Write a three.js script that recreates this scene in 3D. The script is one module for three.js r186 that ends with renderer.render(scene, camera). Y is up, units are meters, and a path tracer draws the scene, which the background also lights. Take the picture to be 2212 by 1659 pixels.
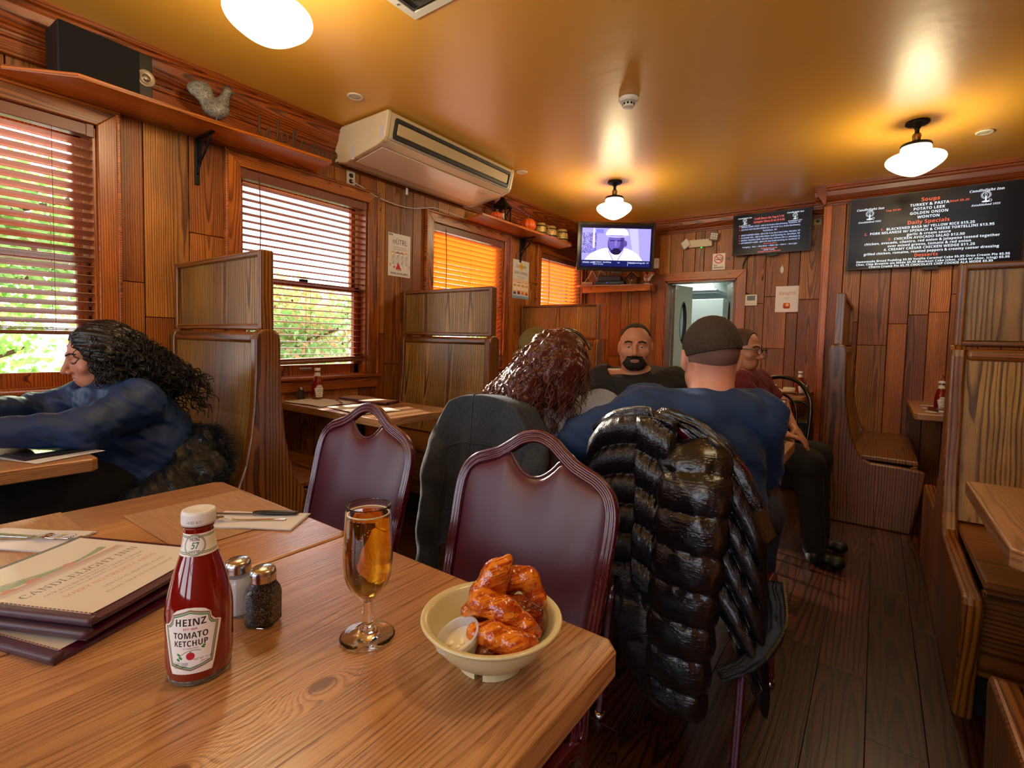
import * as THREE from 'three';
import { mergeGeometries, mergeVertices, toCreasedNormals } from 'three/addons/utils/BufferGeometryUtils.js';
import { RoundedBoxGeometry } from 'three/addons/geometries/RoundedBoxGeometry.js';
import { RectAreaLightUniformsLib } from 'three/addons/lights/RectAreaLightUniformsLib.js';

// ---------------------------------------------------------------- camera, sky, sun, exposure
const scene = new THREE.Scene();
const renderer = new THREE.WebGLRenderer({ antialias: true });
renderer.toneMapping = THREE.LinearToneMapping;
renderer.toneMappingExposure = 1.0;
renderer.shadowMap.enabled = true;
RectAreaLightUniformsLib.init();

const FRAME_W = 2212, FRAME_H = 1659, FOCAL = 1075.26, PRINCIPAL_Y = 790.56;   // a lens shifted a little upwards
const fullH = 2 * (FRAME_H - PRINCIPAL_Y);
const camera = new THREE.PerspectiveCamera(2 * Math.atan(fullH / 2 / FOCAL) * 180 / Math.PI, FRAME_W / fullH, 0.03, 200);
camera.setViewOffset(FRAME_W, fullH, 0, fullH - FRAME_H, FRAME_W, FRAME_H);
camera.position.set(0, 1.17, 0);
camera.rotation.order = 'YXZ';
camera.rotation.set(-3.0346 * Math.PI / 180, 36.2216 * Math.PI / 180, 1.3703 * Math.PI / 180);
scene.add(camera);

const SUN_DIR = new THREE.Vector3(-0.9133, 0.3256, -0.2447).normalize();
{ // clear, bright late-autumn sky: pale blue above, whiter near the horizon and around the sun
  const W = 256, H = 128, d = new Float32Array(W * H * 4);
  for (let y = 0; y < H; y++) for (let x = 0; x < W; x++) {
    const up = ((y + 0.5) / H - 0.5) * Math.PI, a = ((x + 0.5) / W - 0.5) * 2 * Math.PI;
    const dx = Math.cos(a) * Math.cos(up), dy = Math.sin(up), dz = Math.sin(a) * Math.cos(up);
    const c = Math.max(0, dx * SUN_DIR.x + dy * SUN_DIR.y + dz * SUN_DIR.z), g = Math.pow(c, 14) * 1.6, h = Math.pow(1 - Math.max(0, dy), 3);
    const o = (y * W + x) * 4;
    d[o] = 1.75 + 1.15 * h + g; d[o + 1] = 2.25 + 0.85 * h + g * 0.93; d[o + 2] = 3.1 + 0.25 * h + g * 0.8; d[o + 3] = 1;
  }
  const t = new THREE.DataTexture(d, W, H, THREE.RGBAFormat, THREE.FloatType);
  t.mapping = THREE.EquirectangularReflectionMapping; t.magFilter = THREE.LinearFilter; t.needsUpdate = true;
  scene.background = t; scene.backgroundIntensity = 1.5;
}
const sun = new THREE.DirectionalLight(new THREE.Color(1, 0.87, 0.68), 24);
sun.name = 'sun'; sun.position.copy(SUN_DIR).multiplyScalar(14).add(new THREE.Vector3(-1, 1, -2)); sun.target.position.set(-1, 1, -2);
sun.castShadow = true; sun.shadow.mapSize.set(4096, 4096); sun.shadow.radius = 3;
Object.assign(sun.shadow.camera, { left: -6, right: 6, top: 4, bottom: -4, near: 1, far: 26 });
scene.add(sun, sun.target);

// ---------------------------------------------------------------- helpers
let seed = 7;
const rnd = () => { seed = (seed + 0x6d2b79f5) | 0; let t = Math.imul(seed ^ (seed >>> 15), 1 | seed); t = (t + Math.imul(t ^ (t >>> 7), 61 | t)) ^ t; return ((t ^ (t >>> 14)) >>> 0) / 4294967296; };
const rr = (a, b) => a + (b - a) * rnd();
const V = (x, y, z) => new THREE.Vector3(x, y, z);
const mix = (a, b, t) => a + (b - a) * t, clamp = (x, a = 0, b = 1) => Math.min(b, Math.max(a, x)), sstep = (a, b, x) => { const t = clamp((x - a) / (b - a)); return t * t * (3 - 2 * t); };
const hash2 = (x, y) => { let h = Math.imul(x | 0, 374761393) ^ Math.imul(y | 0, 668265263); h = Math.imul(h ^ (h >>> 13), 1274126177); return ((h ^ (h >>> 16)) >>> 0) / 4294967296; };
function n2(x, y) { const xi = Math.floor(x), yi = Math.floor(y), fx = x - xi, fy = y - yi, u = fx * fx * (3 - 2 * fx), v = fy * fy * (3 - 2 * fy);
  return mix(mix(hash2(xi, yi), hash2(xi + 1, yi), u), mix(hash2(xi, yi + 1), hash2(xi + 1, yi + 1), u), v); }
const fbm2 = (x, y, o = 3) => { let s = 0, a = 0.5, t = 0; for (let i = 0; i < o; i++) { s += a * n2(x, y); t += a; a *= 0.5; x = x * 2.03 + 17.1; y = y * 2.03 + 5.3; } return s / t; };
function n3(x, y, z) { const xi = Math.floor(x), yi = Math.floor(y), zi = Math.floor(z), fx = x - xi, fy = y - yi, fz = z - zi, u = fx * fx * (3 - 2 * fx), v = fy * fy * (3 - 2 * fy), w = fz * fz * (3 - 2 * fz);
  const H = (a, b, c) => hash2(xi + a + (zi + c) * 1013, yi + b);
  return mix(mix(mix(H(0, 0, 0), H(1, 0, 0), u), mix(H(0, 1, 0), H(1, 1, 0), u), v), mix(mix(H(0, 0, 1), H(1, 0, 1), u), mix(H(0, 1, 1), H(1, 1, 1), u), v), w); }
const hex = (c) => new THREE.Color(c);

const used = new Map();
function numbered(n) { const k = used.get(n) ?? 0; used.set(n, k + 1); return k ? n + '_' + String(k).padStart(3, '0') : n; }
function fin(o) { o.traverse((m) => { if (m.isMesh) { m.castShadow = true; m.receiveShadow = true; } }); return o; }
function part(name, geo, mat, parent) { const m = new THREE.Mesh(Array.isArray(geo) ? merge(geo) : geo, mat); m.name = name; m.castShadow = m.receiveShadow = true; parent.add(m); return m; }
function thing(name, label, category, pos = [0, 0, 0], turn = 0, group) {
  const o = new THREE.Group(); o.name = numbered(name); o.position.set(...pos); o.rotation.y = turn; scene.add(o);
  o.userData = { label, category }; if (group) o.userData.group = group; return o;
}
function single(name, label, category, geo, mat, pos = [0, 0, 0], turn = 0, group) {
  const m = part(numbered(name), geo, mat, scene); m.position.set(...pos); m.rotation.y = turn; m.userData = { label, category }; if (group) m.userData.group = group; return m;
}
function copyOf(src, pos, turn, label, group) {
  const c = src.clone(); c.name = numbered(src.name.replace(/_\d{3}$/, '')); scene.add(c); c.position.set(...pos); c.rotation.y = turn;
  c.userData = { ...src.userData }; if (label) c.userData.label = label; if (group) c.userData.group = group; return c;
}
function struct(name, geo, mat) { const o = geo ? new THREE.Mesh(Array.isArray(geo) ? merge(geo) : geo, mat) : new THREE.Group(); o.name = name; o.castShadow = o.receiveShadow = true; o.userData = { kind: 'structure' }; scene.add(o); return o; }
function merge(list) {
  const g = list.map((x) => { x = x.index ? x.toNonIndexed() : x; for (const k of Object.keys(x.attributes)) if (!['position', 'normal', 'uv'].includes(k)) x.deleteAttribute(k);
    if (!x.attributes.uv) x.setAttribute('uv', new THREE.BufferAttribute(new Float32Array(x.attributes.position.count * 2), 2)); if (!x.attributes.normal) x.computeVertexNormals(); return x; });
  return mergeGeometries(g);
}
const box = (w, h, d, x = 0, y = 0, z = 0) => new THREE.BoxGeometry(w, h, d).translate(x, y, z);
const rbox = (w, h, d, r, x = 0, y = 0, z = 0, seg = 2) => new RoundedBoxGeometry(w, h, d, seg, Math.min(r, w / 2.01, h / 2.01, d / 2.01)).translate(x, y, z);
const cyl = (r0, r1, h, x = 0, y = 0, z = 0, n = 24) => new THREE.CylinderGeometry(r1, r0, h, n).translate(x, y, z);
const lathe = (pts, n = 48) => new THREE.LatheGeometry(pts.map(([r, y]) => new THREE.Vector2(r, y)), n);
const tube = (pts, r, n = 32, s = 8, closed = false) => new THREE.TubeGeometry(new THREE.CatmullRomCurve3(pts.map((p) => (p.isVector3 ? p : V(...p))), closed), n, r, s, closed);
const bez = (pts, n) => new THREE.CatmullRomCurve3(pts.map(([x, y]) => V(x, y, 0))).getPoints(n).map((p) => [p.x, p.y]);
function shapeOf(pts) { const s = new THREE.Shape(); pts.forEach(([x, y], i) => (i ? s.lineTo(x, y) : s.moveTo(x, y))); s.closePath(); return s; }
function extrude(pts, depth, bevel = 0, seg = 2, holes = []) { const s = shapeOf(pts); for (const h of holes) s.holes.push(shapeOf(h)); return new THREE.ExtrudeGeometry(s, { depth: depth - 2 * bevel, bevelEnabled: bevel > 0, bevelSize: bevel, bevelThickness: bevel, bevelOffset: -bevel, bevelSegments: seg, curveSegments: 12 }).translate(0, 0, bevel); }
// planar uv in metres by the way each face looks; v runs along the grain axis
function grainUV(g, axis = 'y', off = [rr(0, 3), rr(0, 3)], s = 1) {
  if (g.index) g = g.toNonIndexed();
  const p = g.attributes.position, uv = new Float32Array(p.count * 2), ax = 'xyz'.indexOf(axis), A = V(0, 0, 0), B = V(0, 0, 0), C = V(0, 0, 0);
  for (let i = 0; i < p.count; i += 3) {
    A.fromBufferAttribute(p, i); B.fromBufferAttribute(p, i + 1); C.fromBufferAttribute(p, i + 2);
    const n = B.clone().sub(A).cross(C.clone().sub(A)), m = [Math.abs(n.x), Math.abs(n.y), Math.abs(n.z)], k = m.indexOf(Math.max(...m));
    const al = k === ax ? (ax + 1) % 3 : ax, ac = 3 - k - al;
    for (const [j, P] of [[i, A], [i + 1, B], [i + 2, C]]) { const c = [P.x, P.y, P.z]; uv[j * 2] = c[ac] * s + off[0]; uv[j * 2 + 1] = c[al] * s + off[1]; }
  }
  g.setAttribute('uv', new THREE.BufferAttribute(uv, 2)); return g;
}
// profile [[a,b]...] swept along points; a along "side", b along "up"
function sweep(profile, path, upFn, closedProfile = true, uvS = 1) {
  const N = path.length, P = profile.length, pos = [], uv = [], idx = []; let acc = 0;
  for (let i = 0; i < N; i++) {
    const t = path[Math.min(N - 1, i + 1)].clone().sub(path[Math.max(0, i - 1)]).normalize(), up = upFn(i / (N - 1), path[i], t).clone(), side = t.clone().cross(up).normalize(); up.copy(side).cross(t).normalize();
    if (i) acc += path[i].distanceTo(path[i - 1]);
    profile.forEach(([a, b], j) => { const q = path[i].clone().addScaledVector(side, a).addScaledVector(up, b); pos.push(q.x, q.y, q.z); uv.push(j / P * 0.1 * uvS, acc * uvS); });
  }
  const M = closedProfile ? P : P - 1;
  for (let i = 0; i < N - 1; i++) for (let j = 0; j < M; j++) { const a = i * P + j, b = i * P + (j + 1) % P, c = a + P, d = b + P; idx.push(a, b, c, b, d, c); }
  if (closedProfile) { const tri = THREE.ShapeUtils.triangulateShape(profile.map(([a, b]) => new THREE.Vector2(a, b)), []); for (const [a, b, c] of tri) { idx.push(a, c, b); const o = (N - 1) * P; idx.push(o + a, o + b, o + c); } }
  const g = new THREE.BufferGeometry(); g.setAttribute('position', new THREE.Float32BufferAttribute(pos, 3)); g.setAttribute('uv', new THREE.Float32BufferAttribute(uv, 2)); g.setIndex(idx); g.computeVertexNormals();
  return g;
}
// a grid surface f(u,v) -> Vector3
function gridSurf(f, nu, nv, closeU = false, flip = false) {
  const pos = [], uv = [], idx = [];
  for (let j = 0; j <= nv; j++) for (let i = 0; i <= nu; i++) { const p = f(i / nu, j / nv); pos.push(p.x, p.y, p.z); uv.push(i / nu, j / nv); }
  for (let j = 0; j < nv; j++) for (let i = 0; i < nu; i++) { const a = j * (nu + 1) + i, b = a + 1, c = a + nu + 1, d = c + 1; flip ? idx.push(a, c, b, b, c, d) : idx.push(a, b, c, b, d, c); }
  const g = new THREE.BufferGeometry(); g.setAttribute('position', new THREE.Float32BufferAttribute(pos, 3)); g.setAttribute('uv', new THREE.Float32BufferAttribute(uv, 2)); g.setIndex(idx); g.computeVertexNormals();
  if (closeU) { const n = g.attributes.normal; for (let j = 0; j <= nv; j++) { const a = j * (nu + 1), b = a + nu, q = V(n.getX(a) + n.getX(b), n.getY(a) + n.getY(b), n.getZ(a) + n.getZ(b)).normalize(); n.setXYZ(a, q.x, q.y, q.z); n.setXYZ(b, q.x, q.y, q.z); } }
  return g;
}
// ---------------------------------------------------------------- implicit surfaces (surface nets)
const smin = (a, b, k) => { const h = clamp(0.5 + 0.5 * (b - a) / k); return mix(b, a, h) - k * h * (1 - h); };
function capsule(p, a, b, ra, rb, sx = 1, sy = 1, sz = 1) { // tapered capsule, optionally flattened along the axes
  const bx = (b.x - a.x), by = (b.y - a.y), bz = (b.z - a.z), px = (p.x - a.x), py = (p.y - a.y), pz = (p.z - a.z);
  const h = clamp((px * bx + py * by + pz * bz) / (bx * bx + by * by + bz * bz + 1e-9)), r = mix(ra, rb, h);
  const dx = (px - bx * h) / sx, dy = (py - by * h) / sy, dz = (pz - bz * h) / sz, L = Math.sqrt(dx * dx + dy * dy + dz * dz); return (L - r) * Math.min(sx, sy, sz);
}
function ellip(p, c, rx, ry, rz) { const x = (p.x - c.x) / rx, y = (p.y - c.y) / ry, z = (p.z - c.z) / rz, k = Math.sqrt(x * x + y * y + z * z); return (k - 1) * Math.min(rx, ry, rz) * (k > 0 ? 1 : 1); }
function nets(f, lo, hi, cell, uvScale = 1) {
  const nx = Math.ceil((hi.x - lo.x) / cell) + 2, ny = Math.ceil((hi.y - lo.y) / cell) + 2, nz = Math.ceil((hi.z - lo.z) / cell) + 2, F = new Float32Array(nx * ny * nz), p = V(0, 0, 0);
  const at = (i, j, k) => i + nx * (j + ny * k);
    const B = 4, far = 4.6 * cell + 0.014;   // blocks far from the surface are filled at once
  for (let K = 0; K < nz; K += B) for (let J = 0; J < ny; J += B) for (let I = 0; I < nx; I += B) {
    p.set(lo.x + (I + 1.5) * cell, lo.y + (J + 1.5) * cell, lo.z + (K + 1.5) * cell); const c = f(p), skip = Math.abs(c) > far;
    for (let k = K; k < Math.min(nz, K + B); k++) for (let j = J; j < Math.min(ny, J + B); j++) for (let i = I; i < Math.min(nx, I + B); i++) { const edge = !(i && j && k && i < nx - 1 && j < ny - 1 && k < nz - 1); if (skip && !(edge && c < 0)) { F[at(i, j, k)] = c; continue; } p.set(lo.x + i * cell, lo.y + j * cell, lo.z + k * cell); F[at(i, j, k)] = edge ? Math.max(f(p), 1e-4) : f(p); }
  }
  const id = new Int32Array(nx * ny * nz).fill(-1), pos = [], idx = [];
  const E = [[0, 1], [2, 3], [4, 5], [6, 7], [0, 2], [1, 3], [4, 6], [5, 7], [0, 4], [1, 5], [2, 6], [3, 7]];
  for (let k = 0; k < nz - 1; k++) for (let j = 0; j < ny - 1; j++) for (let i = 0; i < nx - 1; i++) {
    const c = []; let neg = 0; for (let q = 0; q < 8; q++) { const v = F[at(i + (q & 1), j + ((q >> 1) & 1), k + (q >> 2))]; c.push(v); if (v < 0) neg++; }
    if (!neg || neg === 8) continue;
    let x = 0, y = 0, z = 0, n = 0; for (const [a, b] of E) if ((c[a] < 0) !== (c[b] < 0)) { const t = c[a] / (c[a] - c[b]); x += mix(a & 1, b & 1, t); y += mix((a >> 1) & 1, (b >> 1) & 1, t); z += mix(a >> 2, b >> 2, t); n++; }
    id[at(i, j, k)] = pos.length / 3; pos.push(lo.x + (i + x / n) * cell, lo.y + (j + y / n) * cell, lo.z + (k + z / n) * cell);
  }
  for (let k = 1; k < nz - 1; k++) for (let j = 1; j < ny - 1; j++) for (let i = 1; i < nx - 1; i++) {
    const s = F[at(i, j, k)] < 0;
    const quad = (a, b, c, d, fl) => { if (a < 0 || b < 0 || c < 0 || d < 0) return; fl ? idx.push(a, b, c, a, c, d) : idx.push(a, c, b, a, d, c); };
    if (s !== F[at(i + 1, j, k)] < 0) quad(id[at(i, j - 1, k - 1)], id[at(i, j, k - 1)], id[at(i, j, k)], id[at(i, j - 1, k)], s);
    if (s !== F[at(i, j + 1, k)] < 0) quad(id[at(i - 1, j, k - 1)], id[at(i - 1, j, k)], id[at(i, j, k)], id[at(i, j, k - 1)], s);
    if (s !== F[at(i, j, k + 1)] < 0) quad(id[at(i - 1, j - 1, k)], id[at(i, j - 1, k)], id[at(i, j, k)], id[at(i - 1, j, k)], s);
  }
  const nor = new Float32Array(pos.length), uv = new Float32Array(pos.length / 3 * 2), e = cell * 0.6;
  for (let i = 0; i < pos.length; i += 3) {
    const x = pos[i], y = pos[i + 1], z = pos[i + 2], q = (a, b, c) => f(p.set(x + a, y + b, z + c));
    const gx = q(e, 0, 0) - q(-e, 0, 0), gy = q(0, e, 0) - q(0, -e, 0), gz = q(0, 0, e) - q(0, 0, -e), L = Math.hypot(gx, gy, gz) || 1;
    nor[i] = gx / L; nor[i + 1] = gy / L; nor[i + 2] = gz / L; uv[i / 3 * 2] = (x + z * 0.7) * uvScale; uv[i / 3 * 2 + 1] = (y + z * 0.3) * uvScale;
  }
  const g = new THREE.BufferGeometry(); g.setAttribute('position', new THREE.Float32BufferAttribute(pos, 3)); g.setAttribute('normal', new THREE.BufferAttribute(nor, 3)); g.setAttribute('uv', new THREE.BufferAttribute(uv, 2)); g.setIndex(idx); return g;
}
// ---------------------------------------------------------------- materials
const S = (color, roughness = 0.6, more = {}) => new THREE.MeshPhysicalMaterial({ color, roughness, ...more });
function dataTex(w, h, fn, srgb = true) {
  const d = new Uint8Array(w * h * 4);
  for (let y = 0; y < h; y++) for (let x = 0; x < w; x++) { const c = fn(x, y), o = (y * w + x) * 4; d[o] = clamp(c[0], 0, 255); d[o + 1] = clamp(c[1], 0, 255); d[o + 2] = clamp(c[2], 0, 255); d[o + 3] = 255; }
  const t = new THREE.DataTexture(d, w, h); t.wrapS = t.wrapT = THREE.MirroredRepeatWrapping; t.magFilter = THREE.LinearFilter; t.minFilter = THREE.LinearMipmapLinearFilter; t.generateMipmaps = true; if (srgb) t.colorSpace = THREE.SRGBColorSpace; t.needsUpdate = true; return t;
}
// sawn wood: flitches side by side, each cut from a tilted log so that the rings make cathedral arches
function wood({ w = 512, h = 1024, mx = 0.6, my = 1.2, base, dark, pale, flitch = 0.2, ring = 60, tilt = 0.1, warp = 1, fibre = 0.16, pores = 0, contrast = 1, sd = 1, knots = 0 }) {
  const d = new Uint8Array(w * h * 4), b = new Uint8Array(w * h * 4), K = [];
  const nf = Math.ceil(mx / flitch), F = []; for (let i = 0; i < nf; i++) F.push([hash2(i, sd) * 0.8 + 0.1, 0.01 + hash2(i, sd + 5) * 0.05, (hash2(i, sd + 9) - 0.5) * 2 * tilt, hash2(i, sd + 3) * 9, hash2(i, sd + 7) - 0.5]);
  for (let i = 0; i < knots; i++) K.push([hash2(i, sd + 31) * mx, hash2(i, sd + 33) * my, 0.006 + 0.008 * hash2(i, sd + 35)]);
  for (let y = 0; y < h; y++) for (let x = 0; x < w; x++) {
    const X = x / w * mx, Y = y / h * my, i = Math.min(nf - 1, Math.floor(X / flitch)), [xc, off, tl, ph, tone] = F[i];
    let lx = X - (i + xc) * flitch + 0.012 * warp * (fbm2(X * 5 + ph * 7, Y * 1.6 + ph) - 0.5), ly = off + tl * (Y - my / 2) + 0.014 * warp * (fbm2(X * 9 + ph * 3, Y * 2.4, 3) - 0.5), kk = 0;
    for (const [kx, ky, kr] of K) { const q = Math.hypot(X - kx, (Y - ky) * 0.55); if (q < kr * 8) { const e = Math.exp(-q * q / (kr * kr * 4)); ly += e * 0.05; kk = Math.max(kk, 1 - sstep(kr * 0.4, kr, q)); } }
    const r = Math.sqrt(lx * lx + ly * ly) * ring + (fbm2(X * 60 + i * 9, Y * 5, 2) - 0.5) * 0.5, f = r - Math.floor(r), late = sstep(0.35, 0.88, f) * (1 - sstep(0.9, 1, f));
    const fb = fbm2(X * 700, Y * 14 + i * 3, 2) - 0.5, mot = fbm2(X * 6 + 3, Y * 2.2 + sd, 3) - 0.5;
    let po = 0; if (pores) { const q = n2(X * 1100, Y * 45 + i * 7); po = sstep(0.72 - 0.22 * late, 0.95, q) * pores * (0.35 + 0.65 * late); }
    const s = clamp(late * contrast * (0.75 + 0.5 * n2(Math.floor(r) * 1.7, 3.1 + i)) + po * 0.6 + kk * 1.2 - fb * fibre, 0, 1.25), o = (y * w + x) * 4, m = 1 + mot * 0.34 + tone * 0.18 + fb * fibre;
    for (let c = 0; c < 3; c++) { d[o + c] = clamp(mix(mix(base[c], pale[c], clamp(0.5 + mot * 1.6)), dark[c], Math.min(1, s)) * m, 0, 255); b[o + c] = clamp(180 - s * 70 - po * 100 + fb * 120, 0, 255); }
    d[o + 3] = b[o + 3] = 255;
  }
  const mk = (a, srgb) => { const t = new THREE.DataTexture(a, w, h); t.wrapS = t.wrapT = THREE.MirroredRepeatWrapping; t.magFilter = THREE.LinearFilter; t.minFilter = THREE.LinearMipmapLinearFilter; t.generateMipmaps = true; if (srgb) t.colorSpace = THREE.SRGBColorSpace; t.repeat.set(1 / mx, 1 / my); t.needsUpdate = true; return t; };
  return { map: mk(d, true), bumpMap: mk(b, false) };
}
const tinted = (tx, color, roughness, more = {}) => S(color, roughness, { ...tx, bumpScale: 0.0004, ...more });
const elmTx = wood({ base: [168, 102, 30], dark: [94, 48, 10], pale: [188, 122, 40], flitch: 0.22, ring: 95, tilt: 0.07, pores: 0.25, contrast: 0.8, sd: 3, mx: 0.88, my: 1.76, w: 640, h: 1280, knots: 3 });
const oakTx = wood({ base: [164, 120, 54], dark: [86, 54, 20], pale: [180, 138, 68], flitch: 0.3, ring: 70, tilt: 0.05, warp: 1.5, pores: 0.7, contrast: 0.85, sd: 11, mx: 0.6, my: 1.2, w: 640, h: 1280 });
const tableTx = wood({ base: [172, 122, 78], dark: [112, 72, 42], pale: [186, 138, 92], flitch: 0.12, ring: 190, tilt: 0.02, pores: 0.9, contrast: 0.4, sd: 21, mx: 0.72, my: 0.96, w: 1536, h: 2048, knots: 1 });
const floorTx = wood({ base: [70, 36, 18], dark: [28, 13, 7], pale: [84, 46, 24], flitch: 0.13, ring: 55, tilt: 0.08, warp: 2.2, pores: 0.3, contrast: 0.9, sd: 31, mx: 0.78, my: 1.56, w: 640, h: 1280, knots: 4 });
const M = {};
M.plank = ['#ffffff', '#ecdcc8', '#f6e4c4', '#d2b698'].map((c) => tinted(elmTx, c, 0.45, { clearcoat: 0.08, clearcoatRoughness: 0.35 }));
M.trim = tinted(elmTx, '#f4d0a4', 0.38, { clearcoat: 0.3, clearcoatRoughness: 0.25 });
M.crown = tinted(elmTx, '#c89a78', 0.4, { clearcoat: 0.25, clearcoatRoughness: 0.3 });
M.oak = tinted(oakTx, '#ffffff', 0.4, { clearcoat: 0.2, clearcoatRoughness: 0.3 });
M.oakEdge = tinted(oakTx, '#dcb48a', 0.34, { clearcoat: 0.4, clearcoatRoughness: 0.22 });
M.table = tinted(tableTx, '#ffffff', 0.3, { bumpScale: 0.0005, clearcoat: 0.4, clearcoatRoughness: 0.28 });
M.tableEdge = tinted(tableTx, '#f4cf9c', 0.35, { clearcoat: 0.3, clearcoatRoughness: 0.3 });
M.floor = ['#ffffff', '#e8d8cc', '#f6e8dc', '#d8c4b4'].map((c) => tinted(floorTx, c, 0.34));
M.slab = S('#2a1a10', 0.8);
M.backing = S('#3a1c0a', 0.8);
M.black = S('#0b0b0c', 0.5);
M.kick = S('#0a0908', 0.75);
M.iron = S('#141414', 0.45, { metalness: 0.6 });
M.steel = S('#c8ccd0', 0.28, { metalness: 1 });
M.chrome = S('#e4e6ea', 0.08, { metalness: 1 });
M.white = S('#e8e6e0', 0.5);
M.glass = S('#ffffff', 0.02, { transmission: 1, thickness: 0, ior: 1.5 });
M.outdoor = S('#8c8a84', 0.95);
// ---------------------------------------------------------------- room shell
const WX = -3.08, BZ = -5.75, SZ = -5.28, SX = -0.43, RX = 1.75, NZ = 2.7, H = 2.59;
const WIN = [[-0.86, 0.23], [-2.441, -1.356], [-4.1, -2.933], [-5.71, -4.6], [0.72, 1.8]];   // casings on the window wall, along z
const WY0 = 0.79, WY1 = 2.23;
{ // floor: planks run away from the camera
  const f = struct('floor', box(RX - WX + 0.4, 0.1, NZ - BZ + 0.4, (RX + WX) / 2, -0.062, (NZ + BZ) / 2), M.slab);
  const w = 0.148, N = Math.ceil((RX - WX) / w), variants = [];
  for (let k = 0; k < 6; k++) variants.push(grainUV(rbox(w - 0.0015, 0.012, 1.2 - 0.0015, 0.0012, 0, 0, 0, 1), 'z'));
  for (let i = 0; i < N; i++) { let z = BZ + 0.0 - hash2(i, 5) * 1.2; for (let k = 0; z < 0.6; k++, z += 1.2) { const x = WX + (i + 0.5) * w; if (x > RX - 0.05 || z + 1.2 < BZ + 0.02) continue;
    const m = part('plank', variants[(i * 7 + k * 3) % 6], M.floor[Math.floor(hash2(i, k + 9) * 4)], f); m.position.set(x, -0.006, z + 0.6); } }
}
M.ceil = S('#f0b440', 0.42, { clearcoat: 0.65, clearcoatRoughness: 0.3 });
{
  const t = dataTex(512, 512, (x, y) => { const v = 128 + 90 * (fbm2(x / 60, y / 40, 4) - 0.5) + 30 * (fbm2(x / 8, y / 14, 2) - 0.5); return [v, v, v]; }, false); t.repeat.set(1 / 1.6, 1 / 1.6);
  M.ceil.bumpMap = t; M.ceil.bumpScale = 0.006;
  struct('ceiling', grainUV(box(RX - WX + 0.4, 0.12, NZ - BZ + 0.4, (RX + WX) / 2, H + 0.06, (NZ + BZ) / 2), 'z', [0, 0]), M.ceil);
}
// planks standing in a wall. run(a0, a1) fills a strip of the wall with columns of boards; put(a, y, w, h) places one board
function planks(wall, a0, a1, y0, y1, place, sd) {
  let a = a0, i = 0;
  while (a < a1 - 0.004) {
    let w = [0.1, 0.15, 0.21, 0.13, 0.18][Math.floor(hash2(i, sd) * 5)]; if (a1 - a - w < 0.07) w = a1 - a;
    let y = y0; const tone = Math.floor(hash2(i, sd + 2) * 4);
    while (y < y1 - 0.01) {
      let h = y1 - y; if (h > 1.1) { const cut = 0.5 + hash2(i, sd + Math.round(y * 10)) * 1.3; if (h - cut > 0.3) h = cut; }
      const g = grainUV(rbox(w - 0.004, h - 0.003, 0.022, 0.0035, 0, 0, 0, 1), 'y', [hash2(i, sd + 4) * 4, hash2(i, Math.round(y * 30)) * 4 + y]);
      const m = part('plank', g, M.plank[(tone + (y > y0 ? 1 : 0)) % 4], wall); place(m, a + w / 2, y + h / 2); y += h;
    }
    a += w; i++;
  }
}
{ // window wall
  const geos = [], zs = [...WIN].sort((p, q) => p[0] - q[0]); let z = BZ - 0.2; const T = 0.16, x = WX - 0.022 - T / 2;
  const seg = (z0, z1, y0, y1) => z1 - z0 > 0.001 && geos.push(box(T, y1 - y0, z1 - z0, x, (y0 + y1) / 2, (z0 + z1) / 2));
  for (const [a, b] of zs) { seg(z, a + 0.085, 0, H); seg(a + 0.085, b - 0.085, 0, WY0 + 0.1); seg(a + 0.085, b - 0.085, WY1 - 0.09, H); z = b - 0.085; }
  seg(z, NZ + 0.2, 0, H);
  const wall = struct('wall_left', geos, M.backing), put = (m, a, y) => { m.position.set(WX - 0.011, y, a); m.rotation.y = Math.PI / 2; };
  const edges = [BZ, ...zs.filter((q) => q[0] < 0.5).flat(), 0.7]; edges.sort((p, q) => p - q);
  for (let i = 0; i < edges.length - 1; i++) { const a = edges[i], b = edges[i + 1], win = zs.some((q) => q[0] <= a + 0.001 && q[1] >= b - 0.001);
    if (win) { planks(wall, a, b, 0.0, WY0, put, 40 + i); planks(wall, a, b, WY1, 2.345, put, 60 + i); } else planks(wall, a, b, 0.0, 2.345, put, 80 + i * 3); }
}
{ // far wall with the kitchen doorway, and the nearer stretch on the right that carries the big screen
  const D0 = -2.02, D1 = -1.249, DY = 1.883, T = 0.14, wall = struct('wall_back', [box(D0 - WX + 0.3, H, T, (D0 + WX - 0.3) / 2, H / 2, BZ - 0.022 - T / 2), box(SX - D1, H, T, (D1 + SX) / 2, H / 2, BZ - 0.022 - T / 2), box(D1 - D0, H - DY, T, (D0 + D1) / 2, (H + DY) / 2, BZ - 0.022 - T / 2)], M.backing);
  const put = (m, a, y) => m.position.set(a, y, BZ - 0.011);
  planks(wall, WX, -2.113, 0, 2.43, put, 121); planks(wall, -2.113, -1.158, 1.97, 2.43, put, 131); planks(wall, -1.158, SX, 0, 2.43, put, 147);
  const w2 = struct('wall_back_right', [box(RX - SX + 0.2, H, 0.6, (RX + SX + 0.2) / 2, H / 2, SZ - 0.022 - 0.3)], M.backing);
  planks(w2, SX, 1.3, 0, 2.43, (m, a, y) => m.position.set(a, y, SZ - 0.011), 157);
  planks(w2, BZ, SZ - 0.022, 0, 2.43, (m, a, y) => { m.position.set(SX - 0.003, y, a); m.rotation.y = -Math.PI / 2; }, 161);
}
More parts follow.
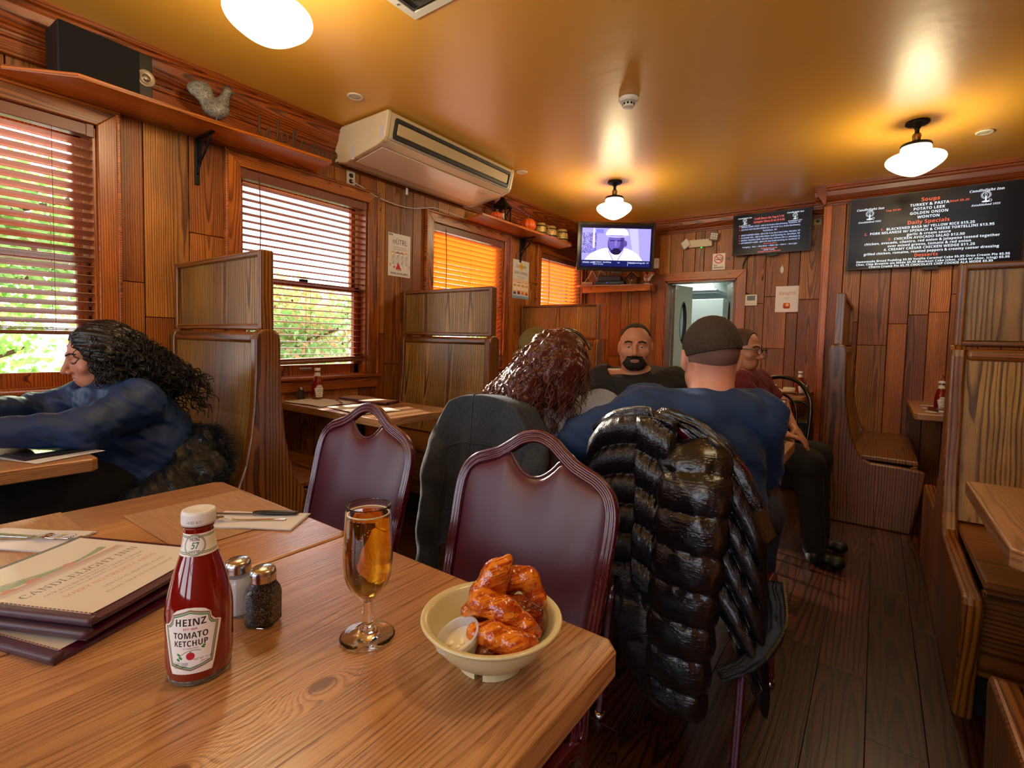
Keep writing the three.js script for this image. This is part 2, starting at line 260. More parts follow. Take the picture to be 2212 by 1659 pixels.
{ // the right wall, and the wall behind the camera with its three windows
  struct('wall_right', box(0.15, H, NZ - BZ, RX + 0.075, H / 2, (NZ + BZ) / 2), tinted(elmTx, '#d8b8a0', 0.5)).geometry = grainUV(box(0.15, H, NZ - BZ, RX + 0.075, H / 2, (NZ + BZ) / 2), 'y');
  const g = [], W = [[-2.95, -1.4], [-1.05, 0.2], [0.5, 1.62]], y0 = 0.72, y1 = 2.25; let x = WX - 0.2; const seg = (a, b, c, d) => g.push(box(b - a, d - c, 0.15, (a + b) / 2, (c + d) / 2, NZ + 0.075));
  for (const [a, b] of W) { seg(x, a, 0, H); seg(a, b, 0, y0); seg(a, b, y1, H); x = b; } seg(x, RX + 0.2, 0, H);
  struct('wall_front', grainUV(merge(g), 'y'), tinted(elmTx, '#e2c2a8', 0.5));
  W.forEach(([a, b], i) => { const w = struct('window_' + (6 + i)); part('sash', merge([box(b - a, 0.05, 0.05, (a + b) / 2, y0 + 0.025, NZ + 0.05), box(b - a, 0.05, 0.05, (a + b) / 2, y1 - 0.025, NZ + 0.05), box(b - a, 0.04, 0.05, (a + b) / 2, (y0 + y1) / 2, NZ + 0.05), box(0.05, y1 - y0, 0.05, a + 0.025, (y0 + y1) / 2, NZ + 0.05), box(0.05, y1 - y0, 0.05, b - 0.025, (y0 + y1) / 2, NZ + 0.05)]), M.trim, w); part('pane', box(b - a - 0.08, y1 - y0 - 0.08, 0.004, (a + b) / 2, (y0 + y1) / 2, NZ + 0.05), M.glass, w); });
}
{ // crown mouldings: profile = [distance from wall, height]
  const prof = [[0, 2.42], [0.018, 2.42], [0.022, 2.435], [0.03, 2.44], [0.03, 2.452], [0.045, 2.47], [0.06, 2.5], [0.068, 2.535], [0.075, 2.545], [0.075, 2.56], [0.088, 2.566], [0.088, 2.59], [0, 2.59]];
  const run = (name, len, place) => { const g = grainUV(new THREE.ExtrudeGeometry(shapeOf(prof), { depth: len, bevelEnabled: false }), 'z'); const m = struct(name, g, M.crown); place(m); return m; };
  run('trim_1', NZ - BZ, (m) => m.position.set(WX, 0, BZ));
  run('trim_2', SX - WX, (m) => { m.rotation.y = -Math.PI / 2; m.position.set(SX, 0, BZ); });
  run('trim_3', RX - SX + 0.088, (m) => { m.rotation.y = -Math.PI / 2; m.position.set(RX, 0, SZ); });
  run('trim_4', SZ - BZ + 0.088, (m) => { m.rotation.y = Math.PI; m.position.set(SX, 0, SZ + 0.088); });
  struct('trim_5', grainUV(merge([box(0.016, 0.082, NZ - BZ, WX + 0.008, 2.38, (NZ + BZ) / 2), rbox(0.03, 0.02, NZ - BZ, 0.008, WX + 0.012, 2.345, (NZ + BZ) / 2), rbox(0.028, 0.016, NZ - BZ, 0.007, WX + 0.013, 2.416, (NZ + BZ) / 2)]), 'z'), M.crown);
  struct('trim_6', grainUV(rbox(0.05, H - 0.17, 0.03, 0.006, SX + 0.02, (H - 0.17) / 2, SZ + 0.008), 'y'), M.trim);
  struct('trim_7', grainUV(rbox(0.02, H - 0.17, 0.05, 0.006, SX - 0.008, (H - 0.17) / 2, SZ + 0.0), 'y'), M.trim);
}
// windows on the window wall
M.sash = tinted(elmTx, '#e8b890', 0.4); M.jamb = S('#b9a98c', 0.5);
WIN.forEach(([z0, z1], i) => {
  const w = struct('window_' + (i + 1)), zc = (z0 + z1) / 2, C = 0.085, a = z0 + C, b = z1 - C, y0 = 0.89, y1 = WY1 - C, x = WX;
  const board = (n, g, ax, m = M.trim) => part(n, grainUV(g, ax), m, w);
  // casing: mitred head and sides with a raised back band
  const miter = (pts, ax) => { const g = extrude(pts, 0.026, 0.004).rotateY(Math.PI / 2).translate(x, 0, 0); return board('casing', g, ax); };
  miter([[-z0, WY1], [-z1, WY1], [-b, y1], [-a, y1]], 'z'); miter([[-z0, y0], [-z0, WY1], [-a, y1], [-a, y0]], 'y'); miter([[-b, y0], [-b, y1], [-z1, WY1], [-z1, y0]], 'y');
  board('back_band', merge([rbox(0.036, 0.018, z1 - z0 + 0.012, 0.005, x + 0.018, WY1 - 0.006, zc), rbox(0.036, WY1 - y0, 0.016, 0.005, x + 0.018, (WY1 + y0) / 2, z0 + 0.004), rbox(0.036, WY1 - y0, 0.016, 0.005, x + 0.018, (WY1 + y0) / 2, z1 - 0.004)]), 'z');
  board('sill', rbox(0.075, 0.024, z1 - z0 + 0.06, 0.008, x + 0.012, 0.878, zc), 'z'); board('apron', rbox(0.02, 0.078, z1 - z0 + 0.02, 0.006, x + 0.01, 0.828, zc), 'z');
  board('jamb', merge([box(0.17, y1 - y0, 0.014, x - 0.085, (y0 + y1) / 2, a + 0.006), box(0.17, y1 - y0, 0.014, x - 0.085, (y0 + y1) / 2, b - 0.006), box(0.17, 0.014, b - a, x - 0.085, y1 - 0.006, zc), box(0.17, 0.02, b - a, x - 0.085, y0 - 0.004, zc)]), 'y');
  part('track', merge([box(0.02, y1 - y0, 0.03, x - 0.1, (y0 + y1) / 2, a + 0.02), box(0.02, y1 - y0, 0.03, x - 0.1, (y0 + y1) / 2, b - 0.02)]), M.jamb, w);
  const ym = 1.505, sash = (X, p, q, lo, hi) => { const s = board('sash', merge([rbox(0.034, lo, b - a - 0.04, 0.004, X, p + lo / 2, zc), rbox(0.034, hi, b - a - 0.04, 0.004, X, q - hi / 2, zc), rbox(0.034, q - p, 0.045, 0.004, X, (p + q) / 2, a + 0.045), rbox(0.034, q - p, 0.045, 0.004, X, (p + q) / 2, b - 0.045)]), 'y', M.sash); part('pane', box(0.004, q - p - lo - hi + 0.01, b - a - 0.12, X, (p + lo + q - hi) / 2, zc), M.glass, s); return s; };
  const lower = sash(x - 0.075, y0, ym + 0.02, 0.075, 0.036); part('latch', merge([rbox(0.012, 0.018, 0.09, 0.004, x - 0.056, y0 + 0.045, zc)]), M.steel, lower); sash(x - 0.112, ym - 0.016, y1, 0.036, 0.05); part('sash_lock', rbox(0.02, 0.02, 0.06, 0.006, x - 0.08, ym + 0.03, zc), M.iron, w);
});
// ---------------------------------------------------------------- outside: ground, trees
struct('ground', box(60, 0.2, 80, -34, -0.55, -6), M.outdoor);
M.bark = S('#6b4432', 0.95); M.leafs = ['#8fbf62', '#aed072', '#c8d080', '#e0b070'].map((c) => S(c, 0.7, { transmission: 0.45, thickness: 0, side: THREE.DoubleSide }));
const leafGeo = (() => { const g = new THREE.BufferGeometry(); g.setAttribute('position', new THREE.Float32BufferAttribute([0, 0, 0, 0.022, 0.032, 0.005, -0.022, 0.032, 0.005, 0, 0.075, -0.003], 3)); g.setIndex([0, 1, 2, 1, 3, 2]); g.computeVertexNormals(); return g; })();
function tree(label, x, z, h, r, y0, n, mats, name = 'leafy_tree') {
  const t = thing(name, label, 'tree', [x, -0.45, z]), limbs = [tube([[0, 0, 0], [0.05, h * 0.3, 0.03], [-0.04, h * 0.65, 0], [0.03, h * 0.95, 0.05]], 0.13, 12, 8)], tips = [];
  for (let i = 0; i < 26; i++) { const y = mix(y0, h, rnd()), a = rr(0, 6.28), L = r * rr(0.45, 1) * Math.sqrt(Math.max(0.15, 1 - Math.pow((y - (y0 + h) / 2) / ((h - y0) / 2 + 0.1), 2))), e = V(Math.cos(a) * L, y + L * 0.25, Math.sin(a) * L); limbs.push(tube([[0, y * 0.92, 0], [e.x * 0.5, y + 0.05, e.z * 0.5], e], 0.022, 6, 5)); tips.push(e); }
  part('trunk', merge(limbs), M.bark, t);
  mats.forEach((mi, k) => {
    const N = Math.floor(n * 2.6 / mats.length), im = new THREE.InstancedMesh(leafGeo, M.leafs[mi], N), m4 = new THREE.Matrix4(), q = new THREE.Quaternion(), e = new THREE.Euler();
    for (let i = 0; i < N; i++) { const b = tips[Math.floor(rnd() * tips.length)], f = rr(0.35, 1.1), s = 0.34 * r; e.set(rr(-3, 3), rr(-3, 3), rr(-3, 3)); q.setFromEuler(e); const k2 = rr(0.7, 1.5);
      m4.compose(V(b.x * f + rr(-s, s) * rnd(), b.y + rr(-s, s) * 0.8, b.z * f + rr(-s, s) * rnd()), q, V(k2, k2, k2)); im.setMatrixAt(i, m4); }
    im.name = 'foliage'; im.castShadow = im.receiveShadow = true; im.userData = { kind: 'stuff' }; t.add(im);
  });
}
tree('green tree outside behind the lower part of the left window', -6.6, -0.4, 2.9, 1.5, 0.9, 5200, [0, 1, 1]);
tree('sparse green tree outside seen low through the sunniest window', -6.6, -3.3, 2.05, 1.1, 0.3, 4200, [0, 1, 2, 3]);
tree('tall leafy tree outside with a bare reddish trunk', -6.6, -5.7, 2.7, 1.0, 0.9, 3600, [0, 1, 1, 3]);
tree('yellowing bush outside low beyond the sunniest window', -8.6, -4.4, 2.1, 1.7, 0.2, 5000, [1, 2, 3], 'bush');
tree('far green tree outside beyond the leftmost window', -9.5, 0.9, 3.6, 2.0, 0.6, 5200, [0, 1, 2]);
tree('dense green tree outside behind the glowing orange blind', -7.2, -9.0, 2.9, 1.1, 0.8, 3000, [0, 1]);
// ---------------------------------------------------------------- blinds
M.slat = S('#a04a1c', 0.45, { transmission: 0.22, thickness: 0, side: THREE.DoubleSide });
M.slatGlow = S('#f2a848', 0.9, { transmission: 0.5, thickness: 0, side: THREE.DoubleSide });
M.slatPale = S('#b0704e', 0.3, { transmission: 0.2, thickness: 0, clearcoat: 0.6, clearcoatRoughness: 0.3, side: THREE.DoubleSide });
M.rail = S('#7c4632', 0.4, { clearcoat: 0.3 });
M.cord = S('#5a3424', 0.8);
function slatGeo(len, wd = 0.05) { const pts = []; for (let i = 0; i <= 4; i++) { const t = i / 4 - 0.5; pts.push([t * wd, 0.0028 * (1 - 4 * t * t) + 0.0011]); } for (let i = 4; i >= 0; i--) { const t = i / 4 - 0.5; pts.push([t * wd, 0.0028 * (1 - 4 * t * t) - 0.0011]); } return new THREE.ExtrudeGeometry(shapeOf(pts), { depth: len, bevelEnabled: false }).translate(0, 0, -len / 2); }
function blind(i, mat, tilt, yBot, label, wand, skew = 0) {
  const [z0, z1] = WIN[i], C = 0.09, a = z0 + C, b = z1 - C, L = b - a - 0.012, zc = (a + b) / 2, top = WY1 - 0.085, x = WX - 0.024;
  const t = thing('window_blind', label, 'blind', [x, 0, zc]);
  part('head_rail', merge([rbox(0.052, 0.056, L + 0.008, 0.004, 0.002, top - 0.028, 0), rbox(0.008, 0.06, 0.03, 0.003, 0.03, top - 0.03, L / 2 - 0.012), rbox(0.008, 0.06, 0.03, 0.003, 0.03, top - 0.03, -L / 2 + 0.012)]), M.rail, t);
  const g = slatGeo(L), pitch = 0.0425, gap = 0.012; let y = top - 0.088, n = 0;
  const stack = yBot + 0.02;
  while (y > stack + 0.02) { const m = part('slat', g, mat, t); m.position.set(0, y, 0); m.rotation.z = tilt + (hash2(n, i) - 0.5) * 0.04; y -= pitch; n++; }
  const r = part('bottom_rail', rbox(0.05, 0.018, L, 0.006), M.rail, t); r.position.set(0, yBot, 0); r.rotation.x = skew;
  for (let k = 0; k < 3; k++) { const m = part('slat', g, mat, t); m.position.set(0, yBot + 0.013 + k * 0.006, 0); m.rotation.x = skew; }
  const ladders = [-L / 2 + 0.15, 0, L / 2 - 0.15].map((z) => merge([tube([[0.027, top - 0.05, z], [0.027, yBot, z]], 0.0009, 1, 4), tube([[-0.027, top - 0.05, z], [-0.027, yBot, z]], 0.0009, 1, 4)]));
  for (const q of ladders) part('ladder_cord', q, M.cord, t);
  if (wand) part('tilt_wand', tube([[0.04, top - 0.03, L / 2 - 0.1 * wand], [0.046, top - 0.3, L / 2 - 0.105 * wand], [0.045, top - wand * 0.55, L / 2 - 0.1 * wand]], 0.0035, 6, 6), M.cord, t);
  return t;
}
blind(0, M.slatPale, 0.42, 1.152, 'reddish brown slatted blind half raised beside the woman in the navy top', 0);
blind(1, M.slat, 0.06, 0.985, 'open brown slatted blind with thin level slats in the sunniest window', 1.0, 0.02);
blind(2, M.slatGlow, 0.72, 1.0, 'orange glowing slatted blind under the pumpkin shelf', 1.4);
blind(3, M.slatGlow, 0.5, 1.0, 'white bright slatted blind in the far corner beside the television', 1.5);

// ---------------------------------------------------------------- ceiling lamps
M.shade = S('#fff6e6', 0.25, { emissive: '#ffeccb', emissiveIntensity: 1.8, clearcoat: 0.4 });
M.brass = S('#8a6a3c', 0.35, { metalness: 0.9 });
M.bronze = S('#1a1512', 0.4, { metalness: 0.6 });
const lampSpots = [[-1.9, -1.0], [-1.95, -4.14], [0.13, -4.05], [0.13, -1.0], [-1.9, 1.6], [0.13, 1.6]];
const lampLabels = ['cut off schoolhouse ceiling lamp glowing beside the square ceiling vent', 'small white schoolhouse ceiling lamp hanging above the corner television', 'white schoolhouse ceiling lamp hanging near the big menu screen', 'schoolhouse ceiling lamp over the right booth just outside the view', 'schoolhouse ceiling lamp behind the camera on the window side', 'schoolhouse ceiling lamp behind the camera away from the windows'];
lampSpots.forEach(([x, z], i) => {
  let t;
  if (i === 0) {
    t = thing('ceiling_lamp', lampLabels[0], 'lamp', [x, H, z], 0, 'schoolhouse ceiling lamps');
    part('canopy', lathe([[0, -0.001], [0.062, -0.001], [0.064, -0.012], [0.055, -0.02], [0.022, -0.028], [0.012, -0.05], [0.012, -0.075], [0.0, -0.075]]), M.bronze, t);
    part('socket', lathe([[0.012, -0.07], [0.02, -0.075], [0.024, -0.088], [0.021, -0.1], [0.02, -0.13], [0.0, -0.13]]), M.brass, t);
    part('fitter', lathe([[0.0, -0.126], [0.03, -0.128], [0.078, -0.138], [0.082, -0.148], [0.08, -0.156], [0.07, -0.15], [0.0, -0.14]]), M.bronze, t);
    part('shade', lathe([...bez([[0.076, -0.15], [0.08, -0.165], [0.082, -0.19], [0.088, -0.2], [0.12, -0.205], [0.148, -0.218], [0.155, -0.236], [0.147, -0.255], [0.12, -0.28], [0.085, -0.305], [0.045, -0.325], [0.018, -0.334]], 40), [0, -0.336]], 64), M.shade, t);
  } else t = copyOf(scene.getObjectByName('ceiling_lamp'), [x, H, z], 0, lampLabels[i]);
  const l = new THREE.PointLight(new THREE.Color(1, 0.8, 0.46), 1.6); l.name = 'lamp_bulb'; l.position.set(x, H - 0.235, z); l.castShadow = true; l.shadow.radius = 4; l.shadow.bias = -0.002; scene.add(l);
});
// ---------------------------------------------------------------- booths
function armProfile(s, D = 0.81) { // one side of a bench end, from the rounded top down to the floor, seat side positive
  return [[0.0, 1.192], [0.03, 1.188], [0.048, 1.172], [0.056, 1.145], [0.057, 1.0], [0.064, 0.85], [0.078, 0.72], [0.1, 0.6], [0.135, 0.5], [0.175, 0.44], [0.215, 0.424], [0.36, 0.42], [D - 0.04, 0.412], [D - 0.015, 0.405], [D - 0.002, 0.388], [D - 0.004, 0.36], [D - 0.06, 0.0]].map(([a, b]) => [a * s, b]);
}
function booth(label, pos, turn, L, sides, D = 0.81) {
  const t = thing('booth_bench', label, 'booth bench', pos, turn);
  const prof = sides.length === 2 ? [...armProfile(1, D), ...armProfile(-1, D).slice(1).reverse()] : [...armProfile(sides[0], D), [-0.05 * sides[0], 0], [-0.056 * sides[0], 1.145], [-0.048 * sides[0], 1.172], [-0.03 * sides[0], 1.188]];
  const end = (x) => grainUV(extrude(prof.map(([z, y]) => [-z, y]), 0.052, 0.011, 3).rotateY(Math.PI / 2).translate(x, 0, 0), 'y');
  part('end_panel', end(0), M.oakEdge, t); part('end_panel', end(L - 0.052), M.oakEdge, t);
  // upper divider: framed panel
  const y0 = 1.185, y1 = 1.535, a = 0.012, b = L;
  part('divider_panel', grainUV(box(b - a - 0.06, y1 - y0 - 0.05, 0.026, (a + b) / 2, (y0 + y1) / 2, 0), 'y'), M.oak, t);
  part('divider_frame', merge([grainUV(rbox(0.03, y1 - y0, 0.062, 0.01, a + 0.014, (y0 + y1) / 2, 0, 3), 'y'), grainUV(rbox(0.03, y1 - y0, 0.062, 0.008, b - 0.015, (y0 + y1) / 2, 0), 'y'), grainUV(rbox(b - a, 0.028, 0.058, 0.009, (a + b) / 2, y1 - 0.014, 0, 3), 'x'), grainUV(rbox(b - a, 0.028, 0.058, 0.009, (a + b) / 2, y0 + 0.014, 0), 'x')]), M.oakEdge, t);
  part('top_rail', grainUV(rbox(L - 0.1, 0.05, 0.1, 0.018, L / 2, 1.152, 0, 3), 'x'), M.oakEdge, t);
  for (const s of sides) {
    const bk = [[0.036, 1.14], [0.04, 0.95], [0.05, 0.8], [0.075, 0.62], [0.12, 0.47], [0.105, 0.462], [0.06, 0.6], [0.03, 0.8], [0.02, 0.95], [0.016, 1.14]];
    part('back_panel', grainUV(extrude(bk.map(([z, y]) => [-z * s, y]), L - 0.1).rotateY(Math.PI / 2).translate(0.05, 0, 0), 'y'), M.oak, t);
    part('seat', grainUV(rbox(L - 0.104, 0.03, D - 0.13, 0.008, L / 2, 0.445, s * (D / 2 + 0.025)), 'x'), M.oakEdge, t);
    part('seat_front', merge([grainUV(box(L - 0.104, 0.27, 0.02, L / 2, 0.285, s * (D - 0.07)), 'x'), grainUV(rbox(L - 0.104, 0.04, 0.028, 0.008, L / 2, 0.41, s * (D - 0.055)), 'x')]), M.oakEdge, t);
    part('kick_board', box(L - 0.12, 0.15, 0.02, L / 2, 0.075, s * (D - 0.11)), M.kick, t);
  }
  part('core', box(L - 0.11, 1.1, 0.03, L / 2, 0.58, sides.length === 2 ? 0 : -0.03 * sides[0]), M.oak, t);
  return t;
}
const BL = 0.928;
booth('oak booth divider behind the woman with curly black hair', [-2.152, 0, -1.13], Math.PI, BL, [1, -1], 0.56);
booth('oak booth divider behind the sunlit wall table with strong dark grain', [-2.152, 0, -2.73], Math.PI, BL, [1, -1], 0.56);
booth('oak booth divider between the glowing windows behind the olive cap', [-2.152, 0, -4.36], Math.PI, BL, [1, -1], 0.56);
booth('tall oak booth divider in front of the big menu screen', [0.25, 0, -2.85], 0, 1.49, [1, -1]);
booth('brown booth bench end cut off at the lower right corner', [0.25, 0, -0.8], 0, 1.49, [-1]);
booth('dark oak booth bench standing against the far planked wall', [-0.215, 0, -3.975], Math.PI / 2, 1.3, [1], 0.5);

// ---------------------------------------------------------------- tables
function tableThing(name, label, x0, x1, z0, z1, axis, legs = true, group) {
  const xc = (x0 + x1) / 2, zc = (z0 + z1) / 2, t = thing(name, label, 'table', [xc, 0, zc], 0, group), w = x1 - x0, d = z1 - z0;
  const c = 0.018, P = [[-w / 2 + c, -d / 2], [w / 2 - c, -d / 2], [w / 2, -d / 2 + c], [w / 2, d / 2 - c], [w / 2 - c, d / 2], [-w / 2 + c, d / 2], [-w / 2, d / 2 - c], [-w / 2, -d / 2 + c]];
  part('tabletop', grainUV(extrude(P, 0.042, 0.005, 3).rotateX(Math.PI / 2).translate(0, 0.75, 0), axis), M.table, t);
  if (legs) { part('column', cyl(0.035, 0.035, 0.66, 0, 0.37, 0), M.iron, t); part('base', merge([rbox(0.5 * Math.min(1, w), 0.035, 0.07, 0.012, 0, 0.025, 0), rbox(0.07, 0.035, 0.5 * Math.min(1, d), 0.012, 0, 0.025, 0)]), M.iron, t); part('top_plate', box(0.3, 0.012, 0.3, 0, 0.701, 0), M.iron, t); }
  return t;
}
tableThing('dining_table', 'near oak table with the ketchup bottle and the bowl of wings', -0.884, -0.268, -0.641, 0.12, 'z');
tableThing('dining_table', 'oak table with paper placemat and napkin pushed against the near one', -1.487, -0.889, -0.641, 0.12, 'z');
tableThing('booth_table', 'oak booth table under the elbows of the curly haired woman', WX + 0.003, -2.04, -0.506, 0.06, 'z');
tableThing('booth_table', 'wall booth table striped with sunlight beneath the open blind', WX + 0.003, -2.0, -2.17, -1.62, 'z');
tableThing('booth_table', 'orange oak booth table at the right edge before the big divider', 0.25, RX - 0.002, -2.16, -1.46, 'z');
tableThing('booth_table', 'booth table with rolled cutlery in the dark corner under the big screen', 0.215, 0.86, SZ + 0.003, -4.2, 'z');
tableThing('dining_table', 'far table with food and ketchup against the back wall', -1.0, -0.47, -5.6, -4.75, 'z');
tableThing('dining_table', 'oak table of the group with a tall glass at its corner', -1.75, -0.27, -2.49, -1.86, 'x');
// ---------------------------------------------------------------- canvas pictures
function pic(w, h, draw, emissive = false) {
  const c = document.createElement('canvas'); c.width = w; c.height = h; const g = c.getContext('2d'); draw(g, w, h);
  const t = new THREE.CanvasTexture(c); t.colorSpace = THREE.SRGBColorSpace; t.magFilter = THREE.LinearFilter; return t;
}
const txt = (g, s, x, y, size, color, font = 'sans-serif', weight = 'bold', align = 'center', maxW) => { g.fillStyle = color; g.font = `${weight} ${size}px ${font}`; g.textAlign = align; g.textBaseline = 'middle'; maxW ? g.fillText(s, x, y, maxW) : g.fillText(s, x, y); };
const plateUV = (w, h) => new THREE.PlaneGeometry(w, h);
// ---------------------------------------------------------------- air conditioner hung under the ceiling
M.ac = S('#d8c6a4', 0.42); M.acLight = S('#e6d8bc', 0.38, { clearcoat: 0.2 }); M.tape = S('#e8e0ea', 0.3, { transparent: true, opacity: 0.55 }); M.acGrey = S('#b3a69a', 0.5);
{
  const z0 = -3.4, z1 = -2.07, t = thing('air_conditioner', 'long cream air conditioner hung under the ceiling above the second window', 'air conditioner', [-3.06, 0, (z0 + z1) / 2]), L = z1 - z0;
  const P = [[0, 2.352], [0.1, 2.335], [0.44, 2.385], [0.5, 2.405], [0.515, 2.425], [0.545, 2.545], [0.54, 2.572], [0.02, 2.572], [0, 2.55]];
  part('casing', extrude(P, L - 0.06, 0.004).translate(0, 0, -L / 2 + 0.03), M.ac, t);
  const cap = (z) => extrude(P.map(([a, b]) => [a * 1.012 - 0.003, (b - 2.46) * 1.04 + 2.46]), 0.034, 0.008, 3).translate(0, 0, z);
  part('end_cap', cap(L / 2 - 0.034), M.ac, t); part('end_cap', cap(-L / 2), M.ac, t);
  part('bottom_panel', extrude([[0.17, 2.3415], [0.44, 2.381], [0.44, 2.377], [0.17, 2.337]], L - 0.09, 0.001).translate(0, 0, -L / 2 + 0.045), M.acLight, t);
  const q = new THREE.Group(); q.name = 'air_outlet'; q.position.set(0.532, 2.484, 0); q.rotation.z = -0.25; t.add(q);
  part('outlet_frame', merge([rbox(0.016, 0.024, L - 0.13, 0.003, 0.006, 0.05, 0), rbox(0.016, 0.026, L - 0.13, 0.003, 0.006, -0.05, 0), rbox(0.016, 0.1, 0.016, 0.003, 0.004, 0, L / 2 - 0.07), rbox(0.016, 0.1, 0.016, 0.003, 0.006, 0, -L / 2 + 0.07)]), M.black, q);
  part('outlet_flap', rbox(0.012, 0.07, L - 0.17, 0.006, 0.006, 0, 0), S('#c9b080', 0.5), q);
  part('grey_strip', rbox(0.006, 0.012, L - 0.07, 0.002, 0.514, 2.416, 0).rotateY(0), M.acGrey, t);
  part('badge', merge([rbox(0.05, 0.002, 0.11, 0.001, 0.36, 2.3665, -L / 2 + 0.2).rotateZ(0)]), M.acLight, t);
  const lab = part('badge_print', plateUV(0.08, 0.018), S('#ffffff', 0.5, { map: pic(256, 64, (g, w, h) => { g.fillStyle = '#e2d4b6'; g.fillRect(0, 0, w, h); g.fillStyle = '#8a7a5c'; for (const [a, b] of [[50, 14], [42, 34], [58, 34]]) { g.beginPath(); g.moveTo(a, b); g.lineTo(a + 7, b + 10); g.lineTo(a, b + 20); g.lineTo(a - 7, b + 10); g.fill(); } txt(g, 'AIR', 160, 34, 30, '#7a6a4c'); }) }), t);
  lab.position.set(0.36, 2.3652, -L / 2 + 0.2); lab.rotation.set(Math.PI / 2, 0, 0); lab.rotation.order = 'YXZ'; lab.rotation.set(Math.PI / 2, 0, 0);
  for (const [x, y, w, h] of [[0.49, 2.45, 0.035, 0.075], [0.2, 2.38, 0.035, 0.09]]) part('tape', rbox(w, h, 0.0015, 0.0005, x, y, L / 2 + 0.001), M.tape, t);
  for (const [x, a] of [[0.46, 0.1], [0.2, 0.1]]) part('tape', rbox(0.035, 0.0015, a, 0.0005, x, 2.335 + (x - 0.1) * 0.147 - 0.003, L / 2 - 0.06), M.tape, t);
  part('hanging_tag', extrude([[0, 0], [0.022, 0], [0.026, 0.05], [0.004, 0.055]], 0.002).rotateY(Math.PI / 2).translate(0.02, 2.285, 0.05), S('#dfe2ea', 0.4), t);
}
{ // square ceiling vent
  const t = thing('ceiling_vent', 'white square louvred vent in the ceiling at the top edge', 'vent', [-1.5, H, -1.34], Math.PI * 0.0);
  const ring = (r, y0, y1, wd) => { const g = [], c = 4; const p = sweep([[0, 0], [wd, 0], [wd, 0.003], [0, 0.003]].map(([a, b]) => [a, b]), [V(0, 0, 0), V(0, 0, 0.1)], () => V(0, 1, 0)); p.dispose(); const s = shapeOf([[-r, -r], [r, -r], [r, r], [-r, r]]); s.holes.push(shapeOf([[-r + wd, -r + wd], [-r + wd, r - wd], [r - wd, r - wd], [r - wd, -r + wd]])); return new THREE.ExtrudeGeometry(s, { depth: Math.abs(y1 - y0), bevelEnabled: true, bevelSize: 0.001, bevelThickness: 0.001, bevelSegments: 1 }).rotateX(Math.PI / 2).translate(0, Math.max(y0, y1), 0); };
  part('frame', ring(0.235, 0, -0.008, 0.035), M.white, t);
  for (let k = 0; k < 5; k++) { const r = 0.195 - k * 0.036, louvre = new THREE.CylinderGeometry(r * 1.414, (r - 0.022) * 1.414, 0.022, 4, 1, true).rotateY(Math.PI / 4).translate(0, -0.008, 0); part('louvre', louvre, S('#dcdcda', 0.45, { side: THREE.DoubleSide }), t); }
  part('duct', box(0.4, 0.003, 0.4, 0, -0.0025, 0), S('#55544f', 0.8), t);
  for (const [a, b] of [[1, 1], [1, -1], [-1, 1], [-1, -1]]) part('screw', cyl(0.005, 0.005, 0.003, a * 0.215, -0.0115, b * 0.12, 10), M.steel, t);
}
M.disc = S('#e4dccb', 0.5);
[[-2.571, -1.873, 'round white ceiling disc between the air conditioner and the left lamp'], [-2.499, -3.485, 'round white ceiling disc at the far end of the air conditioner'], [0.489, -4.459, 'round white ceiling disc beside the lamp near the big screen']].forEach(([x, z, l]) => {
  const t = thing('sprinkler_cover', l, 'ceiling disc', [x, H, z]); part('rim', lathe([[0, -0.001], [0.046, -0.001], [0.047, -0.006], [0.042, -0.01], [0.032, -0.009], [0.03, -0.006]], 36), M.disc, t); part('cap', lathe([[0.0302, -0.005], [0.028, -0.008], [0, -0.009]], 36), S('#d2c9b6', 0.5), t);
});
{
  const t = thing('smoke_detector', 'white round smoke detector on the ceiling', 'smoke detector', [-1.241, H, -2.779]);
  part('base', lathe([[0, -0.001], [0.056, -0.001], [0.058, -0.012], [0.052, -0.02], [0.048, -0.022], [0.046, -0.03], [0.0, -0.03]]), M.white, t);
  part('chamber', lathe([[0.0, -0.029], [0.034, -0.03], [0.033, -0.05], [0.028, -0.056], [0.018, -0.058], [0.0, -0.058]]), M.white, t);
  for (let k = 0; k < 10; k++) { const a = k * Math.PI / 5; part('slot', rbox(0.012, 0.012, 0.003, 0.001).rotateY(Math.PI / 2 - a).translate(Math.cos(a) * 0.0338, -0.04, Math.sin(a) * 0.0338), M.black, t); }
}
// ---------------------------------------------------------------- shelves with their decorations
M.pine = tinted(elmTx, '#ffd9a0', 0.35, { clearcoat: 0.3 });
{
  const t = thing('wall_shelf', 'long orange wall shelf carrying the black loudspeaker above the left windows', 'shelf', [WX, 2.232, 0]);
  part('board', grainUV(extrude([[0.002, 0.2], [0.1, 0.3], [0.3, -0.64 * -1 - 0.0], [0.3, 1.858], [0.002, 1.915], [0.002, 0.46]].map(([a, b]) => [a, -b]).filter((p, i) => i !== 0 && i !== 5), 0.02, 0.003).rotateX(Math.PI / 2).translate(0, 0.02, 0), 'z'), M.pine, t);
  t.children[0].geometry = grainUV(extrude([[0.002, -0.43], [0.12, -0.44], [0.3, -0.645], [0.3, -1.858], [0.002, -1.915]].map(([a, b]) => [a, -b]), 0.02, 0.003).rotateX(-Math.PI / 2).scale(1, 1, 1), 'z');
}
M.bracket = S('#0e0d0d', 0.5, { metalness: 0.4 });
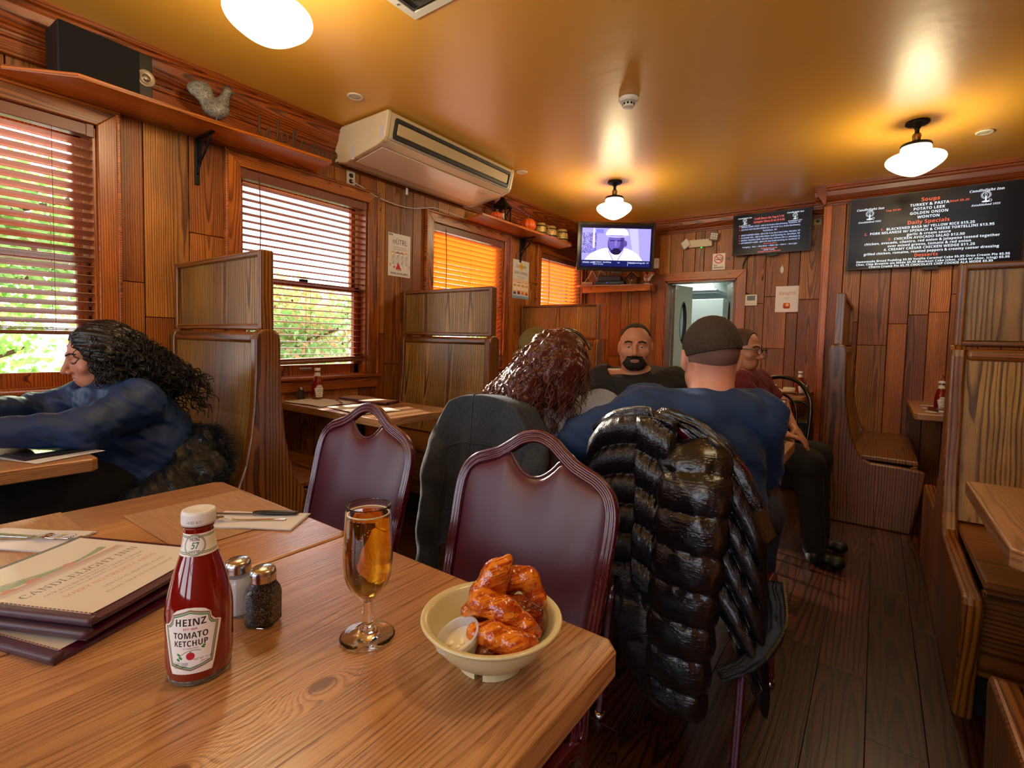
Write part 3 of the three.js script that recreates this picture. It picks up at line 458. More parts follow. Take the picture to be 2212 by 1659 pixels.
function bracket(label, pos, d, h) {
  const t = thing('shelf_bracket', label, 'bracket', pos);
  part('wall_arm', rbox(0.012, h, 0.024, 0.003, 0.007, -h / 2, 0), M.bracket, t); part('shelf_arm', rbox(d, 0.01, 0.024, 0.003, d / 2, -0.005, 0), M.bracket, t);
  part('brace', sweep([[-0.006, -0.004], [0.006, -0.004], [0.006, 0.004], [-0.006, 0.004]], new THREE.CatmullRomCurve3([V(0.01, -h * 0.78, 0), V(d * 0.26, -h * 0.52, 0), V(d * 0.55, -h * 0.34, 0), V(d * 0.86, -0.012, 0)]).getPoints(18), () => V(0, 0, 1)), M.bracket, t);
  part('spandrel', extrude([[0.008, -0.01], [d * 0.4, -0.01], [d * 0.3, -h * 0.42], [0.008, -h * 0.55]], 0.004).translate(0, 0, -0.002), M.bracket, t);
}
bracket('black iron bracket under the loudspeaker shelf', [WX, 2.232, -1.215], 0.2, 0.25);
bracket('black iron bracket under the pumpkin shelf between two windows', [WX, 2.232, -4.3], 0.19, 0.25);
{
  const t = thing('wall_shelf', 'orange pine wall shelf carrying pumpkins and barrel mugs', 'shelf', [WX, 2.232, 0]);
  part('board', grainUV(extrude([[0.002, 3.4], [0.29, 3.33], [0.29, 4.86], [0.25, 4.95], [0.002, 5.02]], 0.02, 0.003).rotateX(-Math.PI / 2), 'z'), M.pine, t);
}
{ // loudspeaker lying on the shelf
  const t = thing('loudspeaker', 'large black loudspeaker lying on the wall shelf', 'loudspeaker', [-2.96, 2.253, -0.77], 0.04);
  part('cabinet', rbox(0.17, 0.235, 0.35, 0.012, 0, 0.1175, 0), S('#14100e', 0.6), t);
  part('grille', rbox(0.012, 0.22, 0.29, 0.005, 0.088, 0.118, 0.025), S('#08080a', 0.95), t);
  part('tweeter', lathe([[0, 0.012], [0.012, 0.014], [0.014, 0.004], [0.022, 0.002], [0.036, 0.008], [0.04, 0.002], [0.04, 0], [0, 0]]).rotateZ(-Math.PI / 2).translate(0.086, 0.12, -0.145), S('#8d8078', 0.35, { metalness: 0.8 }), t);
  part('baffle', rbox(0.01, 0.22, 0.055, 0.003, 0.083, 0.118, -0.145), S('#100e0e', 0.4), t);
}
function rooster(name, label, pos, turn, s, mats, flat) {
  const t = thing(name, label, 'rooster', pos, turn); const w = flat ? 0.25 : 1;
  const f = (p) => { const q = V(p.x, p.y, p.z / w); let d = ellip(q, V(0, 0.07, 0), 0.05, 0.042, 0.036); d = smin(d, capsule(q, V(0.02, 0.09, 0), V(0.045, 0.165, 0), 0.034, 0.017), 0.025); d = smin(d, ellip(q, V(0.052, 0.176, 0), 0.019, 0.019, 0.017), 0.01); d = smin(d, capsule(q, V(-0.03, 0.085, 0), V(-0.06, 0.15, 0), 0.03, 0.034, 1, 1, 0.45), 0.02); d = smin(d, capsule(q, V(-0.06, 0.15, 0), V(-0.095, 0.15, 0), 0.034, 0.026, 1, 1, 0.4), 0.02); return d; };
  part('body', nets(f, V(-0.14, 0.01, -0.05 * w), V(0.1, 0.21, 0.05 * w), 0.0045 * (flat ? 0.8 : 1), 10), mats[0], t);
  part('comb', merge([0, 1, 2].map((k) => new THREE.SphereGeometry(0.009, 10, 8).scale(1, 1.2, 0.4).translate(0.04 + k * 0.009, 0.198 - Math.abs(k - 1) * 0.003, 0))), mats[1], t);
  part('beak', new THREE.ConeGeometry(0.006, 0.018, 8).rotateZ(-Math.PI / 2).translate(0.079, 0.176, 0), mats[2], t);
  part('wattle', new THREE.SphereGeometry(0.008, 10, 8).scale(0.7, 1.4, 0.6).translate(0.066, 0.155, 0), mats[1], t);
  if (flat) part('base', rbox(0.09, 0.012, 0.04, 0.004, 0, 0.0, 0), mats[2], t); else for (const z of [-0.012, 0.012]) { const l = part('leg', cyl(0.003, 0.003, 0.045, 0.0, 0.018, z, 8), mats[2], t); part('foot', merge([rbox(0.03, 0.004, 0.005, 0.001, 0.008, -0.003, z), rbox(0.005, 0.004, 0.02, 0.001, 0.012, -0.003, z)]), mats[2], t); }
  t.scale.setScalar(s); return t;
}
const speck = (a, b, k) => { const t = dataTex(128, 128, (x, y) => { const v = sstep(0.4, 0.62, fbm2(x / 5, y / 9, 3)); return [0, 1, 2].map((c) => mix(a[c], b[c], v)); }); t.repeat.set(k, k); return t; };
rooster('rooster_figurine', 'grey speckled metal rooster standing on the loudspeaker shelf', [-2.85, 2.255, -1.22], Math.PI / 2 - 0.35, 1.05, [S('#ffffff', 0.55, { map: speck([70, 74, 80], [150, 140, 122], 3), metalness: 0.25 }), S('#3a2020', 0.5), S('#5a5650', 0.5)], false);
{ // rusty metal welcome letters
  const t = thing('welcome_sign', 'rusty cut metal welcome letters standing on the shelf', 'sign', [-2.86, 2.253, -1.45], Math.PI / 2), rust = S('#5a3d2a', 0.7, { metalness: 0.5 });
  const st = (pts) => tube(pts.map(([a, b]) => [a, b, 0]), 0.0062, 26, 6);
  const glyph = { w: [[0, .095], [.004, .02], [.022, .008], [.036, .06], [.042, .012], [.062, .01], [.074, .1]], e: [[0, .02], [.03, .032], [.03, .055], [.01, .058], [.004, .02], [.022, .004], [.042, .014]], l: [[0, .02], [.024, .075], [.014, .098], [.006, .07], [.012, .008], [.03, .01]], c: [[.03, .048], [.012, .055], [.002, .028], [.014, .005], [.036, .012]], o: [[.016, .055], [.002, .03], [.016, .004], [.034, .028], [.018, .056], [.04, .05]], m: [[0, .005], [.004, .05], [.014, .046], [.018, .008], [.024, .05], [.034, .046], [.038, .008], [.05, .01]] };
  let x = 0; 'welcome'.split('').forEach((c, i) => { const k = i ? 1.3 : 1.5, xs = Math.max(...glyph[c].map((p) => p[0])); part('letter', st(glyph[c].map(([a, b]) => [a * k + x, b * k * 0.95 + 0.012])), rust, t); x += xs * k + 0.014; });
  part('base_strip', rbox(x, 0.012, 0.014, 0.002, x / 2, 0.006, 0), rust, t);
}
{ // lantern
  const t = thing('candle_lantern', 'black metal candle lantern with crossed bars on the shelf', 'lantern', [-2.93, 2.254, -3.79], 0.2), w = 0.056, h = 0.15;
  part('base', rbox(0.125, 0.014, 0.125, 0.003, 0, 0.007, 0), M.bracket, t);
  for (const [a, b] of [[1, 1], [1, -1], [-1, 1], [-1, -1]]) part('post', box(0.01, h, 0.01, a * w, h / 2 + 0.012, b * w), M.bracket, t);
  for (let k = 0; k < 4; k++) { const bar = (s) => box(0.005, Math.hypot(h, 2 * w), 0.005).rotateZ(s * Math.atan2(2 * w, h)).translate(0, h / 2 + 0.014, w).rotateY(k * Math.PI / 2); part('cross_bar', bar(1), M.bracket, t); part('cross_bar', bar(-1), M.bracket, t); }
  part('roof', new THREE.CylinderGeometry(0.03, 0.1, 0.07, 4).rotateY(Math.PI / 4).translate(0, h + 0.05, 0), M.bracket, t); part('eave', rbox(0.135, 0.01, 0.135, 0.003, 0, h + 0.014, 0), M.bracket, t);
  part('chimney', new THREE.CylinderGeometry(0.02, 0.028, 0.022, 4).rotateY(Math.PI / 4).translate(0, h + 0.095, 0), M.bracket, t); part('ring', new THREE.TorusGeometry(0.02, 0.003, 6, 20).translate(0, h + 0.12, 0), M.bracket, t);
  part('candle', lathe([[0, 0.014], [0.03, 0.014], [0.03, 0.1], [0.024, 0.104], [0.0, 0.098]]), S('#d8c4a4', 0.6), t);
}
function pumpkin(label, pos, r, flat, stemH) {
  const t = thing('pumpkin', label, 'pumpkin', pos), g = new THREE.SphereGeometry(r, 72, 32), p = g.attributes.position;
  for (let i = 0; i < p.count; i++) { const x = p.getX(i), y = p.getY(i), z = p.getZ(i), a = Math.atan2(z, x), rr2 = Math.hypot(x, z) / r, k = 1 - 0.1 * Math.pow(Math.abs(Math.sin(a * 5)), 0.5) * rr2 * 0 - 0.1 * (1 - Math.pow(Math.abs(Math.cos(a * 5)), 0.6)) * rr2, dent = Math.exp(-rr2 * rr2 * 9) * 0.22; p.setXYZ(i, x * k, y * flat * k * (1 - dent) + r * flat * 0.94, z * k); }
  g.computeVertexNormals(); part('flesh', g, S('#d9560c', 0.45, { clearcoat: 0.2 }), t);
  part('stem', tube([[0, r * flat * 1.65, 0], [0.002, r * flat * 1.95, 0.001], [0.01, r * flat * 1.9 + stemH, 0.004]], 0.006, 8, 7), S('#5c6a34', 0.8), t);
}
pumpkin('small flat ribbed orange pumpkin beside the lantern on the shelf', [-2.87, 2.253, -3.62], 0.058, 0.72, 0.02);
pumpkin('larger round orange pumpkin next to the barrel mugs on the shelf', [-2.89, 2.253, -4.16], 0.082, 0.86, 0.025);
{ // barrel mugs
  const labs = ['barrel shaped mug with dark hoops nearest the larger pumpkin', 'middle barrel shaped mug of the three on the shelf', 'barrel shaped mug with dark hoops beside the flat grey rooster'];
  [-4.4, -4.6, -4.83].forEach((z, i) => {
    const t = thing('barrel_mug', labs[i], 'mug', [-2.9, 2.253, z], i * 1.3, 'barrel mugs on the pumpkin shelf'), k = 1 + i * 0.06;
    part('body', lathe([[0, 0], [0.062, 0], [0.066, 0.03], [0.067, 0.06], [0.06, 0.11], [0.053, 0.13], [0.048, 0.13], [0.052, 0.08], [0.05, 0.02], [0, 0.015]].map(([a, b]) => [a * k, b * k]), 40), S('#ffffff', 0.4, { map: speck([150, 120, 60], [212, 176, 110], 2), metalness: 0.2 }), t);
    for (const [y, r] of [[0.03, 0.0665], [0.1, 0.0625]]) part('hoop', lathe([[r - 0.002, y - 0.006], [r + 0.002, y - 0.006], [r + 0.002 - (y > 0.05 ? 0.003 : -0.001), y + 0.006], [r - 0.004, y + 0.006]].map(([a, b]) => [a * k, b * k]), 40), S('#2c2018', 0.5, { metalness: 0.4 }), t);
    part('handle', tube([[0.058, 0.105, 0], [0.095, 0.1, 0], [0.1, 0.06, 0], [0.066, 0.03, 0]].map(([a, b, c]) => [a * k, b * k, c]), 0.007, 20, 8), S('#8a6a36', 0.45), t);
  });
}
rooster('rooster_figurine', 'flat grey cut out rooster at the end of the mug shelf', [-2.93, 2.258, -5.0], -Math.PI / 2 + 0.5, 0.75, [S('#7c7a80', 0.5, { metalness: 0.3 }), S('#b02a20', 0.5), S('#c88a3a', 0.5)], true);
// ---------------------------------------------------------------- cables, sockets and small wall things
M.cable = S('#cfc6bc', 0.5);
single('wall_cable', 'thin white cable running over the window heads to the pumpkin shelf', 'cable', tube([[-3.053, 2.262, -2.2], [-3.05, 2.235, -2.3], [-3.05, 2.213, -2.37], [-3.054, 2.2, -2.46], [-3.058, 2.19, -2.6], [-3.056, 2.195, -2.75], [-3.046, 2.228, -2.9], [-3.038, 2.25, -3.0], [-3.038, 2.243, -3.3], [-3.035, 2.238, -3.39]], 0.004, 60, 6), M.cable);
function outlet(label, pos, turn, plateM) {
  const t = thing('power_outlet', label, 'outlet', pos, turn); part('plate', rbox(0.07, 0.115, 0.006, 0.003, 0, 0, 0.003), plateM, t);
  for (const s of [-1, 1]) { const sk = part('socket', extrude(Array.from({ length: 20 }, (_, i) => { const a = i * Math.PI / 10; return [Math.cos(a) * 0.017, clamp(Math.sin(a) * 0.017, -0.014, 0.014) + s * 0.02]; }), 0.004, 0.001).translate(0, 0, 0.005), M.black, t); }
  part('screw', cyl(0.003, 0.003, 0.002, 0, 0, 0, 8).rotateX(Math.PI / 2).translate(0, 0, 0.007), M.steel, t);
}
outlet('ivory wall socket above the sunniest window', [WX, 2.285, -2.21], Math.PI / 2, S('#d6cbb6', 0.4));
outlet('brass wall socket beside the small menu screen', [-0.535, 2.42, BZ], 0, S('#8c7444', 0.4, { metalness: 0.6 }));
{ // shelf under the corner television
  const t = thing('corner_shelf', 'orange corner shelf under the television holding boxes', 'shelf', [0, 1.78, 0]);
  part('board', grainUV(extrude([[WX + 0.06, -BZ - 0.002], [WX + 0.06, 5.42], [-2.95, 5.38], [-2.125, 5.6], [-2.125, -BZ - 0.002]], 0.022, 0.003).rotateX(-Math.PI / 2).translate(0, 0.05, 0), 'x'), M.pine, t);
  part('apron', grainUV(merge([rbox(0.86, 0.07, 0.018, 0.004, -2.545, 0.018, -5.5).applyMatrix4(new THREE.Matrix4()), box(0.018, 0.07, 0.16, -2.135, 0.018, -5.67)]), 'x'), M.pine, t);
}
const shY = 1.853;
{ const t = thing('cable_box', 'flat dark grey cable box at the back of the corner shelf', 'cable box', [-2.66, shY + 0.0385, -5.6], 0.25); part('case', rbox(0.29, 0.075, 0.16, 0.018, 0, 0.0375, 0), S('#57524e', 0.5), t); part('foot', box(0.27, 0.002, 0.14, 0, 0.0, 0), M.black, t); }
{ const t = thing('recorder_box', 'slim black receiver with a blue light under the grey cable box', 'receiver', [-2.63, shY, -5.57], 0.25); part('case', rbox(0.34, 0.035, 0.19, 0.004, 0, 0.0185, 0), S('#1a1412', 0.4), t); part('front_display', rbox(0.12, 0.014, 0.004, 0.001, 0.06, 0.018, 0.0955), S('#30261e', 0.3), t); part('indicator', new THREE.SphereGeometry(0.006, 10, 8).translate(-0.03, 0.02, 0.097), S('#2030ff', 0.3, { emissive: '#3a50ff', emissiveIntensity: 2 }), t); }
{ const t = thing('modem_box', 'small light brown modem box at the left end of the corner shelf', 'modem', [-2.88, shY, -5.455], 0.35); part('case', rbox(0.13, 0.036, 0.09, 0.005, 0, 0.018, 0), S('#b08a6a', 0.5), t); part('label', rbox(0.03, 0.005, 0.002, 0.0005, -0.03, 0.026, 0.0455), M.white, t); }
{
  const t = thing('birdhouse', 'small rustic wooden birdhouse hanging cord bundle beside the rooster', 'birdhouse', [-2.38, shY, -5.62], 0.1), tw = S('#a87a3c', 0.8);
  part('house', extrude([[-0.055, 0], [0.055, 0], [0.062, 0.08], [0, 0.14], [-0.062, 0.08]], 0.08, 0.004).translate(0, 0, -0.04), S('#6e4620', 0.85), t);
  part('entrance', cyl(0.014, 0.014, 0.004, 0, 0, 0, 20).rotateX(Math.PI / 2).translate(0, 0.085, 0.0405), M.black, t); part('perch', cyl(0.009, 0.009, 0.012, 0, 0, 0, 12).rotateX(Math.PI / 2).translate(0.006, 0.045, 0.045), S('#e0c080', 0.5), t);
  for (const s of [-1, 1]) part('roof', rbox(0.105, 0.012, 0.11, 0.004).rotateZ(-s * 0.76).translate(s * 0.042, 0.118, 0), tw, t);
  part('twig', merge([tube([[-0.045, 0.07, 0.044], [-0.02, 0.045, 0.05], [-0.006, 0.0, 0.046]], 0.007, 10, 6)]), tw, t);
}
rooster('rooster_figurine', 'white and orange painted rooster at the right of the corner shelf', [-2.2, shY + 0.006, -5.62], Math.PI, 0.72, [S('#ffffff', 0.4, { map: (() => { const t = dataTex(96, 96, (x, y) => { const v = sstep(0.45, 0.55, fbm2(x / 26, y / 26, 2)); return [mix(220, 214, v), mix(206, 106, v), mix(196, 40, v)]; }); t.repeat.set(0.5, 0.5); return t; })() }), S('#c02028', 0.4), S('#d8d0c8', 0.5)], true);
for (const [i, p] of [[[-2.95, 1.94, -5.6], [-2.93, 2.05, -5.65], [-2.86, 1.95, -5.66], [-2.8, 2.04, -5.62], [-2.72, 1.98, -5.66], [-2.72, 2.1, -5.64]], [[-2.9, 1.87, -5.5], [-2.97, 1.9, -5.55], [-2.93, 2.0, -5.6], [-2.88, 2.1, -5.6]]].entries()) single('loose_cord', ['white tangled cord hanging behind the cable box', 'grey cord looping at the left end of the corner shelf'][i], 'cord', tube(p, 0.006, 50, 6), M.cable);
{ const t = thing('wall_sensor', 'small white sensor box beside the kitchen door frame', 'sensor', [-2.139, 2.1, BZ]); part('body', rbox(0.062, 0.12, 0.035, 0.008, 0, 0, 0.0175), M.white, t); part('lens', new THREE.SphereGeometry(0.008, 10, 8).scale(1, 1, 0.4).translate(0.01, 0.02, 0.035), S('#b0a89c', 0.4), t); }
{ // emergency light
  const t = thing('emergency_light', 'white twin head emergency light above the kitchen door', 'emergency light', [-1.64, 2.285, BZ]), lens = S('#e8e6da', 0.2, { clearcoat: 1 });
  part('housing', rbox(0.25, 0.085, 0.05, 0.008, 0, 0, 0.025), S('#cfc2a6', 0.5), t); part('indicator', new THREE.SphereGeometry(0.007, 10, 8).translate(0.01, -0.046, 0.03), S('#20ff40', 0.4, { emissive: '#30ff50', emissiveIntensity: 3 }), t);
  for (const [x, y, rz, ry, c] of [[-0.155, 0.0, 0.55, -0.35, '#e4ded0'], [0.145, 0.055, -0.15, 0.4, '#8f8c88']]) { const h = new THREE.Group(); h.name = 'lamp_head'; h.position.set(x, y, 0.055); h.rotation.set(0, ry, rz); t.add(h); part('reflector', rbox(0.092, 0.092, 0.04, 0.016, 0, 0, 0, 3), S(c, 0.3), h); for (let i = 0; i < 3; i++) for (let j = 0; j < 3; j++) part('lens_cell', rbox(0.02, 0.02, 0.008, 0.004, (i - 1) * 0.024, (j - 1) * 0.024, 0.021, 1), lens, h); }
}
const flatSign = (name, label, cat, w, h, tex, pos, turn, more = {}) => { const t = thing(name, label, cat, pos, turn); part('sheet', box(w, h, 0.0016, 0, 0, 0.0008), S('#e9e4dc', 0.7), t); part('print', plateUV(w, h).translate(0, 0, 0.0019), S('#ffffff', 0.6, { map: tex, ...more }), t); return t; };
flatSign('no_smoking_sign', 'no smoking sign above the kitchen door casing', 'sign', 0.13, 0.175, pic(260, 350, (g, w, h) => {
  g.fillStyle = '#ece6dc'; g.fillRect(0, 0, w, h); g.fillStyle = '#1a1a1a'; g.fillRect(70, 122, 92, 16); g.strokeStyle = '#1a1a1a'; g.lineWidth = 9; g.beginPath(); g.moveTo(170, 138); g.lineTo(196, 138); g.lineTo(196, 112); g.quadraticCurveTo(196, 92, 170, 92); g.quadraticCurveTo(150, 92, 152, 76); g.stroke(); g.fillRect(176, 120, 10, 18);
  g.strokeStyle = '#d81e2c'; g.lineWidth = 17; g.beginPath(); g.arc(130, 120, 88, 0, 7); g.stroke(); g.beginPath(); g.moveTo(68, 58); g.lineTo(192, 182); g.stroke(); txt(g, 'NO', 62, 258, 44, '#1a1a1a'); txt(g, 'SMOKING', 130, 306, 46, '#1a1a1a', 'sans-serif', 'bold', 'center', 226); }), [-1.446, 2.075, BZ], 0);
flatSign('sangria_notice', 'white sangria notice sheet on the far wall', 'notice', 0.208, 0.262, pic(416, 524, (g, w, h) => {
  g.fillStyle = '#ece4e0'; g.fillRect(0, 0, w, h); g.strokeStyle = '#b8564a'; g.lineWidth = 6; txt(g, 'Sangria', 208, 140, 84, '#b8564a', 'serif', 'italic'); txt(g, 'by the glass', 208, 236, 24, '#8a7a74', 'sans-serif', ''); txt(g, '$8.75', 208, 270, 24, '#8a7a74', 'sans-serif', '');
  g.fillStyle = '#d04a24'; g.beginPath(); g.roundRect(146, 340, 124, 116, 30); g.fill(); g.fillStyle = '#b02818'; g.beginPath(); g.roundRect(152, 396, 112, 56, 22); g.fill(); g.fillStyle = '#f0a83a'; g.beginPath(); g.arc(220, 380, 34, 0, 7); g.fill(); g.fillStyle = '#f8d070'; g.beginPath(); g.arc(214, 382, 18, 0, 7); g.fill(); }), [-0.769, 1.648, BZ], 0);
{ const t = thing('thermostat', 'white thermostat with grey display beside the kitchen door', 'thermostat', [-1.1, 1.645, BZ]); part('case', rbox(0.118, 0.118, 0.022, 0.006, 0, 0, 0.011), S('#ddd6c4', 0.45), t); part('display', rbox(0.078, 0.05, 0.003, 0.001, 0.0, 0.02, 0.0225), S('#38423c', 0.25), t); for (let k = 0; k < 4; k++) part('button', rbox(0.012, 0.007, 0.003, 0.001, -0.04 + k * 0.027, -0.035, 0.0225, 1), S('#c0b8a8', 0.5), t); }
{ const t = thing('hanging_charm', 'small pink charm hanging on a cord below the small screen', 'charm', [-1.0, 1.94, BZ]); part('cord', tube([[0.03, 0.17, 0.004], [0.012, 0.1, 0.006], [0, 0.04, 0.006], [0, -0.06, 0.006]], 0.0015, 12, 5), M.black, t); part('ribbon', new THREE.SphereGeometry(0.014, 12, 10).scale(0.8, 2.2, 0.5).translate(0, 0.0, 0.009), S('#c8606a', 0.5), t); part('tassel', rbox(0.012, 0.03, 0.01, 0.003, -0.004, -0.075, 0.008), M.black, t); }
{ const t = thing('wall_plaque', 'small white oval plaque on the far wall above the sangria notice', 'plaque', [-0.825, 1.945, BZ]); part('shell', new THREE.SphereGeometry(0.03, 24, 16).scale(0.58, 1.3, 0.35).translate(0, 0, 0.008), S('#e2dcd2', 0.4), t); part('hook', cyl(0.003, 0.003, 0.02, 0, 0.044, 0.004, 8), M.steel, t); }
single('screen_cable', 'black cable hanging from the small menu screen to the thermostat', 'cable', tube([[-1.09, 2.13, -5.73], [-1.16, 2.09, -5.735], [-1.195, 2.02, -5.738], [-1.185, 1.93, -5.738], [-1.19, 1.84, -5.738], [-1.165, 1.79, -5.738], [-1.175, 1.74, -5.736], [-1.15, 1.72, -5.735], [-1.12, 1.705, -5.735]], 0.006, 60, 6), M.black);
// posters on the window wall
flatSign('drink_poster', 'white drinks poster with a watermelon slice between two windows', 'poster', 0.225, 0.33, pic(450, 660, (g, w, h) => {
  g.fillStyle = '#ebe5df'; g.fillRect(0, 0, w, h); g.fillStyle = '#26262c'; g.fillRect(14, 14, 68, 26); txt(g, 'NEW', 48, 28, 20, '#fff'); txt(g, 'nÜTRL', 232, 124, 108, '#2e2a2a', 'sans-serif', '', 'center', 300); txt(g, 'Vodka Seltzer, Real Juice', 235, 208, 24, '#6a6462', 'sans-serif', '', 'center', 300); txt(g, 'Drink Simple. Try NÜTRL', 235, 240, 24, '#6a6462', 'sans-serif', '', 'center', 280);
  ['#e2a93a', '#7c2e48', '#c83a4a', '#e6b04a'].forEach((c, i) => { const x = 60 + i * 88; g.fillStyle = '#dcd6d2'; g.fillRect(x, 300, 76, 220); g.fillStyle = '#f4f0ec'; g.fillRect(x + 8, 300, 44, 220); g.fillStyle = c; g.fillRect(x - 2, 284, 80, 16); g.fillStyle = '#4a4444'; g.fillRect(x + 30, 270, 22, 8); g.save(); g.translate(x + 38, 400); g.rotate(-Math.PI / 2); txt(g, 'NÜTRL', 0, 0, 52, '#3c3434', 'sans-serif', ''); g.restore(); });
  g.fillStyle = '#d8a020'; g.fillRect(30, 470, 22, 40); g.fillRect(420, 470, 20, 50); g.fillStyle = '#c83040'; g.beginPath(); g.arc(118, 520, 18, 0, 7); g.fill(); g.fillStyle = '#c9202c'; g.beginPath(); g.moveTo(200, 440); g.lineTo(262, 552); g.lineTo(148, 548); g.fill(); g.strokeStyle = '#7a9a3a'; g.lineWidth = 10; g.beginPath(); g.moveTo(146, 552); g.quadraticCurveTo(204, 580, 264, 556); g.stroke(); txt(g, 'NOW AVAILABLE', 228, 616, 46, '#26262a', 'sans-serif', 'bold', 'center', 370); }), [WX, 1.81, -2.665], Math.PI / 2);
flatSign('drink_poster', 'grey and orange drinks poster under the pumpkin shelf bracket', 'poster', 0.295, 0.4, pic(380, 520, (g, w, h) => {
  g.fillStyle = '#d2cecb'; g.fillRect(0, 0, w, h); g.fillStyle = '#e6b02c'; g.beginPath(); g.arc(195, 82, 50, 0, 7); g.fill(); txt(g, 'Surfside', 190, 82, 60, '#3a3432', 'serif', 'italic'); txt(g, 'NOW SERVING', 192, 172, 50, '#2c2c38', 'sans-serif', '', 'center', 320); txt(g, 'Iced Tea & Lemonade', 192, 222, 17, '#5a5656', 'sans-serif', ''); txt(g, 'made with real vodka', 192, 244, 17, '#5a5656', 'sans-serif', '');
  g.fillStyle = '#e8b878'; g.fillRect(0, 268, w, 18); g.fillStyle = '#e3c8b6'; g.fillRect(0, 286, w, 190);
  [['#e0c060', '#4a7ea8', '#1e2c48'], ['#d06a3a', '#9a2a34', '#2a4a74'], ['#e8a040', '#e8703a', '#e07a4a'], ['#e8b030', '#e08030', '#a8302a']].forEach((c, i) => { const x = 16 + i * 92; g.fillStyle = '#efd8c8'; g.fillRect(x, 300, 74, 166); g.fillStyle = ['#d0a89c', '#b04a4a', '#d4b0a0', '#e09040'][i]; g.fillRect(x, 298, 74, 10); g.fillStyle = '#e4ac34'; g.beginPath(); g.arc(x + 37, 346, 22, 0, 7); g.fill(); c.forEach((q, k) => { g.fillStyle = q; g.fillRect(x + 4, 412 + k * 17, 66, 18); }); txt(g, 'Surfside', x + 37, 346, 22, '#4a3a2c', 'serif', 'italic'); });
  g.fillStyle = '#7e9ab8'; g.fillRect(0, 478, w, 42); g.fillStyle = '#a8c0d4'; for (let i = 0; i < 19; i++) { g.beginPath(); g.arc(i * 20 + 10, 480, 10, 0, 7); g.fill(); } }), [WX, 1.805, -4.325], Math.PI / 2);
// ---------------------------------------------------------------- screens
function screenThing(label, w, h, tex, pos, turn, tilt, bez = 0.012, glow = 1) {
  const t = thing('television', label, 'television', pos, turn); t.rotation.order = 'YXZ'; t.rotation.x = tilt;
  part('bezel', extrude([[-w / 2, -h / 2], [w / 2, -h / 2], [w / 2, h / 2], [-w / 2, h / 2]], 0.035, 0.003, 2).translate(0, 0, -0.036), S('#08080a', 0.18, { clearcoat: 1, clearcoatRoughness: 0.05 }), t);
  part('back_shell', rbox(w * 0.7, h * 0.6, 0.03, 0.01, 0, 0, -0.05), M.black, t);
  part('screen', plateUV(w - 2 * bez, h - 2 * bez).translate(0, 0, 0.0006), S('#000000', 0.12, { emissive: '#ffffff', emissiveMap: tex, emissiveIntensity: glow, specularIntensity: 0.9 }), t);
  part('stand_mount', box(0.1, 0.03, 0.02, 0.02, -h / 2 - 0.012, -0.02), M.black, t);
  part('wall_mount', box(0.22, 0.22, 0.06, 0, 0, -0.09), M.iron, t);
  return t;
}
function emblem(g, x, y, s) { // the candle emblem of the house
  g.save(); g.translate(x, y); g.scale(s, s); g.strokeStyle = g.fillStyle = '#f2f6ff'; g.lineWidth = 3; txt(g, 'Candlelight Inn', 0, -58, 26, '#f2f6ff', 'serif', 'italic bold'); for (let k = 0; k < 22; k++) { const a = k * Math.PI / 11; g.beginPath(); g.moveTo(Math.cos(a) * 18, -18 + Math.sin(a) * 18); g.lineTo(Math.cos(a) * 32, -18 + Math.sin(a) * 32); g.stroke(); }
  g.beginPath(); g.ellipse(0, -20, 6, 12, 0, 0, 7); g.stroke(); g.fillRect(-5, -8, 10, 36); g.beginPath(); g.ellipse(0, 32, 24, 7, 0, 0, 7); g.fill(); g.beginPath(); g.arc(26, 26, 9, 0, 7); g.stroke(); txt(g, 'Established 1955', 0, 56, 20, '#f2f6ff', 'serif', 'italic bold'); g.restore();
}
const bigMenu = pic(1600, 900, (g, w, h) => {
  g.fillStyle = '#04070b'; g.fillRect(0, 0, w, h); const W = '#eef6ff', R = '#f0603c'; emblem(g, 205, 225, 1.4); emblem(g, 1275, 150, 1.45);
  txt(g, 'Soups', 790, 92, 62, R); txt(g, 'Cup $3.95', 440, 185, 32, R); txt(g, 'Bowl $5.25', 1050, 150, 34, R); ['TURKEY & PASTA', 'POTATO LEEK', 'GOLDEN ONION', 'WONTON'].forEach((s, i) => txt(g, s, 780, 152 + i * 50, 46, W));
  txt(g, 'Daily Specials', 780, 362, 60, R); const L = [['1.', 'BLACKENED BASA W/ YELLOW RICE $15.25'], ['2.', 'PORK MILANESE W/ SPINACH & CHEESE TORTELLINI $13.95'], ['', 'garlic & cream sauce'], ['3.', 'CHICKEN AVOCADO SALAD $12.50'], ['', 'chicken, avocado, cilantro, red onion & jalapeno tossed together'], ['', 'over mixed greens, tomato & red onion'], ['', '4. CREAMY CAESAR CHICKEN WEDGE $11.25'], ['', 'grilled chicken, romaine, roasted peppers & creamy caesar dressing']];
  L.forEach(([n, s], i) => { g.font = 'bold 41px sans-serif'; const wd = Math.min(g.measureText(s).width, 1250); txt(g, s, 790, 420 + i * 43, 41, W, 'sans-serif', 'bold', 'center', 1250); if (n) txt(g, n, 790 - wd / 2 - 40, 420 + i * 43, 41, R); });
  txt(g, 'Desserts', 780, 768, 54, R); ['Homemade Bread Pudding $5.95 Vanilla Caramel Cake $5.95 Oreo Cream Pie $5.95', 'Choc. Chip Brownie ala Mode $5.95 Blackout Cake (choc. cake w/ choc. icing) $5.95', 'Cherry Crumb Pie $5.75 CHOCOLATE CHIP COOKIE ALA MODE $5.95'].forEach((s, i) => txt(g, s, 800, 815 + i * 36, 36, W, 'sans-serif', 'bold', 'center', 1500)); });
screenThing('large wall screen with the soups and daily specials menu', 1.085, 0.602, bigMenu, [0.287, 2.138, SZ + 0.075], 0, 0.02, 0.009, 1.15);
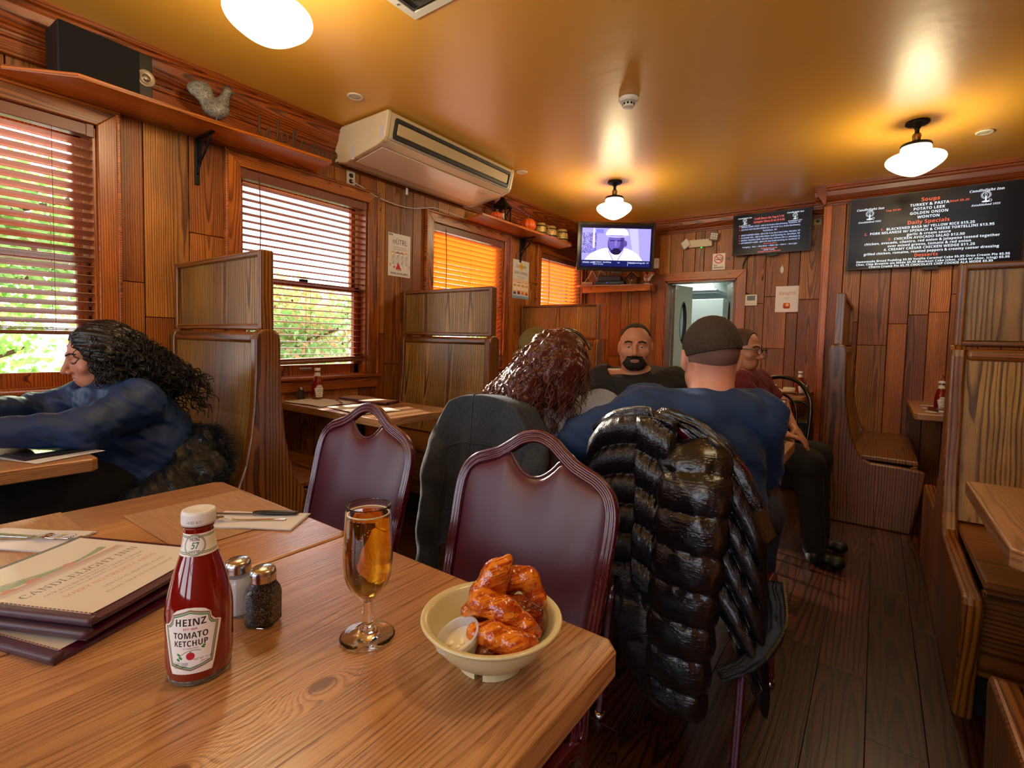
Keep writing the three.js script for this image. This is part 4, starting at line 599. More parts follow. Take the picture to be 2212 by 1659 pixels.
const beerMenu = pic(1120, 640, (g, w, h) => {
  g.fillStyle = '#04050c'; g.fillRect(0, 0, w, h); const B = '#bccdff', R = '#ff6a60'; emblem(g, 170, 110, 1.05); emblem(g, 900, 105, 1.15); txt(g, 'Craft Beers On Tap $ 7.75', 530, 78, 44, R, 'sans-serif', 'bold', 'center', 430); txt(g, 'Sampler Glass (5 oz.)$ 4.00', 530, 130, 44, R, 'sans-serif', 'bold', 'center', 450);
  const L = ['BROKEN HEART STOUT - ABV 6.5% Broken Bow Brewery, Tuckahoe, NY', 'OLD SPLIT FOOT BELGIAN STRONG ALE - ABV 10.5% 12 oz. Broken Bow Brewery,', 'Tuckahoe, NY', 'SIXER PUMPKIN CIDER - ABV 5.4% 12 oz. Doc\'s Hard Cider, Warwick, NY', 'FLAGSHIP IPA - ABV 6.0% Other Half Brewing Co. Brooklyn, NY', 'IMPERIAL PINEAPPLE CIDER - ABV 8.0% 12 oz. California Cider Co. Sebastopol, CA', 'OKTOBERFEST LAGER - ABV 5.7% Two Roads Brewing Co. Stratford, CT'];
  L.forEach((s, i) => { const y = 196 + i * 42 + (i > 2 ? 8 : 0), s2 = i === 2; g.font = 'bold 32px sans-serif'; const wd = Math.min(g.measureText(s).width, 860); txt(g, s, 550, y, 32, B, 'sans-serif', 'bold', 'center', 860); if (!s2) txt(g, '1.', 550 - wd / 2 - 22, y, 30, R); });
  txt(g, 'ALWAYS ON DRAFT', 560, 494, 22, R); txt(g, 'Yuengling  •  Bass  •  Blue Moon  •  Miller Lite  •  Bud Lt  •  Sam Light', 545, 528, 31, B, 'sans-serif', 'bold', 'center', 800); txt(g, 'RESTAURANT HOURS', 550, 570, 24, R); txt(g, 'OPEN 7 DAYS', 550, 594, 26, B); txt(g, 'DELIVERY through UBER EATS', 550, 620, 24, R); });
screenThing('smaller wall screen with the craft beers list beside the no smoking sign', 0.72, 0.415, beerMenu, [-0.935, 2.318, BZ + 0.095], 0, 0.03, 0.008, 1.1);
const news = pic(960, 560, (g, w, h) => {
  g.fillStyle = '#0a0820'; g.fillRect(0, 0, w, h); const x0 = 26, y0 = 44, W = 908, Hh = 416; g.save(); g.beginPath(); g.rect(x0, y0, W, Hh); g.clip(); g.fillStyle = '#a49cf4'; g.fillRect(x0, y0, W, Hh);
  for (let i = 0; i < 900; i++) { g.fillStyle = hash2(i, 3) > 0.5 ? '#2c2478' : '#6a60cc'; g.fillRect(x0 + hash2(i, 1) * 190, y0 + 60 + hash2(i, 2) * 260, 4 + 8 * hash2(i, 4), 6); }
  g.fillStyle = '#c4bcff'; g.beginPath(); g.moveTo(640, y0); g.lineTo(760, y0); g.lineTo(800, 460); g.lineTo(720, 460); g.fill(); g.fillStyle = '#d8d2ff'; g.fillRect(170, 44, 26, 260); g.fillStyle = '#8078dc'; g.fillRect(210, 60, 100, 50);
  g.fillStyle = '#e4e2ff'; g.beginPath(); g.moveTo(60, 470); g.quadraticCurveTo(120, 350, 330, 300); g.lineTo(620, 300); g.quadraticCurveTo(780, 340, 840, 470); g.fill(); g.strokeStyle = '#8c86e0'; g.lineWidth = 8; g.beginPath(); g.moveTo(380, 330); g.lineTo(450, 470); g.moveTo(580, 320); g.lineTo(500, 470); g.stroke();
  g.fillStyle = '#4a3a86'; g.beginPath(); g.ellipse(480, 235, 112, 150, 0.05, 0, 7); g.fill(); g.fillStyle = '#6c5cb4'; g.beginPath(); g.ellipse(455, 215, 82, 118, 0, 0, 7); g.fill(); g.fillStyle = '#5a4a9c'; g.beginPath(); g.ellipse(600, 240, 24, 40, 0, 0, 7); g.fill(); g.fillStyle = '#1c1440'; g.beginPath(); g.ellipse(480, 345, 66, 40, 0, 0, 7); g.fill(); g.fillStyle = '#2a2058'; g.fillRect(396, 196, 66, 13); g.fillRect(492, 196, 66, 13); g.fillRect(444, 300, 76, 9); g.fillStyle = '#8474c8'; g.fillRect(462, 210, 26, 66);
  g.fillStyle = '#e8e6ff'; g.beginPath(); g.ellipse(490, 118, 150, 92, 0, Math.PI, 2 * Math.PI); g.fill(); g.fillRect(340, 112, 300, 22); g.fillStyle = '#b8b0f4'; g.beginPath(); g.ellipse(480, 140, 140, 26, 0, 0, Math.PI); g.fill(); g.restore();
  g.fillStyle = '#121a5c'; g.fillRect(26, 468, 908, 70); txt(g, 'TENNIS', 86, 490, 26, '#d8dcff'); txt(g, 'NEWS', 178, 490, 24, '#d8dcff'); txt(g, 'Live Scores - Qualifying', 300, 484, 22, '#e0e4ff', 'sans-serif', 'bold'); txt(g, 'Opens Sunday', 250, 508, 20, '#c8ccff'); txt(g, '1-0', 520, 488, 22, '#e0e4ff'); g.fillRect(640, 472, 4, 56); txt(g, 'FINAL', 690, 488, 28, '#d8dcff'); txt(g, 'Standings', 780, 486, 24, '#d8dcff'); txt(g, '23 - 17', 880, 486, 26, '#d8dcff'); });
screenThing('corner television showing a person in a cap above the corner shelf', 0.84, 0.515, news, [-2.335, 2.2, -5.04], 36.2 * Math.PI / 180, 0.05, 0.028, 1.35);
{ const t = thing('swivel_bracket', 'black wall arm holding the corner television', 'wall mount', [-2.585, 2.2, -5.372], 36.2 * Math.PI / 180); part('arm', box(0.06, 0.06, 0.62, -0.02, 0, -0.02), M.iron, t); part('plate', box(0.2, 0.25, 0.02, 0, 0, 0.27), M.iron, t); }
// ---------------------------------------------------------------- kitchen doorway
{
  const d = struct('door_1'), a = -2.02, b = -1.249, y = 1.883, z = BZ, c = 0.093;
  const mit = (pts, ax) => part('casing', grainUV(extrude(pts, 0.024, 0.004).translate(0, 0, z), ax), M.trim, d);
  mit([[a - c, y + c], [a, y], [b, y], [b + c, y + c]], 'x'); mit([[a - c, 0], [a, 0], [a, y], [a - c, y + c]], 'y'); mit([[b, 0], [b + c, 0], [b + c, y + c], [b, y]], 'y');
  part('jamb', grainUV(merge([box(0.016, y, 0.19, a + 0.008, y / 2, z - 0.09), box(0.016, y, 0.19, b - 0.008, y / 2, z - 0.09), box(b - a, 0.016, 0.19, (a + b) / 2, y - 0.008, z - 0.09)]), 'y'), M.trim, d);
  const leaf = (hx, turn, s) => { // swing door with a tall oval window
    const L = 0.37, o = new THREE.Group(); o.name = 'door_leaf'; o.position.set(hx, 0, z - 0.15); o.rotation.y = turn; d.add(o);
    const oval = Array.from({ length: 28 }, (_, i) => { const t = i / 28 * Math.PI * 2; return [s * L / 2 + Math.cos(t) * 0.07, 1.42 + clamp(Math.sin(t) * 0.4, -1, 1) * 0.62]; });
    const P = [[0, 0.02], [s * L, 0.02], [s * L, 1.86], [0, 1.86]]; if (s < 0) P.reverse();
    part('steel_panel', extrude(P, 0.04, 0.002, 1, [s > 0 ? oval.slice().reverse() : oval.slice().reverse()]), S('#c2bba6', 0.32, { metalness: 0.85 }), o);
    part('oval_gasket', tube(oval.map(([q, w]) => [q, w, 0.02]), 0.022, 60, 8, true), M.black, o); part('oval_pane', new THREE.ShapeGeometry(shapeOf(oval)).translate(0, 0, 0.02), M.glass, o); part('hinge', merge([rbox(0.05, 0.06, 0.06, 0.006, s * 0.03, 1.83, 0.02), rbox(0.05, 0.06, 0.06, 0.006, s * 0.03, 0.1, 0.02)]), M.steel, o);
  };
  leaf(a + 0.03, 1.32, 1); leaf(b - 0.03, -1.18, -1);
}
{ // the bright kitchen beyond: walls, ceiling light, hood, fridge and shelf
  const kw = S('#d9e0da', 0.6); const z1 = -9.6, x0 = -3.9, x1 = -0.6;
  struct('wall_kitchen', [box(x1 - x0, 2.6, 0.1, (x0 + x1) / 2, 1.3, z1), box(0.1, 2.6, BZ - 0.2 - z1, x0, 1.3, (BZ - 0.2 + z1) / 2), box(0.1, 2.6, BZ - 0.2 - z1, x1, 1.3, (BZ - 0.2 + z1) / 2), box(x1 - x0, 0.1, BZ - 0.2 - z1, (x0 + x1) / 2, 2.601, (BZ - 0.2 + z1) / 2), box(x1 - x0, 0.1, BZ - 0.2 - z1, (x0 + x1) / 2, -0.06, (BZ - 0.2 + z1) / 2)], kw);
  const kl = thing('kitchen_light', 'bright ceiling light panel inside the kitchen', 'light', [-2.2, 2.528, -7.6]); part('housing', rbox(0.62, 0.04, 1.22, 0.006, 0, 0, 0), M.white, kl); part('diffuser', rbox(0.56, 0.01, 1.16, 0.003, 0, -0.024, 0), S('#ffffff', 0.4, { emissive: '#eefff6', emissiveIntensity: 2.2 }), kl);
  const ra = new THREE.RectAreaLight(new THREE.Color(0.92, 1, 0.95), 9, 0.56, 1.16); ra.name = 'kitchen_panel'; ra.position.set(-2.2, 2.495, -7.6); ra.lookAt(-2.2, 0, -7.6); scene.add(ra);
  const hood = thing('kitchen_hood', 'white kitchen hood seen at the top of the doorway', 'hood', [-2.75, 0, -8.3]); part('canopy', extrude([[-0.7, 1.98], [0.75, 1.98], [0.62, 2.3], [-0.6, 2.4]], 0.9, 0.01).translate(0, 0, -0.45), kw, hood); part('filter_lip', rbox(1.5, 0.05, 0.92, 0.01, 0.02, 1.97, 0), M.steel, hood);
  const fr = thing('refrigerator', 'white upright refrigerator with a dark framed glass front in the kitchen', 'refrigerator', [-2.02, 0, -8.1]); part('cabinet', rbox(0.5, 1.85, 0.6, 0.01, -0.1, 0.925, 0), kw, fr); part('grille', rbox(0.012, 0.18, 0.5, 0.004, 0.155, 1.72, 0), S('#c9d2c4', 0.5), fr); part('glass_door', rbox(0.02, 1.3, 0.54, 0.004, 0.158, 0.9, 0), S('#b9d8c8', 0.1, { clearcoat: 1 }), fr); part('door_frame', merge([box(0.03, 1.34, 0.02, 0.165, 0.9, 0.28), box(0.03, 1.34, 0.02, 0.165, 0.9, -0.28), box(0.03, 0.02, 0.56, 0.165, 1.56, 0)]), M.black, fr);
  const sh = thing('kitchen_shelf', 'small kitchen wall shelf with bread and a cup', 'shelf', [-3.12, 1.38, -8.9]); part('board', rbox(0.4, 0.02, 0.25, 0.004, 0, 0, 0), kw, sh); part('bracket', box(0.02, 0.14, 0.2, 0, -0.08, 0), M.steel, sh);
  const br = thing('bread_loaves', 'brown bread loaves stacked in the kitchen', 'bread', [-3.06, 1.392, -8.86]); for (let k = 0; k < 3; k++) part('loaf', new THREE.SphereGeometry(0.06, 16, 12).scale(1, 0.6, 1.2).translate(0.0, 0.036 + k * 0.066, 0), S('#b98a48', 0.7), br);
}
// ---------------------------------------------------------------- banquet chairs
const leatherBump = dataTex(512, 512, (x, y) => { let m = 9; const cx = x / 9, cy = y / 9; for (let j = -1; j <= 1; j++) for (let i = -1; i <= 1; i++) { const a = Math.floor(cx) + i, b = Math.floor(cy) + j; m = Math.min(m, Math.hypot(a + hash2(a, b) - cx, b + hash2(b + 50, a) - cy)); } const v = 90 + 150 * Math.min(1, m) + 20 * (n2(x / 2, y / 2) - 0.5); return [v, v, v]; }, false); leatherBump.repeat.set(3, 3);
M.leather = S('#4a0a22', 0.4, { bumpMap: leatherBump, bumpScale: 0.0003, clearcoat: 0.55, clearcoatRoughness: 0.36 });
const wearTx = dataTex(256, 512, (x, y) => { const w = sstep(0.80, 0.83, fbm2(x / 5, y / 16, 3)) ; return [mix(76, 190, w), mix(9, 150, w), mix(26, 140, w)]; }); wearTx.repeat.set(12, 2.2);
M.frame = S('#ffffff', 0.22, { map: wearTx, clearcoat: 1, clearcoatRoughness: 0.06 });
const FR = [[0.2, 0.4, -0.208], [0.2, 0.47, -0.216], [0.203, 0.6, -0.245], [0.209, 0.72, -0.276], [0.212, 0.79, -0.294], [0.209, 0.825, -0.303], [0.197, 0.853, -0.31], [0.17, 0.876, -0.315], [0.135, 0.889, -0.318], [0.105, 0.9, -0.321], [0.075, 0.918, -0.325], [0.04, 0.94, -0.33], [0, 0.949, -0.332]];
const frameTopY = (x) => { x = Math.abs(x); for (let i = FR.length - 1; i > 4; i--) if (x <= FR[i - 1][0] && x >= FR[i][0]) return mix(FR[i][1], FR[i - 1][1], (x - FR[i][0]) / (FR[i - 1][0] - FR[i][0])); return 0.79; };
const leanZ = (y) => { for (let i = 1; i < FR.length; i++) if (y <= FR[i][1]) return mix(FR[i - 1][2], FR[i][2], (y - FR[i - 1][1]) / (FR[i][1] - FR[i - 1][1])); return -0.332; };
const ridge = (() => { const p = [], W = 0.0145, D = 0.012; for (let i = 0; i <= 12; i++) { const t = i / 12; p.push([-W + 2 * W * t, D - 0.003 + 0.003 * Math.abs(Math.sin(t * Math.PI * 3))]); } for (let i = 0; i <= 4; i++) { const a = -i / 4 * Math.PI; p.push([W * Math.cos(a), -D * 0.35 + D * 0.65 * Math.sin(a)]); } return p; })();
function makeChair(label) {
  const t = thing('banquet_chair', label, 'chair', [0, 0, 0], 0, undefined);
  const arc = [...FR.map((p) => V(...p)), ...FR.slice(0, -1).reverse().map(([x, y, z]) => V(-x, y, z))];
  part('back_frame', sweep(ridge, new THREE.CatmullRomCurve3(arc, false, 'centripetal').getPoints(150), () => V(0, 0.24, 1)), M.frame, t);
  const cush = (front) => gridSurf((u, v) => {
    const un = u * 2 - 1, x0 = un * 0.188, xx = Math.abs(x0) < 0.072 ? 0.072 : Math.abs(x0); let top = frameTopY(xx) - 0.012; if (Math.abs(x0) < 0.072) top -= 0.048 * (1 - Math.pow(x0 / 0.072, 2)); if (Math.abs(un) > 0.9) top -= 0.03 * Math.pow((Math.abs(un) - 0.9) / 0.1, 2);
    const y = mix(0.475, top, v), x = un * mix(0.184, 0.2, clamp((y - 0.47) / 0.33)), e = (1 - Math.pow(Math.abs(un), 5)) * (1 - Math.pow(Math.abs(2 * v - 1), 9)), b = Math.pow(e, 0.55) * (0.016 + 0.012 * (1 - un * un) * Math.sin(Math.PI * clamp(v, 0, 1)));
    return V(x, y, leanZ(y) + (front ? 0.002 + b : -0.002 - b * 0.7)); }, 44, 44, false, !front);
  const c = part('back_cushion', merge([cush(true), cush(false)]), M.leather, t);
  part('piping', tube([...Array(41).keys()].map((i) => { const x = -0.19 + 0.38 * i / 40, xx = Math.max(0.072, Math.abs(x)); let y = frameTopY(xx) - 0.012; if (Math.abs(x) < 0.072) y -= 0.048 * (1 - Math.pow(x / 0.072, 2)); return [x, y - (Math.abs(x) > 0.17 ? 0.02 * Math.pow((Math.abs(x) - 0.17) / 0.02, 2) : 0), leanZ(y) + 0.003]; }), 0.0035, 90, 6), M.leather, t);
  for (const s of [-1, 1]) {
    part('side_frame', sweep(ridge.map(([a, b]) => [a * 0.95, b]), new THREE.CatmullRomCurve3([[0.203, 0, -0.275], [0.203, 0.16, -0.247], [0.203, 0.32, -0.222], [0.203, 0.385, -0.2], [0.203, 0.414, -0.165], [0.203, 0.42, -0.11], [0.203, 0.42, 0.1], [0.203, 0.412, 0.165], [0.203, 0.38, 0.198], [0.203, 0.3, 0.208], [0.203, 0.0, 0.232]].map(([x, y, z]) => V(x * s, y, z)), false, 'centripetal').getPoints(90), () => V(s, 0, 0)), M.frame, t);
    for (const z of [-0.275, 0.232]) part('foot', lathe([[0, 0], [0.017, 0], [0.018, 0.012], [0.015, 0.024], [0, 0.024]], 14).translate(0.203 * s, 0, z), M.chrome, t);
  }
  part('cross_bar', merge([tube([[-0.2, 0.405, 0.15], [0.2, 0.405, 0.15]], 0.009, 1, 8), tube([[-0.2, 0.405, -0.16], [0.2, 0.405, -0.16]], 0.009, 1, 8)]), M.frame, t);
  part('seat', gridSurf((u, v) => { const a = u * Math.PI * 2, sq = (q) => Math.sign(q) * Math.pow(Math.abs(q), 0.35), cx = sq(Math.cos(a)), cz = sq(Math.sin(a)), k = v < 0.2 ? v / 0.2 : v < 0.5 ? 1 : Math.cos((v - 0.5) * Math.PI), y = v < 0.2 ? 0.418 : v < 0.5 ? 0.418 + 0.04 * (v - 0.2) / 0.3 : 0.458 + 0.03 * Math.sin((v - 0.5) * Math.PI); return V(cx * 0.195 * Math.max(0, k), y, cz * 0.205 * Math.max(0, k) + 0.0); }, 56, 30, true, true), M.leather, t);
  t.scale.set(0.955, 1, 1);
  return t;
}
const chair = makeChair('maroon vinyl banquet chair tucked at the near table behind the bowl of wings');
chair.position.set(-0.615, 0, -0.62);
copyOf(chair, [-1.235, 0, -0.645], 0.04, 'maroon vinyl banquet chair tucked behind the beer glass beside the wall booth');
copyOf(chair, [-0.44, 0, -1.65], Math.PI - 0.02, 'maroon banquet chair draped with the black puffer jacket');
copyOf(chair, [-1.08, 0, -1.66], Math.PI + 0.05, 'maroon banquet chair draped with the charcoal sweatshirt');
copyOf(chair, [-1.08, 0, -2.72], 0.38, 'maroon banquet chair under the bearded man in the black shirt');
copyOf(chair, [-1.66, 0, -2.72], 0.3, 'maroon banquet chair under the person in the olive cap');
{ // black bentwood chair of the man in red
  const t = thing('bentwood_chair', 'black hoop backed chair with a red seat beside the group table', 'chair', [-0.6, 0, -3.33], -0.5), b = S('#0c0a0a', 0.25, { clearcoat: 0.8 });
  part('hoop', tube([[0.2, 0.02, -0.24], [0.2, 0.45, -0.2], [0.21, 0.7, -0.23], [0.19, 0.86, -0.25], [0.11, 0.95, -0.26], [0, 0.975, -0.26], [-0.11, 0.95, -0.26], [-0.19, 0.86, -0.25], [-0.21, 0.7, -0.23], [-0.2, 0.45, -0.2], [-0.2, 0.02, -0.24]], 0.014, 90, 8), b, t);
  part('inner_hoop', tube([[0.12, 0.46, -0.2], [0.13, 0.68, -0.225], [0.1, 0.82, -0.24], [0, 0.87, -0.245], [-0.1, 0.82, -0.24], [-0.13, 0.68, -0.225], [-0.12, 0.46, -0.2]], 0.009, 50, 8), b, t);
  part('seat', lathe([[0, 0.445], [0.2, 0.445], [0.212, 0.46], [0.205, 0.48], [0.15, 0.492], [0, 0.495]], 40), S('#b0142a', 0.35, { clearcoat: 0.4 }), t); part('seat_ring', new THREE.TorusGeometry(0.2, 0.014, 8, 40).rotateX(Math.PI / 2).translate(0, 0.44, 0), b, t);
  for (const s of [-1, 1]) part('leg', tube([[0.15 * s, 0.44, 0.13], [0.18 * s, 0.2, 0.17], [0.2 * s, 0, 0.2]], 0.013, 14, 8), b, t);
}
// ---------------------------------------------------------------- ketchup bottles
M.ketchup = S('#7a0d0a', 0.08, { clearcoat: 1, clearcoatRoughness: 0.03 }); M.capWhite = S('#e9e9ec', 0.35, { clearcoat: 0.4 });
const ketchupLabel = pic(640, 720, (g, w, h) => {
  g.clearRect(0, 0, w, h); const key = (k) => { g.beginPath(); const P = [[120, 60], [320, 6], [520, 60], [528, 130], [560, 176], [612, 190], [540, 640], [320, 700], [100, 640], [28, 190], [80, 176], [112, 130]]; P.forEach(([x, y], i) => { const X = 320 + (x - 320) * k, Y = 350 + (y - 350) * k; i ? g.lineTo(X, Y) : g.moveTo(X, Y); }); g.closePath(); };
  g.fillStyle = '#f2f0ee'; g.fillRect(0, 0, w, h); key(1.02); g.fillStyle = '#f2f0ee'; g.fill(); key(0.96); g.fillStyle = '#8c7a58'; g.fill(); key(0.9); g.fillStyle = '#f2f0ee'; g.fill(); key(0.885); g.fillStyle = '#1c7a4a'; g.fill(); key(0.85); g.fillStyle = '#f4f2f2'; g.fill();
  g.save(); g.translate(320, 150); txt(g, 'HEINZ', 0, 0, 104, '#1c1a1a', 'sans-serif', 'bold', 'center', 330); g.restore(); txt(g, 'EST? 1869', 320, 222, 30, '#b02030'); txt(g, 'TOMATO', 320, 292, 92, '#1c1a1a', 'sans-serif', 'bold', 'center', 350); txt(g, 'KETCHUP', 320, 380, 88, '#1c1a1a', 'sans-serif', 'bold', 'center', 340); txt(g, '57 VARIETIES', 320, 436, 26, '#5a5a5a', 'sans-serif', '');
  g.strokeStyle = '#2f8a3a'; g.lineWidth = 6; g.beginPath(); g.moveTo(210, 520); g.quadraticCurveTo(300, 430, 420, 470); g.stroke(); g.fillStyle = '#2f8a3a'; for (const [x, y, r] of [[200, 500, 20], [220, 536, 22], [196, 556, 20], [440, 440, 18], [452, 424, 16]]) { g.beginPath(); g.ellipse(x, y, r, r * 0.6, 0.6, 0, 7); g.fill(); } g.fillStyle = '#c01a30'; g.beginPath(); g.arc(320, 520, 42, 0, 7); g.fill(); g.fillStyle = '#2f8a3a'; g.fillRect(312, 470, 16, 18);
  txt(g, 'NET WT 14 OZ', 440, 560, 28, '#2a2a2a', 'sans-serif', ''); txt(g, '(397g)', 456, 592, 28, '#2a2a2a', 'sans-serif', ''); g.strokeStyle = '#555'; g.lineWidth = 3; g.strokeRect(150, 586, 64, 62); txt(g, '20', 182, 610, 36, '#2a2a2a'); for (let i = 0; i < 5; i++) { g.fillStyle = '#4a4a4a'; g.fillRect(226, 590 + i * 12, 74 - i * 4, 5); } });
const neckLabel = pic(1024, 160, (g, w, h) => { g.fillStyle = '#f0efec'; g.fillRect(0, 0, w, h); g.fillStyle = '#8c7a58'; g.fillRect(0, 14, w, 6); g.fillRect(0, 140, w, 6); g.fillStyle = '#1c7a4a'; g.fillRect(0, 24, w, 5); g.fillRect(0, 130, w, 5); for (const cx of [256, 768]) { g.fillStyle = '#8c7a58'; g.beginPath(); g.ellipse(cx, 80, 112, 78, 0, 0, 7); g.fill(); g.fillStyle = '#f4f2ee'; g.beginPath(); g.ellipse(cx, 80, 104, 72, 0, 0, 7); g.fill(); g.strokeStyle = '#1c7a4a'; g.lineWidth = 5; g.beginPath(); g.ellipse(cx, 80, 98, 66, 0, 0, 7); g.stroke(); txt(g, 'HEINZ', cx, 38, 36, '#1c1a1a', 'sans-serif', 'bold', 'center', 110); txt(g, '57', cx, 84, 66, '#1c7a4a', 'sans-serif', 'italic bold', 'center', 84); txt(g, 'VARIETIES', cx, 128, 26, '#1c1a1a', 'sans-serif', 'bold', 'center', 110); for (let i = 0; i < 6; i++) { g.fillStyle = '#777'; g.fillRect(cx - 196, 44 + i * 13, 56 - (i % 3) * 8, 4); } } });
const bottleProfile = bez([[0.0315, 0.006], [0.0338, 0.02], [0.0342, 0.05], [0.034, 0.085], [0.031, 0.105], [0.0255, 0.128], [0.0198, 0.148], [0.0163, 0.164], [0.0148, 0.178], [0.0142, 0.187]], 60);
const radiusAt = (y) => { for (let i = 1; i < bottleProfile.length; i++) if (y <= bottleProfile[i][1]) { const a = bottleProfile[i - 1], b = bottleProfile[i]; return mix(a[0], b[0], clamp((y - a[1]) / (b[1] - a[1]))); } return 0.0142; };
function makeKetchup(label, pos, turn) {
  const t = thing('ketchup_bottle', label, 'bottle', pos, turn);
  part('bottle', lathe([[0, 0.007], [0.022, 0.006], ...bottleProfile, [0.0, 0.188]], 64), M.ketchup, t);
  part('glass_base', lathe([[0, 0.003], [0.022, 0.002], [0.027, 0], [0.031, 0.0015], [0.0325, 0.006], [0.031, 0.0085], [0.0, 0.0085]], 64), S('#e8ead8', 0.05, { transmission: 0.9, thickness: 0.01, ior: 1.5 }), t);
  const A = 0.92, key = (v) => { const P = [[0, 0.66], [0.1, 0.72], [0.71, 0.98], [0.735, 0.98], [0.75, 0.8], [0.82, 0.66], [0.9, 0.63], [0.97, 0.45], [1, 0.12]]; for (let i = 1; i < P.length; i++) if (v <= P[i][0]) return mix(P[i - 1][1], P[i][1], (v - P[i - 1][0]) / (P[i][0] - P[i - 1][0])); return 0.12; };
  const lab = gridSurf((u, v) => { const y = 0.018 + v * 0.079, a = (u * 2 - 1) * key(v) * A, r = radiusAt(y) + 0.0004; return V(Math.sin(a) * r, y, Math.cos(a) * r); }, 30, 50), uv = lab.attributes.uv; for (let i = 0; i < uv.count; i++) { const v = uv.getY(i), k = key(v); uv.setXY(i, 0.5 + (uv.getX(i) - 0.5) * k * 0.98, v); }
  part('label', lab, S('#ffffff', 0.5, { map: ketchupLabel }), t);
  part('neck_label', gridSurf((u, v) => { const y = 0.152 + v * 0.026, a = u * Math.PI * 2 - Math.PI / 2, r = radiusAt(y) + 0.0004; return V(Math.sin(a) * r, y, Math.cos(a) * r); }, 60, 6, true), S('#ffffff', 0.5, { map: neckLabel }), t);
  part('cap', lathe([[0.0138, 0.1865], [0.0172, 0.187], [0.0176, 0.19], [0.0176, 0.2], [0.0165, 0.2035], [0.014, 0.204], [0.0125, 0.2032], [0, 0.2028]], 64), M.capWhite, t);
  part('neck_ring', new THREE.TorusGeometry(0.0146, 0.0012, 8, 48).rotateX(Math.PI / 2).translate(0, 0.1835, 0), M.ketchup, t);
  return t;
}
const TT = 0.7505;
const ketchup = makeKetchup('large red ketchup bottle in front of the salt and pepper shakers', [-0.66, TT, -0.259], 0.93); ketchup.scale.set(1.06, 1.0, 1.06);
part('cap_print', gridSurf((u, v) => { const a = -0.45 + u * 0.9, r = 0.01775; return V(Math.sin(a) * r, 0.1895 + v * 0.006, Math.cos(a) * r); }, 12, 1), S('#ffffff', 0.4, { map: pic(256, 48, (g, w, h) => { g.fillStyle = '#e9e9ec'; g.fillRect(0, 0, w, h); txt(g, '10/JE25 06:12', 128, 24, 32, '#2a2a30', 'monospace', 'bold', 'center', 240); }) }), ketchup);
const kcopies = [[[-2.93, TT, -1.86], 1.4, 'ketchup bottle on the sunny wall table under the open blind'], [[-0.53, TT, -4.98], 0.6, 'ketchup bottle at the corner of the far food table'], [[0.37, TT, -4.52], 0.3, 'ketchup bottle in the dark corner on the menu table']];
for (const [p, r, l] of kcopies) { const c = copyOf(ketchup, p, r, l); c.remove(c.getObjectByName('cap_print')); }
// ---------------------------------------------------------------- salt and pepper shakers
M.clearGlass = S('#ffffff', 0.02, { transmission: 1, thickness: 0.02, ior: 1.48 });
const grainTx = (a, b, th, k = 6) => { const t = dataTex(256, 256, (x, y) => { const v = sstep(th, th + 0.06, n2(x / 2.2, y / 2.2)); return [0, 1, 2].map((c) => mix(a[c], b[c], v)); }); t.repeat.set(k, k); return t; };
function shaker(label, pos, turn, fill, name) {
  const t = thing(name, label, 'shaker', pos, turn); const oct = (r, c) => { const q = r - c; return [[-q, -r], [q, -r], [r, -q], [r, q], [q, r], [-q, r], [-r, q], [-r, -q]]; };
  const slab = (r0, r1, y0, y1, c0, c1) => { const A = oct(r0, c0), B = oct(r1, c1), pos2 = [], idx = []; A.forEach(([x, z]) => pos2.push(x, y0, z)); B.forEach(([x, z]) => pos2.push(x, y1, z)); for (let i = 0; i < 8; i++) { const j = (i + 1) % 8; idx.push(i, i + 8, j, j, i + 8, j + 8); } for (let i = 1; i < 7; i++) idx.push(0, i, i + 1, 8, 8 + i + 1, 8 + i); const g = new THREE.BufferGeometry(); g.setAttribute('position', new THREE.Float32BufferAttribute(pos2, 3)); g.setIndex(idx); return toCreasedNormals(g, 0.5); };
  const loft = (secs) => { const pos2 = [], idx = []; secs.forEach(([r, c, y]) => oct(r, c).forEach(([x, z]) => pos2.push(x, y, z))); for (let k = 0; k < secs.length - 1; k++) for (let i = 0; i < 8; i++) { const j = (i + 1) % 8, o = k * 8; idx.push(o + i, o + i + 8, o + j, o + j, o + i + 8, o + j + 8); } const e = (secs.length - 1) * 8; for (let i = 1; i < 7; i++) idx.push(0, i, i + 1, e, e + i + 1, e + i); const g = new THREE.BufferGeometry(); g.setAttribute('position', new THREE.Float32BufferAttribute(pos2, 3)); g.setIndex(idx); return toCreasedNormals(grainUV(g, 'y', [0, 0]), 0.5); };
  part('jar', loft([[0.0195, 0.009, 0], [0.0208, 0.008, 0.002], [0.0208, 0.0075, 0.044], [0.0195, 0.0085, 0.052], [0.0158, 0.0075, 0.059], [0.0145, 0.006, 0.064]]), M.clearGlass, t);
  part('contents', loft([[0.0178, 0.009, 0.004], [0.0186, 0.008, 0.006], [0.0186, 0.0075, 0.0435], [0.0175, 0.0085, 0.05], [0.014, 0.0075, 0.056]]), fill, t);
  part('lid', lathe([[0.0145, 0.062], [0.0172, 0.062], [0.0178, 0.064], [0.0172, 0.0655], [0.0178, 0.067], [0.0172, 0.0685], [0.0178, 0.07], [0.0178, 0.074], [0.0165, 0.0785], [0.013, 0.0812], [0.006, 0.0825], [0, 0.0828]], 48), S('#c9c9cc', 0.22, { metalness: 1 }), t);
  for (let k = 0; k < 9; k++) { const a = k * 2.4, r = 0.0035 * Math.sqrt(k); part('hole', cyl(0.0009, 0.0009, 0.0012, Math.cos(a) * r, 0.0822 - r * 0.06, Math.sin(a) * r, 8), M.black, t); }
  return t;
}
const saltFill = S('#ececf0', 0.85), pepperFill = S('#ffffff', 0.8, { map: grainTx([16, 14, 14], [186, 176, 160], 0.66, 14) });
